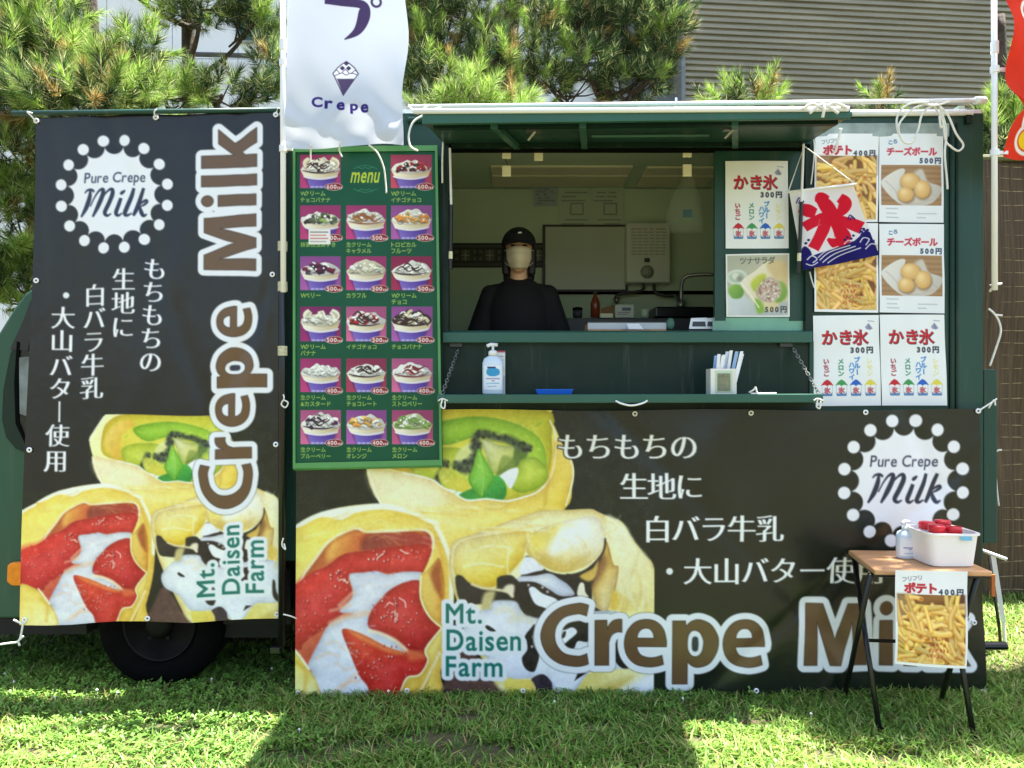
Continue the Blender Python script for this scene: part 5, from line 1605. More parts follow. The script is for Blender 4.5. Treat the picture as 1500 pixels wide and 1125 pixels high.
def fries_canvas(seed, title=True):
    c = Canvas(0, 0, 93, 131, 3.0, (238, 240, 241))
    r = np.random.default_rng(seed)
    c.rect(3, 33, 90, 127, (126, 82, 36))
    c.noise(22, 12, 3, 33, 90, 127, seed=seed, tint=(1, .8, .5))
    c.poly([(3, 33), (24, 33), (16, 60), (3, 70)], (150, 122, 86), False, 3)
    c.poly([(74, 33), (90, 33), (90, 60), (84, 50)], (96, 58, 40), False, 3)
    clip = (3, 33, 90, 127)
    keep = c.img.copy()
    for k in range(130):
        x, y = r.uniform(0, 93), 38 + 92 * r.random() ** .8
        a = .5 * math.sin(x * .06 + seed) + .4 * math.sin(y * .08) + r.normal(.3, .45) if k % 4 else r.normal(1.5, .4)
        L = r.uniform(15, 34)
        wd = r.uniform(4.6, 7.4)
        dx, dy = math.cos(a) * L / 2, math.sin(a) * L / 2
        bx, by = -math.sin(a) * L * .06 * r.normal(), math.cos(a) * L * .06 * r.normal()
        g = r.uniform(.82, 1.06)
        wd *= r.uniform(.7, 1.1)
        pt = lambda o: [(x - dx, y - dy + o), (x + bx, y + by + o), (x + dx, y + dy + o)]
        c.line(pt(1.6), wd, (168 * g, 104 * g, 34 * g), 1.6, .6)
        c.line(pt(0), wd, (min(255, 240 * g), (176 + 24 * r.random()) * g, (66 + 44 * r.random()) * g), 1.1)
        c.line(pt(-wd * .18), wd * .5, (min(255, 253 * g), min(255, 226 * g), 150 * g), 1.3, .75)
        if k % 6 == 0: c.disc(x + dx, y + dy, wd * .4, (186 * g, 112 * g, 40 * g), 1.4)
    for i in range(4):
        x0 = 40 + r.uniform(-2, 2)
        for j in range(6):
            xx = x0 + j * 4.6
            if j < 6 - i % 2:
                for q in range(3):
                    c.line([(xx + r.uniform(0, 3.4), 92 + i * 8 + r.uniform(-2.6, 2.6)), (xx + r.uniform(0, 3.4), 92 + i * 8 + r.uniform(-2.6, 2.6))], .9, (176, 70, 36), .6, .85, False)
    inside = np.zeros(c.img.shape[:2], bool)
    inside[int(33 * 3):int(127 * 3), 9:270] = True
    c.img[~inside] = keep[~inside]
    for i, ch in enumerate("フリフリ"): c.char(ch, 12 + i * 6.6, 12.5 - i * .9, 7.6, (120, 124, 134), .015)
    for i, ch in enumerate("ポテト"): c.char(ch, 19 + i * 14.2, 24.5, 15, (176, 30, 46), .055); 
    for i, ch in enumerate("ポテト"): c.char(ch, 18.6 + i * 14.2, 24.2, 15, (196, 40, 50), .02)
    for i, ch in enumerate("400円"): c.char(ch, 61 + i * 7.6, 28.5, 9.5, (36, 46, 66), .05)
    c.noise(2, 20, seed=seed + 3)
    return c


def cheese_canvas():
    c = Canvas(0, 0, 94, 131, 3.0, (234, 238, 241))
    keep = c.img.copy()
    c.rect(3, 46, 91, 106, (164, 128, 88))
    for i in range(16):
        c.line([(3, 47 + i * 4), (50, 46 + i * 4.1), (92, 47 + i * 3.9)], 1.2, (128, 94, 60) if i % 2 else (188, 152, 108), 1.2, .5)
    c.poly([(3, 74), (12, 62), (30, 52), (38, 54), (34, 70), (50, 62), (62, 53), (70, 70), (86, 76), (92, 82), (84, 96), (70, 105), (40, 107), (20, 96)], ((226, 222, 214), (196, 190, 180), (20, 60), (80, 105)), True, 1)
    c.poly([(34, 70), (50, 58), (62, 53), (70, 70), (78, 92), (60, 102), (34, 100), (26, 88)], (206, 198, 184), True, 3)
    for q in ([(10, 70), (24, 84), (30, 98)], [(70, 70), (76, 86), (84, 94)], [(40, 104), (60, 103), (78, 96)]): c.line(q, 1.2, (176, 168, 158), 1, .7)
    for x, y, rx, ry in ((45, 70, 14, 12), (63, 82, 11.5, 13), (39, 90, 11.5, 10.5)):
        c.disc(x + 1.2, y + 2.2, rx + .6, (128, 88, 50), 2.4, ry + .6, .7)
        c.disc(x, y, rx, (214, 168, 96), 1.0, ry)
        c.disc(x - 1, y - 1.5, rx * .8, (230, 190, 122), 3, ry * .8)
        c.disc(x - 3, y - 4, rx * .4, (246, 218, 160), 3, ry * .4, .8)
    inside = np.zeros(c.img.shape[:2], bool)
    inside[46 * 3:106 * 3, 9:273] = True
    c.img[~inside] = keep[~inside]
    for i, ch in enumerate("ころ"): c.char(ch, 16 + i * 7, 13 - i * 1.5, 7, (70, 110, 150), .05)
    for i, ch in enumerate("チーズボール"): c.char(ch, 16.5 + i * 12.4, 26.5, 12.6, (196, 36, 62), .045)
    for i, ch in enumerate("500円"): c.char(ch, 64 + i * 7.4, 39.5, 9.8, (36, 52, 84), .05)
    for x, y, w_ in ((10, 111, 20), (11, 118, 17), (11, 124, 20), (56, 118, 29), (56, 124, 14)):
        for j in range(int(w_ / 2.6)):
            c.line([(x + j * 2.6, y - .6), (x + j * 2.6 + 1.8, y + .5)], .9, (150, 156, 160), .6, .8, False)
    c.noise(2, 20, seed=7)
    return c


def tuna_canvas():
    c = Canvas(0, 0, 93, 92, 3.0, (238, 238, 232))
    keep = c.img.copy()
    c.fill([np.array([(2, 2), (91, 2), (91, 90), (2, 90)])], ((176, 180, 160), (214, 206, 178), (5, 5), (85, 60)))
    c.poly([(2, 60), (20, 56), (50, 75), (91, 70), (91, 90), (2, 90)], ((212, 220, 220), (180, 186, 186), (10, 60), (60, 90)), True, 3)
    c.disc(16, 34, 15, (226, 232, 226), 1.5, 11); c.disc(16, 34, 12, (176, 196, 170), 2, 8); c.disc(14, 32, 5, (226, 226, 216), 2); c.disc(20, 36, 4, (150, 150, 140), 2)
    c.poly([(4, 50), (16, 44), (26, 52), (22, 64), (8, 64)], ((150, 190, 84), (100, 150, 60), (6, 48), (22, 62)), True, 1.5)
    c.poly([(22, 42), (44, 24), (60, 12), (78, 14), (90, 30), (91, 62), (80, 70), (70, 84), (48, 78), (34, 62)], ((240, 236, 214), (222, 206, 160), (40, 20), (80, 60)), True, 1)
    c.poly([(60, 14), (80, 10), (92, 20), (92, 50), (80, 44), (66, 30)], (218, 196, 146), True, 3)
    c.poly([(36, 44), (46, 32), (58, 30), (56, 44), (44, 56)], ((216, 214, 90), (150, 184, 60), (38, 36), (54, 54)), True, 2)
    c.poly([(70, 44), (84, 42), (90, 56), (84, 68), (72, 70)], ((150, 184, 84), (120, 160, 70), (70, 44), (88, 68)), True, 2)
    c.poly([(42, 66), (52, 70), (56, 84), (46, 86)], (140, 180, 70), True, 2)
    c.poly([(44, 56), (52, 42), (64, 34), (78, 42), (80, 58), (70, 70), (54, 70), (46, 64)], (196, 178, 160), True, 1.5)
    r = np.random.default_rng(3)
    for k in range(90):
        a, rr = r.uniform(0, 2 * PI), r.random() ** .5
        x, y = 62 + 16 * rr * math.cos(a), 54 + 15 * rr * math.sin(a)
        g = [(222, 206, 190), (170, 140, 124), (236, 228, 214), (196, 150, 132), (140, 104, 90)][k % 5]
        c.line([(x, y), (x + r.uniform(-3, 3), y + r.uniform(-3, 3))], r.uniform(1.2, 2.6), g, .7, .9, False)
    c.line([(22, 42), (36, 60), (48, 78)], 1.6, (246, 244, 232), .8)
    inside = np.zeros(c.img.shape[:2], bool); inside[6:270, 6:273] = True
    c.img[~inside] = keep[~inside]
    for i, ch in enumerate("ツナサラダ"): c.char(ch, 25 + i * 10.4, 10, 11, (96, 100, 92), .025)
    for i, ch in enumerate("500円"): c.char(ch, 62 + i * 7.4, 81, 10, (60, 62, 60), .04)
    c.noise(3, 8, seed=8)
    return c


ICE, CHE, TUN = ice_poster(), cheese_canvas(), tuna_canvas()
FR1, FR2 = fries_canvas(21), fries_canvas(33)
flat = lambda d: (lambda u, v: d - 0.0035 * np.sin(u * 3.1) * np.sin(v * 4 + 1) - 0.0015 * np.sin(v * 9 + u * 2))
for nm, cv, quad, dep, lab in (
    ("shaved_ice_poster", ICE, [(1062.5, 236), (1154, 236), (1155.5, 363.6), (1063, 364)], 0.004, "white shaved ice price poster stuck on the sliding window above the tuna wrap picture"),
    ("tuna_salad_poster", TUN, [(1063, 372.5), (1156, 371), (1157, 464), (1064, 464)], 0.004, "photo poster of a tuna salad wrap on the sliding window"),
    ("fries_poster", FR1, [(1194, 196), (1287.5, 196), (1286, 325), (1193, 325)], -0.0135, "french fries price poster half covered by the hanging ice flag's top edge"),
    ("fries_poster", FR2, [(1193, 327), (1286, 327), (1287, 458), (1193, 456.5)], -0.0135, "french fries poster directly above the two shaved ice posters on the truck wall"),
    ("cheese_ball_poster", CHE, [(1288, 196), (1381.5, 196), (1382.5, 326), (1287.6, 325)], -0.0135, "cheese ball price poster under the rope loops, upper of the two"),
    ("cheese_ball_poster", CHE, [(1288, 328), (1382.5, 328.5), (1384, 459), (1288.5, 457.5)], -0.0135, "cheese ball price poster above a shaved ice poster, lower of the two"),
    ("shaved_ice_poster", ICE, [(1191, 462.5), (1287, 461.5), (1291, 594), (1192, 595)], -0.0135, "shaved ice price poster just below the fries picture on the truck wall"),
    ("shaved_ice_poster", ICE, [(1288.5, 461), (1383, 461), (1388, 594), (1292, 594)], -0.0135, "shaved ice price poster below the cheese ball picture beside the wall seam")):
    o = sheet(nm, cv, quad, flat(dep), M['print'], None, 2.0, unit=True)
    tag(o, lab, "poster", "price posters on the truck")


# ------------------------------------------------------------------ flags, poles
def ice_flag_canvas():
    c = Canvas(0, 0, 96, 118, 3.0, (240, 238, 240))
    red, nv = (222, 24, 52), (34, 28, 110)
    # brushed character for ice
    c.taper([(40, 14), (48, 28), (54, 46), (58, 64), (60, 80), (50, 86), (40, 78)], [14, 22, 19, 17, 22, 17, 4], red, .6)
    c.taper([(36, 22), (43, 15), (52, 20)], [8, 17, 14], red)
    c.taper([(10, 26), (20, 32), (30, 38)], [13, 20, 16], red)
    c.taper([(10, 56), (26, 50), (42, 46), (38, 60), (27, 76), (16, 90)], [15, 15, 16, 18, 17, 16], red)
    c.taper([(70, 18), (76, 26), (69, 38), (54, 48)], [16, 20, 15, 6], red)
    c.taper([(52, 44), (66, 55), (79, 63), (88, 70)], [10, 16, 20, 20], red)
    c.disc(54, 47, 11, red); c.disc(42, 52, 8, red)
    # waves and birds
    c.poly([(0, 106), (14, 100), (34, 96), (60, 92), (80, 84), (86, 78), (96, 80), (96, 118), (0, 118)], nv, True, .6)
    c.poly([(0, 92), (6, 84), (12, 94), (10, 108), (0, 110)], nv, True, .6)
    for q, w_ in (([(22, 108), (40, 98), (66, 94)], 1.6), ([(26, 112), (46, 102), (72, 97)], 1.6), ([(34, 114), (52, 106), (78, 101)], 1.5), ([(20, 104), (34, 96), (52, 92)], 1.4), ([(6, 104), (12, 100), (18, 106), (12, 110)], 1.6), ([(4, 110), (10, 114), (18, 111)], 1.4), ([(80, 92), (86, 86), (92, 90), (86, 98)], 1.5), ([(84, 104), (92, 98), (96, 100)], 1.5), ([(60, 90), (66, 86), (72, 88), (78, 84)], 1.4)):
        c.line(q, w_, (238, 238, 242), .5)
    for x, y in ((62, 84), (66, 81), (70, 84), (74, 80), (8, 80), (12, 76), (90, 72), (94, 75), (86, 76)): c.disc(x, y, 1.8, nv, .5)
    for x, y, s_ in ((12, 14, 1), (78, 50, 1.0), (88, 74, 1)):
        c.line([(x - 5 * s_, y + 4), (x, y - 3), (x + 5 * s_, y + 4)], 1.6, nv, .5); c.line([(x - 2, y + 5), (x + 1, y), (x + 4, y + 5)], 1.3, nv, .5)
    return c


fl = thing("ice_flag", "small white cloth flag with a red ice character and blue waves, hung aslant", "flag", (PX(1220), -0.12, PZ(340)))
FQ = [(1156, 281), (1251, 270), (1289, 373), (1174, 397)]
sheet("flag_cloth", ice_flag_canvas(), FQ, lambda u, v: -0.045 - 0.02 * np.sin(u * 5 + v * 1.5) * (0.3 + v) - 0.012 * np.sin(u * 11) * v, M['cloth'], fl, 1.8, unit=True)
bm = B(); tube(bm, [P(1153, 281.5, -0.05), P(1254, 269.5, -0.05)], 0.006, 8); obj("hanging_rod", bm, M['white'], fl, smooth=True)
bm = B(); tube(bm, [P(1155, 280, -0.05), P(1178, 214, -0.06), P(1252, 269, -0.05)], 0.003, 6); obj("hanging_cord", bm, M['rope'], fl)


def crepe_flag_canvas():
    c = Canvas(410, -120, 605, 230, 2.0, (206, 212, 224))
    pu = (66, 54, 92)
    c.taper([(476, 1), (500, 3), (530, 6), (532, 22), (522, 44), (503, 57)], [10, 11, 13, 18, 12, 1.5], pu)
    c.disc(551, 2, 8.5, pu); c.disc(551, 2, 5, (206, 212, 224))
    # the little cone mark
    c.poly([(487, 107), (506, 89), (524, 107), (518, 114), (494, 114)], (236, 238, 246), False, .5)
    c.line([(487, 107), (494, 98), (500, 93), (506, 89), (512, 93), (518, 98), (524, 107), (503, 139), (487, 107)], 1.3, pu, .5, 1, False)
    c.poly([(493, 114.5), (519, 114.5), (503, 139)], (84, 72, 108), False, .5)
    for x, y in ((506, 92), (500.5, 99), (509.5, 99)): c.poly([(x, y - 3.6), (x + 4, y), (x, y + 3.6), (x - 4, y)], pu, False, .4)
    for x, y in ((492, 105), (505, 104), (519, 105)): c.line([(x - 5, y + 2), (x, y - 3), (x + 5, y + 2)], 1, pu, .4)
    c.line([(490, 110), (500, 106), (506, 109), (514, 106), (523, 109)], 1, pu, .4)
    for i, (ch, x, y) in enumerate((("C", 465, 150), ("r", 482, 152), ("e", 500, 154.5), ("p", 520, 158), ("e", 536, 159))):
        c.text(ch, x - 8 if i == 0 else x - 6, y - 8 if i == 0 else y - 5.5, x + 8 if i == 0 else x + 6, y + 7 if ch != 'p' else y + 8, (52, 40, 120), .035)
    c.noise(3, 40, seed=4, tint=(1, 1, .8))
    return c


cf = thing("crepe_flag", "white upright banner flag with a purple crepe cone mark and lettering", "flag", (PX(505), -0.2, PZ(215)))
sheet("flag_cloth", crepe_flag_canvas(), [(422, -110), (598, -110), (591, 212), (419, 217)],
      lambda u, v: -0.17 - 0.010 * np.sin(u * 6 + v * 2) * (.4 + .6 * v) - 0.012 * np.exp(-((v - .86 - .06 * np.sin(u * 8)) / .05) ** 2) + 0.03 * np.exp(-((v - .95) / .05) ** 2) * np.sin(u * 13) * .6 - 0.003 * np.sin(u * 17 - v * 20) * np.clip(v * 3 - 1.6, 0, 1), M['cloth'], cf, 1.4,
      edge=lambda u, v: (-2.5 * np.sin(v * 9) * u + 2 * np.sin(v * 15) * u ** 8, 2.4 * np.sin(u * 7) * v ** 12))


def red_flag_canvas():
    c = Canvas(1455, -120, 1640, 240, 1.5, (226, 58, 36))
    for pts in ([(1536, -110), (1516, -40), (1522, 0), (1508, 16), (1530, 26), (1560, 16), (1575, -30)], [(1530, 152), (1512, 162), (1516, 190), (1506, 200), (1520, 206), (1560, 200), (1600, 205)], [(1560, 60), (1565, 120), (1550, 150)]):
        c.line(pts, 38, (246, 240, 230), 1)
        c.line(pts, 27, (206, 40, 30), 1)
        c.line(pts, 23, (248, 206, 36), 1)
    c.noise(6, 30, seed=2, tint=(1, .5, .3))
    return c


rf = thing("red_flag", "red upright banner flag with yellow white-edged lettering on a pole", "flag", (PX(1520), -0.25, PZ(225)))
sheet("flag_cloth", red_flag_canvas(), [(1464, -110), (1640, -110), (1640, 240), (1466, 226)],
      lambda u, v: -0.2 - 0.025 * np.sin(u * 9 + v * 3) - 0.03 * np.sin(v * 17) * np.exp(-u * 4), M['cloth'], rf, 1.2,
      edge=lambda u, v: (20 * np.exp(-((v - .79) / .055) ** 2) * (1 - u) ** 6 + 9 * (1 - u) ** 8, 2 * np.sin(u * 8)))


def flag_pole(label, px, Y, ytop, ybot, joints, arms, r=0.0125):
    rt = thing("flag_pole", label, "flag pole", (PX(px, Y), Y, PZ(ybot, Y)))
    bm = B(); tube(bm, [P(px, ybot, Y), P(px - 1, ytop, Y)], r, 14); obj("pole_tube", bm, M['alu'], rt, smooth=True)
    for y in joints:
        bm = B(); tube(bm, [P(px, y - 9, Y), P(px, y - 7, Y), P(px, y + 7, Y), P(px, y + 9, Y)], r * 1.35, 14); obj("pole_joint", bm, M['white'], rt, smooth=True)
    for y, w_ in arms:
        bm = B()
        tube(bm, [P(px, y + 4.5, Y), P(px, y - 4.5, Y)], r * 1.5, 12)
        a, b = P(px, y - 3, Y - .006), P(px + w_, y + 3, Y + .006)
        box(bm, min(a.x, b.x), max(a.x, b.x), Y - .008, Y + .008, min(a.z, b.z), max(a.z, b.z))
        obj("flag_clip", bm, M['white'], rt)
    return rt


flag_pole("white plastic pole tied upright between the two dark banners", 415, -0.155, -160, 428, [66], [(92, 12), (218, 14)])
flag_pole("white plastic pole tied to the truck's tail corner carrying the red flag", 1457, -0.17, -160, 425, [70], [(102, 16), (224, 17)])

# dark upright pipe between the banners, banner's top pole, long white pole along the roof
tp = thing("support_pipe", "dark upright pipe with white tape standing between the two banners", "pipe", (PX(414), -0.1, 0.3))
bm = B(); tube(bm, [P(414, 170, -0.1), P(413, 945, -0.1)], 0.017, 12); obj("pipe_tube", bm, M['black_gl'], tp, smooth=True)
for y in (361, 420, 514):
    bm = B(); tube(bm, [P(414, y - 7, -0.1), P(414, y + 7, -0.1)], 0.0215, 10); obj("tape_wrap", bm, mat("aged tape", (196, 190, 158), 0.6, var=.2, scale=80), tp)
bm = B(); box(bm, PX(407), PX(421), -0.12, -0.08, PZ(945), PZ(936)); obj("pipe_clamp", bm, M['black_gl'], tp, bevel=.003)
bm = B(); tube(bm, [P(18, 166, -0.1), P(412, 161, -0.1)], 0.011, 10)
tag(obj("banner_rail", bm, M['green'], smooth=True), "thin green rod holding up the tall banner's top edge", "rod")
bm = B(); tube(bm, [P(598, 156.5, -0.06), P(1445, 147, -0.06)], 0.0105, 10)
rp = tag(obj("roof_pole", bm, M['alu'], smooth=True), "long thin white pole lashed along the truck's roof edge", "pole")
bm = B(); tube(bm, [P(1428, 147.2, -0.06), P(1442, 147, -0.06)], 0.018, 12); obj("pole_end_cap", bm, M['white'], rp, smooth=True)

# ------------------------------------------------------------------ ropes and cords


def rope(label, strands, r=0.0042, name="rope", group=None):
    bm = B()
    for pts in strands:
        p3 = [P(*q) for q in pts]
        tube(bm, smoothline(p3, 5), r, 7)
    return tag(obj(name, bm, M['rope'], smooth=True), label, "rope", group)


rope("long white rope tied in hanging loops over the cheese ball poster", [
    [(1368, 152, -.08), (1340, 158, -.08), (1317, 182, -.07), (1322, 206, -.06), (1336, 209, -.06), (1345, 190, -.07), (1352, 165, -.08), (1372, 152, -.085)],
    [(1360, 150, -.09), (1330, 153, -.08), (1314, 172, -.06), (1316, 196, -.06)],
    [(1372, 152, -.08), (1388, 168, -.08), (1400, 195, -.07), (1411, 212, -.06), (1404, 221, -.06), (1392, 214, -.06), (1385, 205, -.06), (1380, 175, -.07), (1366, 153, -.08)],
    [(1376, 153, -.085), (1386, 190, -.06), (1384, 225, -.06), (1387, 262, -.05), (1388, 277, -.05)],
    [(1350, 150, -.085), (1368, 155, -.09), (1392, 148, -.085)], [(1376, 170, -.075), (1378, 186, -.07), (1381, 184, -.07)]], 0.0048)
rope("white rope bow tied round the awning rail's end", [
    [(1176, 160, -.60), (1190, 152, -.61), (1205, 158, -.615), (1222, 151, -.61), (1240, 158, -.6)], [(1186, 166, -.61), (1205, 153, -.615), (1228, 166, -.61)], [(1205, 150, -.61), (1207, 160, -.62), (1205, 172, -.61)]], 0.006)
rope("stub of white cord hanging from the awning's tail corner", [[(1232, 188, -.05), (1228, 205, -.04), (1224, 222, -.03)]], 0.006)
rope("thin white cord dangling beside the upper fries poster", [[(1189, 185, -.03), (1193, 215, -.03), (1191, 245, -.03), (1188, 270, -.03)]], 0.003)
rope("short white cord end showing below the ice flag", [[(1186, 398, -.04), (1189, 410, -.04), (1193, 422, -.03)]], 0.003)
rope("white cord with a hooked end hanging beside the white flag", [[(622, 168, -.2), (606, 178, -.2), (599, 196, -.2), (601, 214, -.2), (612, 221, -.2)], [(604, 160, -.2), (618, 165, -.21), (646, 157, -.2)], [(598, 155, -.2), (612, 166, -.21), (626, 155, -.2)]], 0.0046)
rope("loose white string trailing below the white flag over the menu's first picture", [[(455, 212, -.19), (455, 224, -.16), (455, 238, -.15)]], 0.0038)
rope("loose white string hanging below the white flag just before the word menu", [[(499, 208, -.2), (497, 220, -.17), (501, 230, -.15)]], 0.0038)
rope("longest loose white string curving below the white flag across the menu heading", [[(540, 212, -.19), (553, 224, -.17), (562, 245, -.15), (565, 268, -.14), (566, 283, -.14)]], 0.0038)
rope("short white cord dangling down the window jamb", [[(649, 208, -.1), (648, 235, -.1), (648, 268, -.1)]], 0.0042)
rope("white rope knotted at the tall banner's lower hem end", [[(0, 944, -.1), (14, 942, -.1), (28, 938, -.1), (34, 912, -.1)], [(20, 908, -.1), (32, 913, -.1), (38, 912, -.1)], [(26, 938, -.1), (29, 946, -.1)], [(28, 938, -.1), (34, 932, -.1)]], 0.0045)
rope("white cord tied from the tail corner down beside the fence", [[(1448, 452, -.02), (1456, 459, -.03), (1463, 470, -.03), (1466, 486, -.03), (1459, 510, -.02), (1450, 536, -.01)], [(1457, 461, -.03), (1468, 462, -.03)], [(1450, 427, -.12), (1458, 418, -.17), (1466, 416, -.17)], [(1450, 418, -.15), (1468, 415, -.17)]], 0.0048)
rope("thin white cord tied from the banner's tail edge eyelet", [[(1433, 602, -.05), (1444, 595, -.04), (1452, 590, -.03), (1460, 584, -.02)], [(1448, 598, -.03), (1456, 586, -.03), (1458, 594, -.03)]], 0.0038)
rope("white hooked cord hanging against the woven fence", [[(1467, 659, .1), (1459, 662, .1), (1458, 680, .1), (1460, 715, .1), (1463, 741, .1)]], 0.0045)
rope("white cords fastening the tall banner to its rod", [[(404, 168, -.1), (408, 158, -.11), (412, 166, -.1)], [(52, 178, -.1), (46, 170, -.11), (40, 164, -.11), (48, 166, -.11)], [(228, 172, -.1), (226, 164, -.11), (230, 160, -.11)]], 0.0034)
rope("pale cord knots along the dark upright pipe", [[(415, 578, -.12), (416, 584, -.125), (412, 592, -.125), (418, 597, -.125), (422, 590, -.12), (416, 586, -.125)], [(415, 788, -.12), (413, 798, -.125), (418, 805, -.125), (416, 796, -.12)], [(410, 899, -.11), (424, 902, -.11), (434, 906, -.08)]], 0.0034)
# ------------------------------------------------------------------ inside the truck
YB_ = 1.545                                                        # face of the back lining


def back_sheet(name, label, cat, px0, px1, py0, py1, col, lines, seed, dep=-0.006, mark=None):
    c = Canvas(0, 0, px1 - px0, py1 - py0, 2.0, col)
    r = np.random.default_rng(seed)
    for y in lines:
        x = 3 + r.uniform(0, 4)
        while x < px1 - px0 - 6:
            w_ = r.uniform(2, 8)
            if r.random() < .7: c.line([(x, y), (min(x + w_, px1 - px0 - 3), y)], 1.3, (96, 104, 100), .5, .8)
            x += w_ + 1.5
    if mark: mark(c)
    o = sheet(name, c, [(px0, py0), (px1, py0), (px1, py1), (px0, py1)], lambda u, v: YB_ + dep - 0.003 * np.sin(u * 3) * v, M['print'], None, 1.0, unit=True)
    return tag(o, label, cat)


def fig(c):
    c.line([(18, 24), (36, 24), (36, 40), (18, 40), (18, 24)], 1.4, (96, 104, 100), .6, .8, False)
    c.line([(10, 48), (42, 48)], 1.2, (96, 104, 100), .5, .8)


back_sheet("blue_notice", "small bluish notice sheet pinned on the truck's back lining", "notice", 782, 816, 272, 302, (168, 182, 186), [5, 9, 13, 18, 22, 26], 1)
back_sheet("wall_chart", "printed wall chart inside the truck nearer the bluish notice", "chart", 818, 863, 274, 331, (190, 206, 182), [8, 14, 20, 54], 2, mark=fig)
back_sheet("wall_chart", "printed wall chart inside the truck further from the bluish notice", "chart", 867, 914, 274, 331, (190, 206, 182), [8, 14, 20, 54], 3, mark=fig)
back_sheet("small_sign", "little white and red price sign high inside the hatch", "sign", 783, 814, 225, 242, (226, 214, 196), [11], 4, -0.06, mark=lambda c: c.line([(2, 3), (29, 3)], 2, (170, 60, 60), .6))

wbd = thing("whiteboard", "plain whiteboard hung on the truck's back lining beside the worker", "whiteboard", (PX(857, YB_), YB_, PZ(425, YB_)))
bm = B(); boxp(bm, 799, 916, 332, 424, YB_ - 0.014, YB_ - 0.002); obj("board_face", bm, mat("grey white board", (196, 206, 188), 0.35, var=.03), wbd)
for i, a in enumerate(((795, 799, 329, 427), (916, 920, 329, 427), (799, 916, 329, 332), (799, 916, 424, 427))):
    bm = B(); boxp(bm, *a, YB_ - 0.02, YB_ - 0.001); obj("board_frame", bm, M['dkgrey'], wbd)
hd = thing("water_heater", "boxy white water heater with a round dial on the truck's back lining", "water heater", (PX(950, YB_), YB_, PZ(416, YB_)))
bm = B(); boxp(bm, 918, 982, 326, 414, YB_ - 0.12, YB_ - 0.002); obj("heater_case", bm, mat("aged white enamel", (214, 222, 206), 0.3, var=.03), hd, bevel=.01)
c_ = P(948, 398, YB_ - 0.125)
bm = B(); lathe(bm, [(0.045, 0.006), (0.044, -0.004), (0.032, -0.012), (0.03, -0.026), (0.001, -0.027)], c_, 24, 'y'); obj("dial", bm, M['grey_in'], hd, smooth=True)
bm = B(); boxp(bm, 944, 952, 378, 384, YB_ - .127, YB_ - .1205); obj("dial_mark", bm, M['dkgrey'], hd)
lc = Canvas(0, 0, 60, 50, 2.0, (212, 220, 206))
rr_ = np.random.default_rng(12)
for y in range(6, 48, 5):
    for k in range(6): lc.line([(4 + k * 9 + rr_.uniform(0, 2), y), (9 + k * 9 + rr_.uniform(0, 3), y)], 1.2, (120, 124, 104) if y > 9 else (166, 70, 50), .5, .7)
sheet("instruction_label", lc, [(921, 330), (979, 330), (979, 376), (921, 376)], YB_ - 0.1225, M['print'], hd, 1.2, unit=True)
bm = B(); tube(bm, smoothline([P(942, 413, YB_ - .06), P(942, 424, YB_ - .06), P(930, 428, YB_ - .07), P(908, 431, YB_ - .08), P(900, 440, YB_ - .08)], 5), 0.011, 8); obj("hose", bm, M['dkgrey'], hd, smooth=True)
bm = B(); tube(bm, smoothline([P(958, 413, YB_ - .06), P(960, 428, YB_ - .06), P(975, 433, YB_ - .07), P(994, 434, YB_ - .08), P(996, 448, YB_ - .08)], 5), 0.011, 8); obj("hose", bm, M['dkgrey'], hd, smooth=True)
for vx in (903, 995):
    bm = B(); lathe(bm, [(.012, .012), (.02, 0), (.02, -.02), (.012, -.03), (.001, -.031)], P(vx, 440, YB_ - .09), 12, 'y'); tube(bm, [P(vx, 434, YB_ - .1), P(vx, 448, YB_ - .1)], .008, 8); obj("valve", bm, M['steel'], hd, smooth=True)
bm = B(); hexa(bm, [P(880, 452, .99), P(900, 446, .99), P(902, 465, .99), P(881, 465.5, .99)], [P(881, 453, 1.03), P(899, 447, 1.03), P(901, 465, 1.03), P(882, 465.5, 1.03)])
tag(obj("paper_packet", bm, mat("brown kraft paper", (128, 96, 60), .8, var=.2, scale=30)), "crumpled brown paper packet between the sauce bottle and printed box", "packet")
bm = B(); boxp(bm, 879, 898, 459, 465.5, .93, .96); tag(obj("cream_box", bm, M['cream_lt'], bevel=.002), "flat cream box lying before the brown paper packet", "box")
# dark tile border and dado rail
tc_ = Canvas(0, 0, 140, 36, 2.0, (70, 74, 62))
for y in (1.5, 8, 28, 34.5): tc_.line([(0, y), (140, y)], 2.2, (22, 24, 22), .6)
for k in range(8):
    x = 9 + k * 17.5
    tc_.line([(x - 8, 9), (x - 8, 27)], 1.3, (30, 32, 30), .5)
    tc_.line([(x, 11), (x, 25)], 2.2, (150, 152, 130) if k % 2 else (34, 36, 34), .6); tc_.line([(x - 5, 18), (x + 5, 18)], 2.2, (150, 152, 130) if k % 2 else (34, 36, 34), .6)
    for a, b in ((-4, 13), (4, 13), (-4, 23), (4, 23)): tc_.disc(x + a, b, 1.2, (140, 142, 120), .5)
o = sheet("tile_border", tc_, [(655, 356), (797, 356), (797, 392), (655, 392)], YB_ - 0.004, M['print'], truck, 1.2, unit=True)
bm = B(); boxp(bm, 800, 1047, 426, 431, YB_ - .012, YB_ - .001); obj("dado_rail", bm, M['black'], truck)
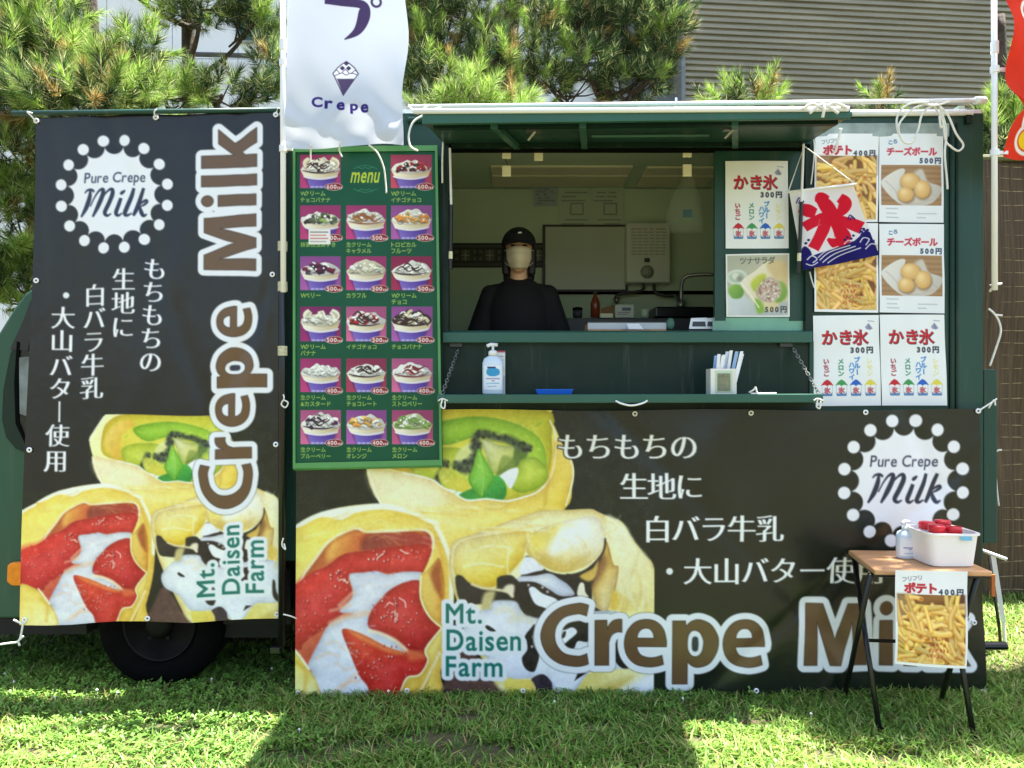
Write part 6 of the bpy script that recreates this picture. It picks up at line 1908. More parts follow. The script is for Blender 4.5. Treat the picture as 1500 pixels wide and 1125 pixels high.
# sink tap, worktop, clutter
tp_ = thing("swan_neck_tap", "dark swan neck tap over the sink inside the truck", "tap", (PX(1000, 1.2), 1.2, PZ(460, 1.2)))
bm = B(); tube(bm, smoothline([P(998, 458, 1.2), P(998, 425, 1.2), P(1001, 409, 1.2), P(1014, 403, 1.18), P(1046, 402, 1.15)], 6), 0.012, 10); obj("spout", bm, M['steel'], tp_, smooth=True)
bm = B(); lathe(bm, [(0.03, 0), (0.03, 0.03), (0.02, 0.05), (0.014, 0.06)], P(998, 452, 1.2), 16); obj("tap_base", bm, M['steel'], tp_, smooth=True)
bm = B(); tube(bm, [P(998, 442, 1.19), P(988, 432, 1.16)], 0.007); obj("tap_lever", bm, M['steel'], tp_)
bm = B(); boxp(bm, 830, 1110, 466, 500, 0.95, 1.38); tag(obj("worktop", bm, M['dkgrey'], bevel=.004), "dark back worktop inside the truck carrying the clutter", "worktop")
bm = B(); boxp(bm, 960, 1046, 449, 465, 0.97, 1.2); tag(obj("black_pan", bm, M['black_gl'], bevel=.01), "long black oblong pan on the worktop under the tap", "pan")
sb = thing("sauce_bottle", "brown sauce bottle on the worktop beside the worker", "bottle", P(872, 466, 0.98))
bm = B(); lathe(bm, [(0.001, 0), (0.028, 0.002), (0.029, 0.085), (0.02, 0.115), (0.012, 0.13), (0.012, 0.145)], P(872, 465.5, 0.98), 18); obj("bottle_body", bm, mat("brown sauce", (128, 60, 36), 0.2), sb, smooth=True)
bm = B(); lathe(bm, [(0.014, 0.1455), (0.014, 0.165), (0.006, 0.17)], P(872, 465.5, 0.98), 14); obj("bottle_cap", bm, M['dkgrey'], sb, smooth=True)
cb = thing("label_box", "small pale box with a printed front on the worktop", "box", P(915, 466, 0.96))
bm = B(); boxp(bm, 901, 929, 446, 465.5, 0.96, 1.0); obj("box_body", bm, M['cream'], cb, bevel=.003)
lc2 = Canvas(0, 0, 28, 19, 3.0, (196, 198, 186)); lc2.rect(10, 4, 24, 9, (90, 96, 110)); lc2.line([(3, 12), (22, 12)], 1, (120, 90, 80), .4); lc2.line([(3, 15), (18, 15)], 1, (120, 120, 110), .4)
sheet("printed_front", lc2, [(902, 447), (928, 447), (928, 464), (902, 464)], 0.957, M['print'], cb, 1.5, unit=True)
bm = B(); lathe(bm, [(0.001, 0), (0.022, 0.001), (0.026, 0.05), (0.024, 0.05), (0.001, 0.006)], P(945, 465.5, 1.0), 16); tag(obj("paper_cup", bm, M['cream'], smooth=True), "pale paper cup on the worktop next to the printed box", "cup")
kn = thing("bowl_jar", "dark squat jar on the worktop close to the worker's sleeve", "jar", P(846, 466, 0.98))
bm = B(); lathe(bm, [(0.001, 0), (0.026, 0.001), (0.03, 0.02), (0.028, 0.045)], P(846, 465.5, 0.98), 16); obj("jar_body", bm, M['dkgrey'], kn, smooth=True)
bm = B(); lathe(bm, [(0.03, 0.0455), (0.03, 0.06), (0.01, 0.065)], P(846, 465.5, 0.98), 16); obj("jar_lid", bm, M['black'], kn, smooth=True)
zc = OZ0 - 0.003                                                     # counter top height
sc_ = thing("serving_case", "low clear fronted wooden serving case on the counter", "serving case", (PX(918, .12), .12, zc))
s12 = lambda px, Y: PX(px, Y)
x0_, x1_ = s12(861, .1), s12(976, .1)
bm = B(); box(bm, x0_, x1_, .1, .26, zc, zc + .026); obj("case_base", bm, M['wood'], sc_, bevel=.002)
bm = B(); box(bm, x0_, x1_, .1, .104, zc + .027, zc + .058); obj("clear_front", bm, M['clear'], sc_)
bm = B(); box(bm, x0_, x1_, .1, .26, zc + .0585, zc + .064); obj("case_lid", bm, M['black_gl'], sc_)
bm = B(); box(bm, x0_, x0_ + .004, .105, .26, zc + .027, zc + .058); box(bm, x1_ - .004, x1_, .105, .26, zc + .027, zc + .058); obj("case_side", bm, M['wood'], sc_)
bm = B(); hexa(bm, [P(918, 474, .06), P(936, 474, .06), P(943, 482, .05), P(921, 482, .05)], [P(918, 475, .065), P(936, 475, .065), P(943, 483, .055), P(921, 483, .055)])
tag(obj("price_card", bm, M['white']), "little blank white card propped before the serving case", "card")
for px, lab in ((1024, "white ticket stand on the counter at the sliding window's edge"), (1046, "pale green tinted ticket stand half behind the sliding window")):
    tk = thing("ticket_stand", lab, "ticket stand", P(px, 483, .06), "ticket stands")
    bm = B(); hexa(bm, [P(px - 12, 466, .06), P(px + 12, 465, .06), P(px + 15, 482, .045), P(px - 15, 482, .045)], [P(px - 12, 466, .085), P(px + 12, 465, .085), P(px + 15, 482, .1), P(px - 15, 482, .1)]); obj("stand_body", bm, M['white'], tk, bevel=.003)
    bm = B(); hexa(bm, [P(px - 9, 471, .052), P(px + 9, 471, .052), P(px + 10, 478, .0455), P(px - 10, 478, .0455)], [P(px - 9, 471, .0585), P(px + 9, 471, .0585), P(px + 10, 478, .0525), P(px - 10, 478, .0525)]); obj("stand_slot", bm, M['dkgrey'], tk)
bm = B(); ellipsoid(bm, P(982, 474, .09), (.02, .018, .028)); tag(obj("soap_lump", bm, M['glass_gr'], smooth=True), "pale green rounded dispenser beside the serving case", "dispenser")
# clips hanging from the hatch head
for px, y0, y1, two, lab in ((742, 219, 258, 1, "pale two piece hanging clip under the hatch head above the worker"), (1007, 217, 258, 1, "pale two piece hanging clip holding up the plastic bag"), (789, 222, 236, 0, "single pale clip beside the little price sign")):
    k = thing("hanging_clip", lab, "clip", P(px, y1, .05), "clips hung from the hatch head")
    bm = B(); boxp(bm, px - 6.5, px + 6.5, y0, y0 + 13, .045, .06); obj("clip_block", bm, M['cream_lt'], k, bevel=.003)
    if two:
        bm = B(); boxp(bm, px - 6.5, px + 6.5, y0 + 23, y1, .045, .06); obj("clip_block", bm, M['cream_lt'], k, bevel=.004)
        bm = B(); tube(bm, [P(px - 2, y0 + 13, .052), P(px, y0 + 18, .05), P(px + 2, y0 + 23, .052)], .0025, 5); obj("clip_wire", bm, M['dkgrey'], k)
# thin plastic bag hanging from the clip
bm = B()
rings = []
for (px, py, hw, th) in ((1010, 256, 3, .006), (1009, 264, 8, .014), (1007, 276, 15, .025), (1004, 292, 22, .035), (1003, 312, 25, .045), (1003, 330, 26, .04), (1004, 341, 22, .02)):
    c = P(px, py, .1); ww = hw * (D + .1) / F
    rings.append([bm.verts.new(c + Vector((ww * math.cos(a) * (1 + .12 * math.sin(5 * a + py)), th * math.sin(a), .006 * math.sin(3 * a)))) for a in np.linspace(0, 2 * PI, 19)[:-1]])
for i in range(len(rings) - 1):
    for k in range(18): bm.faces.new([rings[i][k], rings[i][(k + 1) % 18], rings[i + 1][(k + 1) % 18], rings[i + 1][k]])
bm.faces.new(rings[-1])
bg = tag(obj("plastic_bag", bm, M['bag'], smooth=True), "thin see-through carrier bag with a green print hanging in the hatch", "bag")
bm = B(); boxp(bm, 1001, 1014, 307, 318, .049, .051); obj("bag_print", bm, M['green'], bg)


# ------------------------------------------------------------------ the worker behind the counter
def remesh(name, bm, mat_, parent, vox, smooth_it=3):
    me = bpy.data.meshes.new(name + "_src")
    bm.to_mesh(me); bm.free()
    o = bpy.data.objects.new(name + "_src", me); COL.objects.link(o)
    m = o.modifiers.new("r", 'REMESH'); m.mode = 'VOXEL'; m.voxel_size = vox
    s_ = o.modifiers.new("s", 'SMOOTH'); s_.factor = 0.6; s_.iterations = smooth_it
    dg = bpy.context.evaluated_depsgraph_get()
    m2 = bpy.data.meshes.new_from_object(o.evaluated_get(dg))
    bpy.data.objects.remove(o); bpy.data.meshes.remove(me)
    for p in m2.polygons: p.use_smooth = True
    m2.name = name
    m2.materials.clear()
    return link(name, m2, mat_, parent)


def worker():
    Y = 0.52
    hx, hz = PX(760, Y), PZ(372, Y)                                   # middle of the face
    rt = thing("person", "shop worker in black cap, pale face mask and black t-shirt behind the counter", "person", (hx, Y, 0.76))
    V3 = Vector
    head = V3((hx, Y, hz))
    nb = V3((hx, Y + .02, PZ(415, Y)))
    shl = [V3((PX(x, Y), Y + .03, PZ(431, Y))) for x in (718, 804)]
    elb = [V3((PX(698, Y), Y + .02, PZ(503, Y))), V3((PX(822, Y), Y + .02, PZ(503, Y)))]
    wri = [V3((elb[0].x + .05, Y - .16, 1.62)), V3((elb[1].x - .05, Y - .16, 1.62))]
    hipz = 1.52
    bm = B()
    ellipsoid(bm, head + V3((0, .015, .035)), (.076, .094, .102), 28, 20)     # skull
    ellipsoid(bm, head + V3((0, -.012, -.02)), (.063, .074, .080), 24, 16)    # face
    ellipsoid(bm, head + V3((0, -.035, -.082)), (.036, .036, .026), 20, 12)   # chin
    ellipsoid(bm, head + V3((0, -.088, -.004)), (.011, .015, .024), 12, 8)    # nose
    for s_ in (-1, 1):
        ellipsoid(bm, head + V3((s_ * .074, .015, -.005)), (.010, .018, .03), 12, 8)   # ears
        ellipsoid(bm, head + V3((s_ * .032, -.066, .047)), (.020, .010, .007), 12, 8)  # brows
    capsule(bm, head + V3((0, .02, -.07)), nb + V3((0, .02, -.05)), .048, .054, 6)
    for i, s_ in enumerate((-1, 1)):
        capsule(bm, nb + V3((0, .02, -.05)), shl[i] + V3((-s_ * .012, 0, -.012)), .042, .036, 6)
        capsule(bm, shl[i] + V3((-s_ * .012, 0, -.012)), elb[i], .036, .034, 8)
        capsule(bm, elb[i], wri[i], .037, .024, 8)
        hd_ = (wri[i] - elb[i]).normalized()
        pal = wri[i] + hd_ * .045
        ellipsoid(bm, pal, (.038, .046, .014), 14, 10)
        for f in range(4):                                           # fingers, slightly curled on the counter
            b0 = pal + V3(((f - 1.5) * .019, -.036, .002))
            ln = (.062, .07, .066, .052)[f]
            m_ = b0 + V3(((f - 1.5) * .003, -ln * .5, .006)); e_ = m_ + V3((0, -ln * .42, -.012))
            capsule(bm, b0, m_, .0088, .0082, 5); capsule(bm, m_, e_, .0082, .007, 4)
        t0 = pal + V3((-s_ * .034, .01, 0)); t1 = t0 + V3((-s_ * .022, -.028, 0)); t2 = t1 + V3((-s_ * .006, -.026, -.004))
        capsule(bm, t0, t1, .0105, .0095, 4); capsule(bm, t1, t2, .0095, .008, 4)
    chest = V3((hx, Y + .04, PZ(468, Y)))
    ellipsoid(bm, chest, (.165, .10, .21), 24, 16)
    ellipsoid(bm, V3((hx, Y + .04, hipz)), (.15, .10, .16), 24, 16)
    for s_ in (-1, 1):
        capsule(bm, V3((hx + s_ * .08, Y + .05, hipz - .05)), V3((hx + s_ * .09, Y + .03, 1.12)), .078, .055, 6)
        capsule(bm, V3((hx + s_ * .09, Y + .03, 1.12)), V3((hx + s_ * .09, Y + .06, .82)), .052, .038, 5)
        capsule(bm, V3((hx + s_ * .09, Y + .07, .80)), V3((hx + s_ * .10, Y - .1, .79)), .036, .03, 4)
    body = remesh("body", bm, M['skin'], rt, 0.006, 4)
    # t-shirt
    bm = B()
    ellipsoid(bm, chest + V3((0, 0, .015)), (.19, .125, .225), 24, 16)
    ellipsoid(bm, V3((hx, Y + .04, hipz - .02)), (.18, .125, .22), 24, 16)
    for i in (0, 1):
        s_ = (-1, 1)[i]
        capsule(bm, nb + V3((s_ * .045, .025, -.026)), shl[i] + V3((0, 0, .002)), .043, .053, 7)
        capsule(bm, shl[i], shl[i].lerp(elb[i], .84) + V3((s_ * .004, 0, 0)), .056, .068, 8)
    ellipsoid(bm, nb + V3((0, .035, -.13)), (.185, .098, .09), 24, 14)
    for s_ in (-1, 1): capsule(bm, nb + V3((s_ * .05, .03, -.07)), nb + V3((s_ * .13, .03, -.09)), .05, .058, 6)
    bm2 = bm
    sh = remesh("t_shirt", bm2, M['shirt'], rt, 0.007, 6)
    bm = B()
    rn = [nb + V3((.062 * math.cos(a), .02 + .062 * math.sin(a), -.022 + .02 * math.sin(a))) for a in np.linspace(0, 2 * PI, 25)]
    tube(bm, rn, .009, 8); obj("neckband", bm, M['shirt'], sh, smooth=True)
    # trousers
    bm = B()
    ellipsoid(bm, V3((hx, Y + .045, hipz - .1)), (.172, .118, .14), 20, 14)
    for s_ in (-1, 1):
        capsule(bm, V3((hx + s_ * .08, Y + .05, hipz - .12)), V3((hx + s_ * .09, Y + .03, 1.12)), .09, .07, 6)
        capsule(bm, V3((hx + s_ * .09, Y + .03, 1.12)), V3((hx + s_ * .09, Y + .06, .85)), .068, .055, 5)
    remesh("trousers", bm, M['cap'], rt, 0.008, 3)
    # hair to the collar, behind the face
    bm = B()
    ellipsoid(bm, head + V3((0, .035, .03)), (.088, .09, .105), 22, 16)
    for s_ in (-1, 1):
        capsule(bm, head + V3((s_ * .070, .014, .02)), head + V3((s_ * .070, .008, -.095)), .027, .024, 10)
        capsule(bm, head + V3((s_ * .06, .05, .02)), head + V3((s_ * .058, .05, -.12)), .034, .03, 8)
    capsule(bm, head + V3((0, .07, .02)), head + V3((0, .065, -.12)), .05, .045, 8)
    remesh("hair", bm, M['hair'], rt, 0.006, 4)
    # cap
    bm = B()
    bmesh.ops.create_uvsphere(bm, u_segments=32, v_segments=20, radius=1, matrix=Matrix.Translation(head + V3((0, .018, .052))) @ Matrix.Diagonal((.0945, .108, .096, 1)))
    bmesh.ops.delete(bm, geom=[v for v in bm.verts if v.co.z < head.z + .047], context='VERTS')
    cap_ = obj("cap", bm, M['cap'], rt, smooth=True)
    sm = cap_.modifiers.new("t", 'SOLIDIFY'); sm.thickness = .004
    bm = B()
    top, bot = [], []
    for a in np.linspace(PI * 1.06, PI * 1.94, 17):
        inner = head + V3((.092 * math.cos(a), .018 + .107 * math.sin(a), .053))
        k = math.sin((a - PI * 1.06) / (PI * .88) * PI) ** .6
        outer = inner + V3((.004 * math.cos(a), -.062 * k, -.016 * k - .012 * abs(math.cos(a))))
        top.append((bm.verts.new(inner), bm.verts.new(outer)))
    for i in range(16): bm.faces.new([top[i][0], top[i + 1][0], top[i + 1][1], top[i][1]])
    br = obj("cap_brim", bm, M['cap'], cap_, smooth=True)
    sm = br.modifiers.new("t", 'SOLIDIFY'); sm.thickness = .004
    bm = B(); c = head + V3((.004, -.086, .098)); hexa(bm, [c + V3((-.010, -.004, -.004)), c + V3((.012, -.004, -.002)), c + V3((.009, -.0005, .005)), c + V3((-.006, -.0005, .004))], [c + V3((-.010, .006, -.004)), c + V3((.012, .006, -.002)), c + V3((.009, .01, .005)), c + V3((-.006, .01, .004))]); obj("cap_emblem", bm, M['white'], cap_)
    # eyes
    for s_ in (-1, 1):
        bm = B(); ellipsoid(bm, head + V3((s_ * .031, -.073, .033)), (.0155, .009, .0056), 16, 10); e = obj("eye", bm, M['eye'], rt, smooth=True)
        bm = B(); tube(bm, smoothline([head + V3((s_ * (.012), -.082, .046)), head + V3((s_ * .03, -.081, .051)), head + V3((s_ * .05, -.070, .047))], 5), .0034, 6); obj("eyebrow", bm, M['hair'], rt, smooth=True)
    # mask with pleats and ear loops
    nu, nv = 22, 14
    V, T = [], []
    for j in range(nv + 1):
        for i in range(nu + 1):
            u, v = i / nu * 2 - 1, j / nv
            wd = .066 - .022 * max(0, v - .55) / .45
            x = u * wd
            z = .016 - .102 * v + .010 * (1 - u * u) * (1 - v) * 1.2 - (.006 * (1 - u * u) if v > .8 else 0)
            y = -.094 + .052 * u * u - .022 * math.sin(PI * min(1, v * 1.05)) * (1 - u * u) * .9 + .035 * max(0, v - .72) + .0022 * math.sin(v * PI * 8)
            V.append(tuple(head + V3((x, y, z))))
    for j in range(nv):
        for i in range(nu):
            a = j * (nu + 1) + i
            T.append((a, a + 1, a + nu + 2, a + nu + 1))
    mk = mesh_tris("face_mask", np.array(V), np.array(T), M['mask'], rt, smooth=True)
    sm = mk.modifiers.new("t", 'SOLIDIFY'); sm.thickness = .0025
    bm = B()
    for s_ in (-1, 1):
        tube(bm, smoothline([head + V3((s_ * .065, -.05, .008)), head + V3((s_ * .078, -.01, .016)), head + V3((s_ * .084, .02, 0)), head + V3((s_ * .08, .0, -.04)), head + V3((s_ * .056, -.045, -.072))], 5), .0022, 6)
    obj("ear_loops", bm, M['mask'], mk, smooth=True)


worker()


# ------------------------------------------------------------------ on the shelf
def pump_bottle(label, c, r, h, liq, label_cols, sy=.62, group="pump bottles of hand sanitiser"):
    rt = thing("pump_bottle", label, "pump bottle", c, group)
    bm = B(); lathe(bm, [(.001, 0), (r * .94, .001), (r, .006), (r, h * .80), (r * .86, h * .92), (r * .45, h * .99), (r * .36, h)], c, 28, 'z', 1, sy); b = obj("bottle_body", bm, liq, rt, smooth=True)
    bm = B(); lathe(bm, [(r * .42, h + .0005), (r * .42, h * 1.1), (r * .30, h * 1.13), (r * .13, h * 1.14), (r * .13, h * 1.26), (.001, h * 1.262)], c, 20); pm = obj("pump_head", bm, M['white'], rt, smooth=True)
    bm = B()
    q = Vector(c) + Vector((0, 0, h * 1.275))
    tube(bm, [q + Vector((r * .42, .004, 0)), q + Vector((-r * .2, -.004, .002)), q + Vector((-r * .55, -.01, -.006))], r * .17, 8)
    obj("pump_spout", bm, M['white'], pm, smooth=True)
    # printed label wrapped round the front
    cv = Canvas(0, 0, 30, 44, 4.0, (232, 238, 244))
    cv.poly([(6, 8), (13, 4), (24, 7), (25, 16), (16, 20), (7, 17)], label_cols[0], True, .6)
    cv.rect(7, 2, 19, 5, label_cols[1])
    cv.line([(6, 24), (25, 24)], 1.6, label_cols[2], .5); cv.line([(14, 28), (17, 28)], 1.6, (150, 60, 60), .5)
    cv.line([(6, 33), (24, 32)], 1.2, label_cols[0], .5); cv.line([(8, 38), (20, 37.5)], 1.2, (120, 150, 190), .5)
    V, T, C = [], [], []
    n, m_ = 24, 30
    for j in range(m_ + 1):
        for i in range(n + 1):
            a = -PI / 2 + (i / n - .5) * 2.0
            V.append((c[0] + (r + .0012) * math.cos(a), c[1] + (r + .0012) * sy * math.sin(a), c[2] + h * (.74 - .62 * j / m_)))
            C.append(cv.sample(np.array(i / n * 30), np.array(j / m_ * 44)))
    for j in range(m_):
        for i in range(n):
            k = j * (n + 1) + i
            T.append((k, k + n + 1, k + n + 2, k + 1))
    mesh_tris("bottle_label", np.array(V), np.array(T), M['print'], b, lin(np.clip(np.array(C), 0, 255)), smooth=True)
    return rt


zs = PZ(578, -0.27)                                                  # shelf top
liq = mat("clear sanitiser plastic", (206, 222, 236), 0.15, var=.03, scale=10)
pump_bottle("clear pump bottle with a blue printed label standing on the fold-down shelf", Vector((PX(722, -.17), -.17, zs + .0005)), .0475, .175, liq, [(52, 150, 200), (20, 40, 110), (120, 100, 160)])
nt_ = Canvas(0, 0, 14, 35, 4.0, (226, 226, 224)); nt_.rect(0, 0, 14, 2.2, (176, 60, 70))
for y in (8, 13): nt_.line([(2, y), (11, y)], 1, (150, 130, 140), .4)
o = sheet("price_tag", nt_, [(726, 514), (740, 514), (740, 550), (726, 550)], -0.12, M['print'], None, 2.0, unit=True)
bm = B(); boxp(bm, 726, 740, 514, 578, -0.1185, -0.117); obj("tag_stiffener", bm, M['clear'], o)
tag(o, "upright little white card standing behind the pump bottle on the shelf", "card")
tr = thing("coin_tray", "shallow blue plastic coin tray on the fold-down shelf", "tray", (PX(810, -.15), -.15, zs))
bm = B()
x0_, x1_ = PX(784, -.16), PX(839, -.16)
loops = []
for x_in, y0_, y1_, z_ in ((.010, -.20, -.10, 0.0006), (0, -.21, -.09, .024), (.004, -.206, -.094, .024), (.014, -.196, -.104, .004)):
    loops.append([bm.verts.new(p) for p in ((x0_ + x_in, y0_, zs + z_), (x1_ - x_in, y0_, zs + z_), (x1_ - x_in, y1_, zs + z_), (x0_ + x_in, y1_, zs + z_))])
for a, b in zip(loops, loops[1:]):
    for k in range(4): bm.faces.new([a[k], a[(k + 1) % 4], b[(k + 1) % 4], b[k]])
bm.faces.new(loops[0]); bm.faces.new(loops[-1])
obj("tray_dish", bm, M['blue'], tr, bevel=.002)
sh_ = thing("straw_holder", "white box of paper-wrapped spoon straws with a small framed front", "straw holder", (PX(1060, -.17), -.17, zs))
X0, X1 = PX(1041, -.21), PX(1079, -.21)
z0_ = zs + .0005
zt_ = PZ(540, -.21)
bm = B()
for a in ((X0, X1, -.21, -.206), (X0, X1, -.134, -.13)): box(bm, *a, z0_, zt_)
for a in ((X0, X0 + .004), (X1 - .004, X1)): box(bm, *a, -.2055, -.1345, z0_, zt_)
box(bm, X0 + .0045, X1 - .0045, -.2055, -.1345, z0_, z0_ + .004)
obj("box_body", bm, mat("milky plastic", (226, 224, 214), 0.3), sh_)
bm = B(); boxp(bm, 1048, 1073, 543, 575, -.2125, -.2105); fr_ = obj("front_frame", bm, M['cream'], sh_, bevel=.001)
bm = B(); boxp(bm, 1051, 1070, 547, 573, -.2140, -.2127); obj("front_picture", bm, mat("khaki card", (132, 132, 104), 0.6, var=.3, scale=60), fr_)
rs = np.random.default_rng(5)
for k in range(14):
    t = k / 13
    fx = PX(1046 + 28 * t, -.19); yy = -.195 + .05 * rs.random()
    tx = PX(1050 + 38 * t + rs.uniform(-3, 3), -.19); tz = PZ(511 + 8 * abs(t - .6) + rs.uniform(0, 9), -.19)
    bm = B()
    a, b = Vector((fx, yy, z0_ + .006)), Vector((tx, yy + rs.uniform(-.01, .02), tz))
    dx = Vector((.0075, 0, 0)); dy = Vector((0, .002, 0))
    hexa(bm, [a - dx - dy, a + dx - dy, a + dx + dy, a - dx + dy], [b - dx - dy, b + dx - dy, b + dx * .7 + dy, b - dx + dy])
    st = obj("paper_straw", bm, M['white'] if k % 5 else mat("pale blue sleeve", (150, 186, 226), 0.5), None, bevel=.001)
    tag(st, "paper-wrapped straws standing in the white holder", "straw", "straws in the holder")
rope("short white cord end lying on the shelf by the straw holder", [[(1097, 575, -.24), (1104, 571, -.24), (1107, 567, -.24), (1109, 575, -.24), (1116, 577, -.25), (1137, 577.2, -.262)], [(1100, 576.5, -.262), (1137, 576.2, -.262)]], 0.004)
for x, y in ((648, 585), (1198, 585)):
    rope("white cord knot hooked under the shelf corner " + ("by the menu board" if x < 900 else "by the shaved ice posters"), [[(x - 6, y + 2, -.275), (x, y - 1, -.28), (x + 8, y + 2, -.275)], [(x, y, -.28), (x - 2, y + 10, -.28), (x + 3, y + 13, -.28), (x + 4, y + 2, -.28)]], 0.0036)


# ------------------------------------------------------------------ folding table and what stands on it
def table():
    zt = 0.665
    FL, FR, BR, BL = (1.497, -.46), (1.968, -.485), (1.995, -.10), (1.56, -.075)
    rt = thing("folding_table", "small folding table with a wooden top on crossed black legs before the banner", "table", (1.75, -.28, 0))
    bm = B()
    up = Vector((0, 0, .022))
    q = [Vector((x, y, zt)) for x, y in (FL, FR, BR, BL)]
    hexa(bm, q, [p + up for p in q])
    obj("table_top", bm, M['wood'], rt, bevel=.006)
    bm = B()
    ins = [p + (sum(q, Vector()) / 4 - p) * .06 - Vector((0, 0, .002)) for p in q]
    tube(bm, ins + [ins[0]], .009, 8); obj("top_frame", bm, M['black_gl'], rt)
    for (bx, by), (fx, fy), (tbx, tby), (tfx, tfy) in (((1.563, -.075), (1.526, -.445), (1.575, -.10), (1.515, -.43)), ((1.953, -.165), (1.888, -.49), (1.975, -.13), (1.945, -.455))):
        bm = B(); tube(bm, [(tbx, tby, zt - .004), (fx, fy, 0.0)], .0115, 10); l1 = obj("leg", bm, M['black_gl'], rt, smooth=True)
        bm = B(); tube(bm, [(fx, fy, 0.03), (fx, fy - .001, 0.0)], .0145, 10); obj("rubber_foot", bm, M['black'], l1, smooth=True)
        bm = B(); tube(bm, [(tfx - .022, tfy, zt - .004), (bx - .022, by, 0.0)], .0115, 10); obj("leg", bm, M['black_gl'], rt, smooth=True)
    for y, z in ((-.44, .10), (-.11, .12)):
        pass
    bm = B(); tube(bm, [(1.547, -.26, .33), (1.925, -.30, .33)], .008, 8); obj("stretcher", bm, M['black_gl'], rt)
    return zt + .022


ZT = table()
pump_bottle("clear pump bottle standing on the folding table before the white badge", Vector((PX(1327, -.24), -.24, ZT + .0005)), .042, .125, liq, [(236, 240, 244), (226, 230, 236), (70, 50, 140)], .8)
tubx = thing("storage_tub", "white translucent tub on the folding table holding red lidded bottles", "tub", (1.80, -.33, ZT))
bm = B()
cx_, cy_ = PX(1383, -.34), -.32
lp = []
for sx_, sy_, z_ in ((.086, .085, .0006), (.094, .096, .004), (.108, .108, .132), (.115, .115, .134), (.115, .115, .142), (.104, .104, .142), (.090, .090, .01)):
    lp.append([bm.verts.new((cx_ + sx_ * math.copysign(abs(math.cos(a)) ** .35, math.cos(a)), cy_ + sy_ * math.copysign(abs(math.sin(a)) ** .35, math.sin(a)), ZT + z_)) for a in np.linspace(0, 2 * PI, 41)[:-1]])
for a, b in zip(lp, lp[1:]):
    for k in range(40): bm.faces.new([a[k], a[(k + 1) % 40], b[(k + 1) % 40], b[k]])
bm.faces.new(lp[0]); bm.faces.new(lp[-1])
obj("tub_body", bm, mat("milk white plastic", (246, 243, 240), 0.3, var=.03), tubx, smooth=False)
bm = B(); boxp(bm, 1408, 1424, 786, 792, cy_ - .118, cy_ - .1155); obj("rim_tape", bm, mat("pale blue tape", (120, 190, 226), .5), tubx)
for k, (dx, dy, dz, lab) in enumerate(((-.052, -.055, .02, "red lidded seasoning bottle at the tub's front, next to the pump bottle"), (.022, -.05, .012, "red lidded seasoning bottle at the tub's front, away from the pump bottle"), (-.04, .04, .016, "red lidded seasoning bottle at the tub's rear, next to the pump bottle"), (.03, .045, .022, "red lidded seasoning bottle at the tub's rear, away from the pump bottle"))):
    c = Vector((cx_ + dx, cy_ + dy, ZT + .0105)); dz += .022
    jr = thing("seasoning_bottle", lab, "seasoning bottle", c, "red lidded bottles in the tub")
    bm = B(); lathe(bm, [(.001, 0), (.028, .001), (.028, .08 + dz), (.022, .088 + dz)], c, 18); obj("bottle_body", bm, M['clear'], jr, smooth=True)
    bm = B(); lathe(bm, [(.033, .0885 + dz), (.034, .110 + dz), (.031, .118 + dz), (.001, .119 + dz)], c, 22); obj("bottle_lid", bm, M['red'], jr, smooth=True)
o = sheet("fries_poster", fries_canvas(47), [(1313.5, 836), (1419.6, 838), (1416, 979.5), (1311, 972.5)], lambda u, v: -.512 - .012 * np.sin(u * 3) * v + .006 * np.sin(v * 5 + 1), M['print'], None, 1.6, unit=True)
tag(o, "french fries price poster hanging from the folding table's front edge", "poster", "price posters on the truck")

# folding stand seen past the tail
fs = thing("folding_stand", "white folding stand with an orange strap behind the truck's tail", "stand", (PX(1462, .45), .45, 0))
Yf = .45
bm = B(); tube(bm, [P(1438, 806, Yf), P(1474, 819, Yf)], .009, 8); obj("top_bar", bm, M['alu'], fs, smooth=True)
for k, (a, b, h) in enumerate((((1455, 814), (1470, 912), 3.6), ((1449, 812), (1463, 914), 2.6))):
    bm = B(); hexa(bm, [P(a[0] - h, a[1], Yf), P(a[0] + h, a[1], Yf), P(b[0] + h, b[1], Yf + .1), P(b[0] - h, b[1], Yf + .1)], [P(a[0] - h, a[1], Yf + .02), P(a[0] + h, a[1], Yf + .02), P(b[0] + h, b[1], Yf + .12), P(b[0] - h, b[1], Yf + .12)])
    # on down to the turf
    q0, q1 = P(*b, Yf + .11), P(*b, Yf + .11); q1.z = 0; q1.x += .012
    tube(bm, [q0, q1], .008, 6)
    obj("leg", bm, M['black_gl'] if k else M['alu'], fs)
    Yf += .03
bm = B(); boxp(bm, 1453, 1458, 842, 874, .40, .41); obj("strap", bm, M['orange_pl'], fs)

# ------------------------------------------------------------------ grass and clover
def visible_ground(n, rng, d0, d1, xmin=None, xmax=None):
    d = np.sqrt(rng.uniform(d0 * d0, d1 * d1, n))
    x = rng.uniform(-1, 1, n) * d * .72
    return x, d - D


def vnoise(x, y, s, seed):
    r = np.random.default_rng(seed)
    g = r.random((64, 64))
    u, v = (x * s) % 63, (y * s) % 63
    i, j = u.astype(int), v.astype(int)
    fu, fv = u - i, v - j
    fu = fu * fu * (3 - 2 * fu); fv = fv * fv * (3 - 2 * fv)
    i2, j2 = (i + 1) % 64, (j + 1) % 64
    return (g[j, i] * (1 - fu) + g[j, i2] * fu) * (1 - fv) + (g[j2, i] * (1 - fu) + g[j2, i2] * fu) * fv


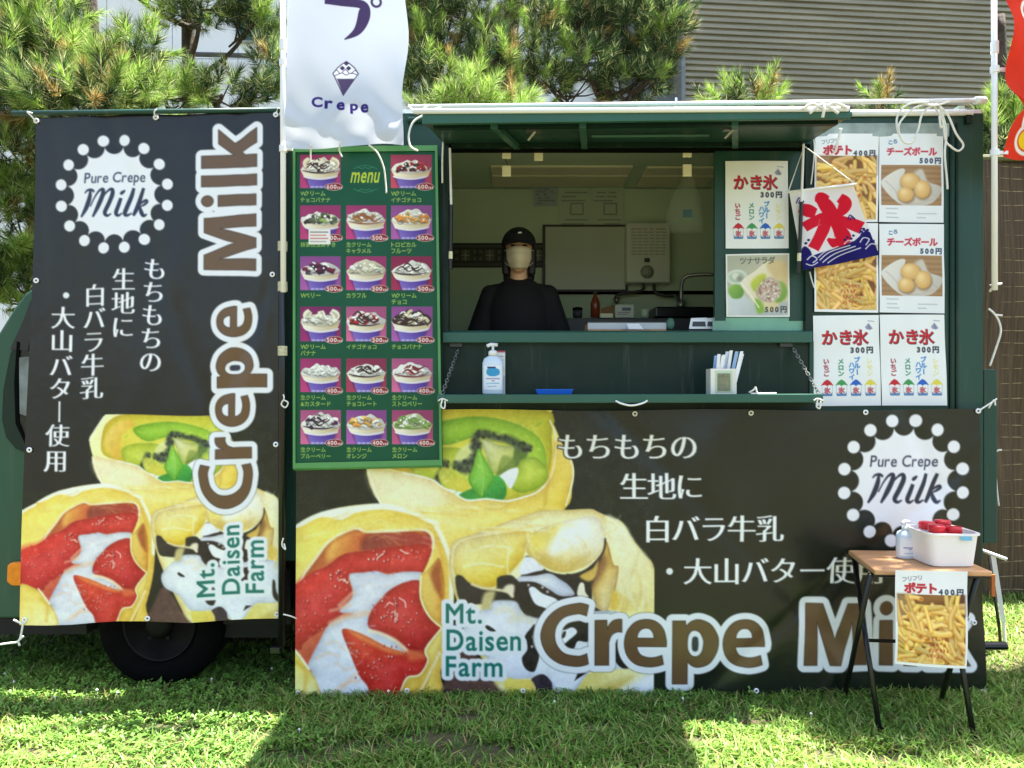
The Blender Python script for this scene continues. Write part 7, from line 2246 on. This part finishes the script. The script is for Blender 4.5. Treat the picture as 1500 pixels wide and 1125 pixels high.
BARE = [(-.33, -.50, .16), (-.62, -.58, .16), (-.10, -.62, .18), (.36, -.40, .12), (.75, -.52, .12), (-1.05, -.46, .10), (.62, -.30, .10), (-1.9, -.62, .12), (1.25, -.62, .1), (-.8, -.66, .14), (1.02, -.33, .10), (1.45, -.66, .13), (-1.45, -.40, .10), (-.2, -.30, .09)]


def bare(x, y):
    m = np.zeros_like(x)
    for bx, by, r in BARE:
        m = np.maximum(m, 1 - np.sqrt(((x - bx) / (r * 1.5)) ** 2 + ((y - by) / (r * .6)) ** 2))
    return np.clip(m * 1.8, 0, 1)


def grass():
    rng = np.random.default_rng(31)
    xs, ys = [], []
    for n, d0, d1 in ((74000, 2.6, 3.75), (46000, 3.75, 5.3), (9000, 5.3, 8.0)):
        x, y = visible_ground(n, rng, d0, d1)
        keep = rng.random(n) > bare(x, y) * .93
        keep &= rng.random(n) < .45 + .9 * vnoise(x + 9, y + 9, 4, 1)
        clover = (x < -1.0 + .25 * np.sin(y * 9)) & (y < .1)
        keep &= ~(clover & (rng.random(n) < .6))
        keep &= ~((np.abs(x - .3) < 2.0) & (y > .35) & (y < 1.4) & (rng.random(n) < .6))
        xs.append(x[keep]); ys.append(y[keep])
    x, y = np.concatenate(xs), np.concatenate(ys)
    n = len(x)
    h = rng.uniform(.018, .066, n) * (.7 + .6 * vnoise(x + 5, y + 5, 2.3, 2)) * np.where((y < .02) & (y > -.12), 1.15, 1.0)
    a = rng.uniform(0, 2 * PI, n)
    bend = h * rng.uniform(.5, 1.6, n)
    wd = rng.uniform(.002, .0052, n)
    fx, fy = np.cos(a), np.sin(a)
    sx, sy = -fy, fx
    zero = np.zeros(n)
    def pt(t, k):
        return np.stack([x + fx * bend * t * t + sx * wd * k, y + fy * bend * t * t + sy * wd * k, h * (t - .25 * t * t * (bend / h))], 1)
    V = np.stack([pt(0, 1), pt(0, -1), pt(.55, .8), pt(.55, -.8), pt(1, 0)], 1).reshape(-1, 3)
    b = np.arange(n)[:, None] * 5
    T = np.concatenate([b + np.array([0, 1, 3]), b + np.array([0, 3, 2]), b + np.array([2, 3, 4])], 1).reshape(-1, 3)
    g = vnoise(x + 3, y + 3, 1.7, 4)[:, None]
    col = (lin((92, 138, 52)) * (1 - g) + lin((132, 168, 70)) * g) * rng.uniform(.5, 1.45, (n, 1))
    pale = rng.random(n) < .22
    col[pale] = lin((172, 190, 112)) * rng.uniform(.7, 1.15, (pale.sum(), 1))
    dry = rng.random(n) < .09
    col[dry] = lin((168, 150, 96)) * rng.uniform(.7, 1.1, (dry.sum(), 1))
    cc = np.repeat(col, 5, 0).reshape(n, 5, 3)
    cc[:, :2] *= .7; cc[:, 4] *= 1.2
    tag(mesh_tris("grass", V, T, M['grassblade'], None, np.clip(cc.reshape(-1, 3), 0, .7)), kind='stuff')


def clover():
    rng = np.random.default_rng(77)
    n0 = 26000
    x, y = visible_ground(n0, rng, 2.6, 4.3)
    p = np.where(x < -1.0 + .25 * np.sin(y * 9), 1.0, .10) * (.35 + .8 * vnoise(x + 2, y + 2, 3.1, 6)) * (1 - bare(x, y) * .9)
    k = (rng.random(n0) < p) & (y < .6)
    x, y = x[k], y[k]
    n = len(x)
    h = rng.uniform(.012, .045, n)
    r = rng.uniform(.006, .0115, n)
    rot = rng.uniform(0, 2 * PI, n)
    tx, ty = rng.normal(0, .35, n), rng.normal(0, .35, n)
    Vs, Ts = [], []
    off = 0
    for l in range(3):
        a = rot + l * 2 * PI / 3
        ring = []
        for rr, aa in ((0, 0), (.8, -.55), (1.35, -.42), (1.6, 0), (1.35, .42), (.8, .55)):
            dx, dy = np.cos(a + aa) * rr * r, np.sin(a + aa) * rr * r
            ring.append(np.stack([x + dx, y + dy, h + dx * tx + dy * ty + rr * .15 * r], 1))
        Vs.append(np.stack(ring, 1).reshape(-1, 3))
        b = np.arange(n)[:, None] * 6 + off
        Ts.append(np.concatenate([b + np.array([0, i, i + 1]) for i in range(1, 5)], 1).reshape(-1, 3))
        off += n * 6
    st = np.stack([np.stack([x - .0008, y, 0 * x], 1), np.stack([x + .0008, y, 0 * x], 1), np.stack([x, y, h], 1)], 1).reshape(-1, 3)
    Vs.append(st); Ts.append(np.arange(n * 3).reshape(-1, 3) + off)
    col = lin((120, 162, 74)) * rng.uniform(.65, 1.35, (n, 1))
    cols = np.concatenate([np.repeat(col, 6, 0)] * 3 + [np.repeat(col * .7, 3, 0)])
    tag(mesh_tris("clover_leaves", np.concatenate(Vs), np.concatenate(Ts), M['grassblade'], None, cols), kind='stuff')


grass()
clover()
for i, (px, py) in enumerate(((7, 998), (20, 1010), (80, 1033), (142, 1022), (172, 1026), (310, 1006), (398, 990), (569, 1024), (1188, 1058), (438, 1082), (812, 1040), (118, 1056), (1000, 1035))):
    d = F * H / (py - HY)
    c = Vector(((px - CX) * d / F, d - D, .036))
    bm = B()
    for k in range(14):
        a, e = random.uniform(0, 2 * PI), random.uniform(-.2, 1.4)
        q = c + Vector((math.cos(a) * math.cos(e), math.sin(a) * math.cos(e), math.sin(e))) * .0042
        ellipsoid(bm, q, (.0022, .0022, .0032), 6, 5)
    tube(bm, [c, (c.x + .004, c.y + .003, 0)], .0012, 5)
    tag(obj("clover_flower", bm, M['flower'], smooth=True), "tiny white clover bloom standing in the grass", "clover flower", "clover blooms in the grass")
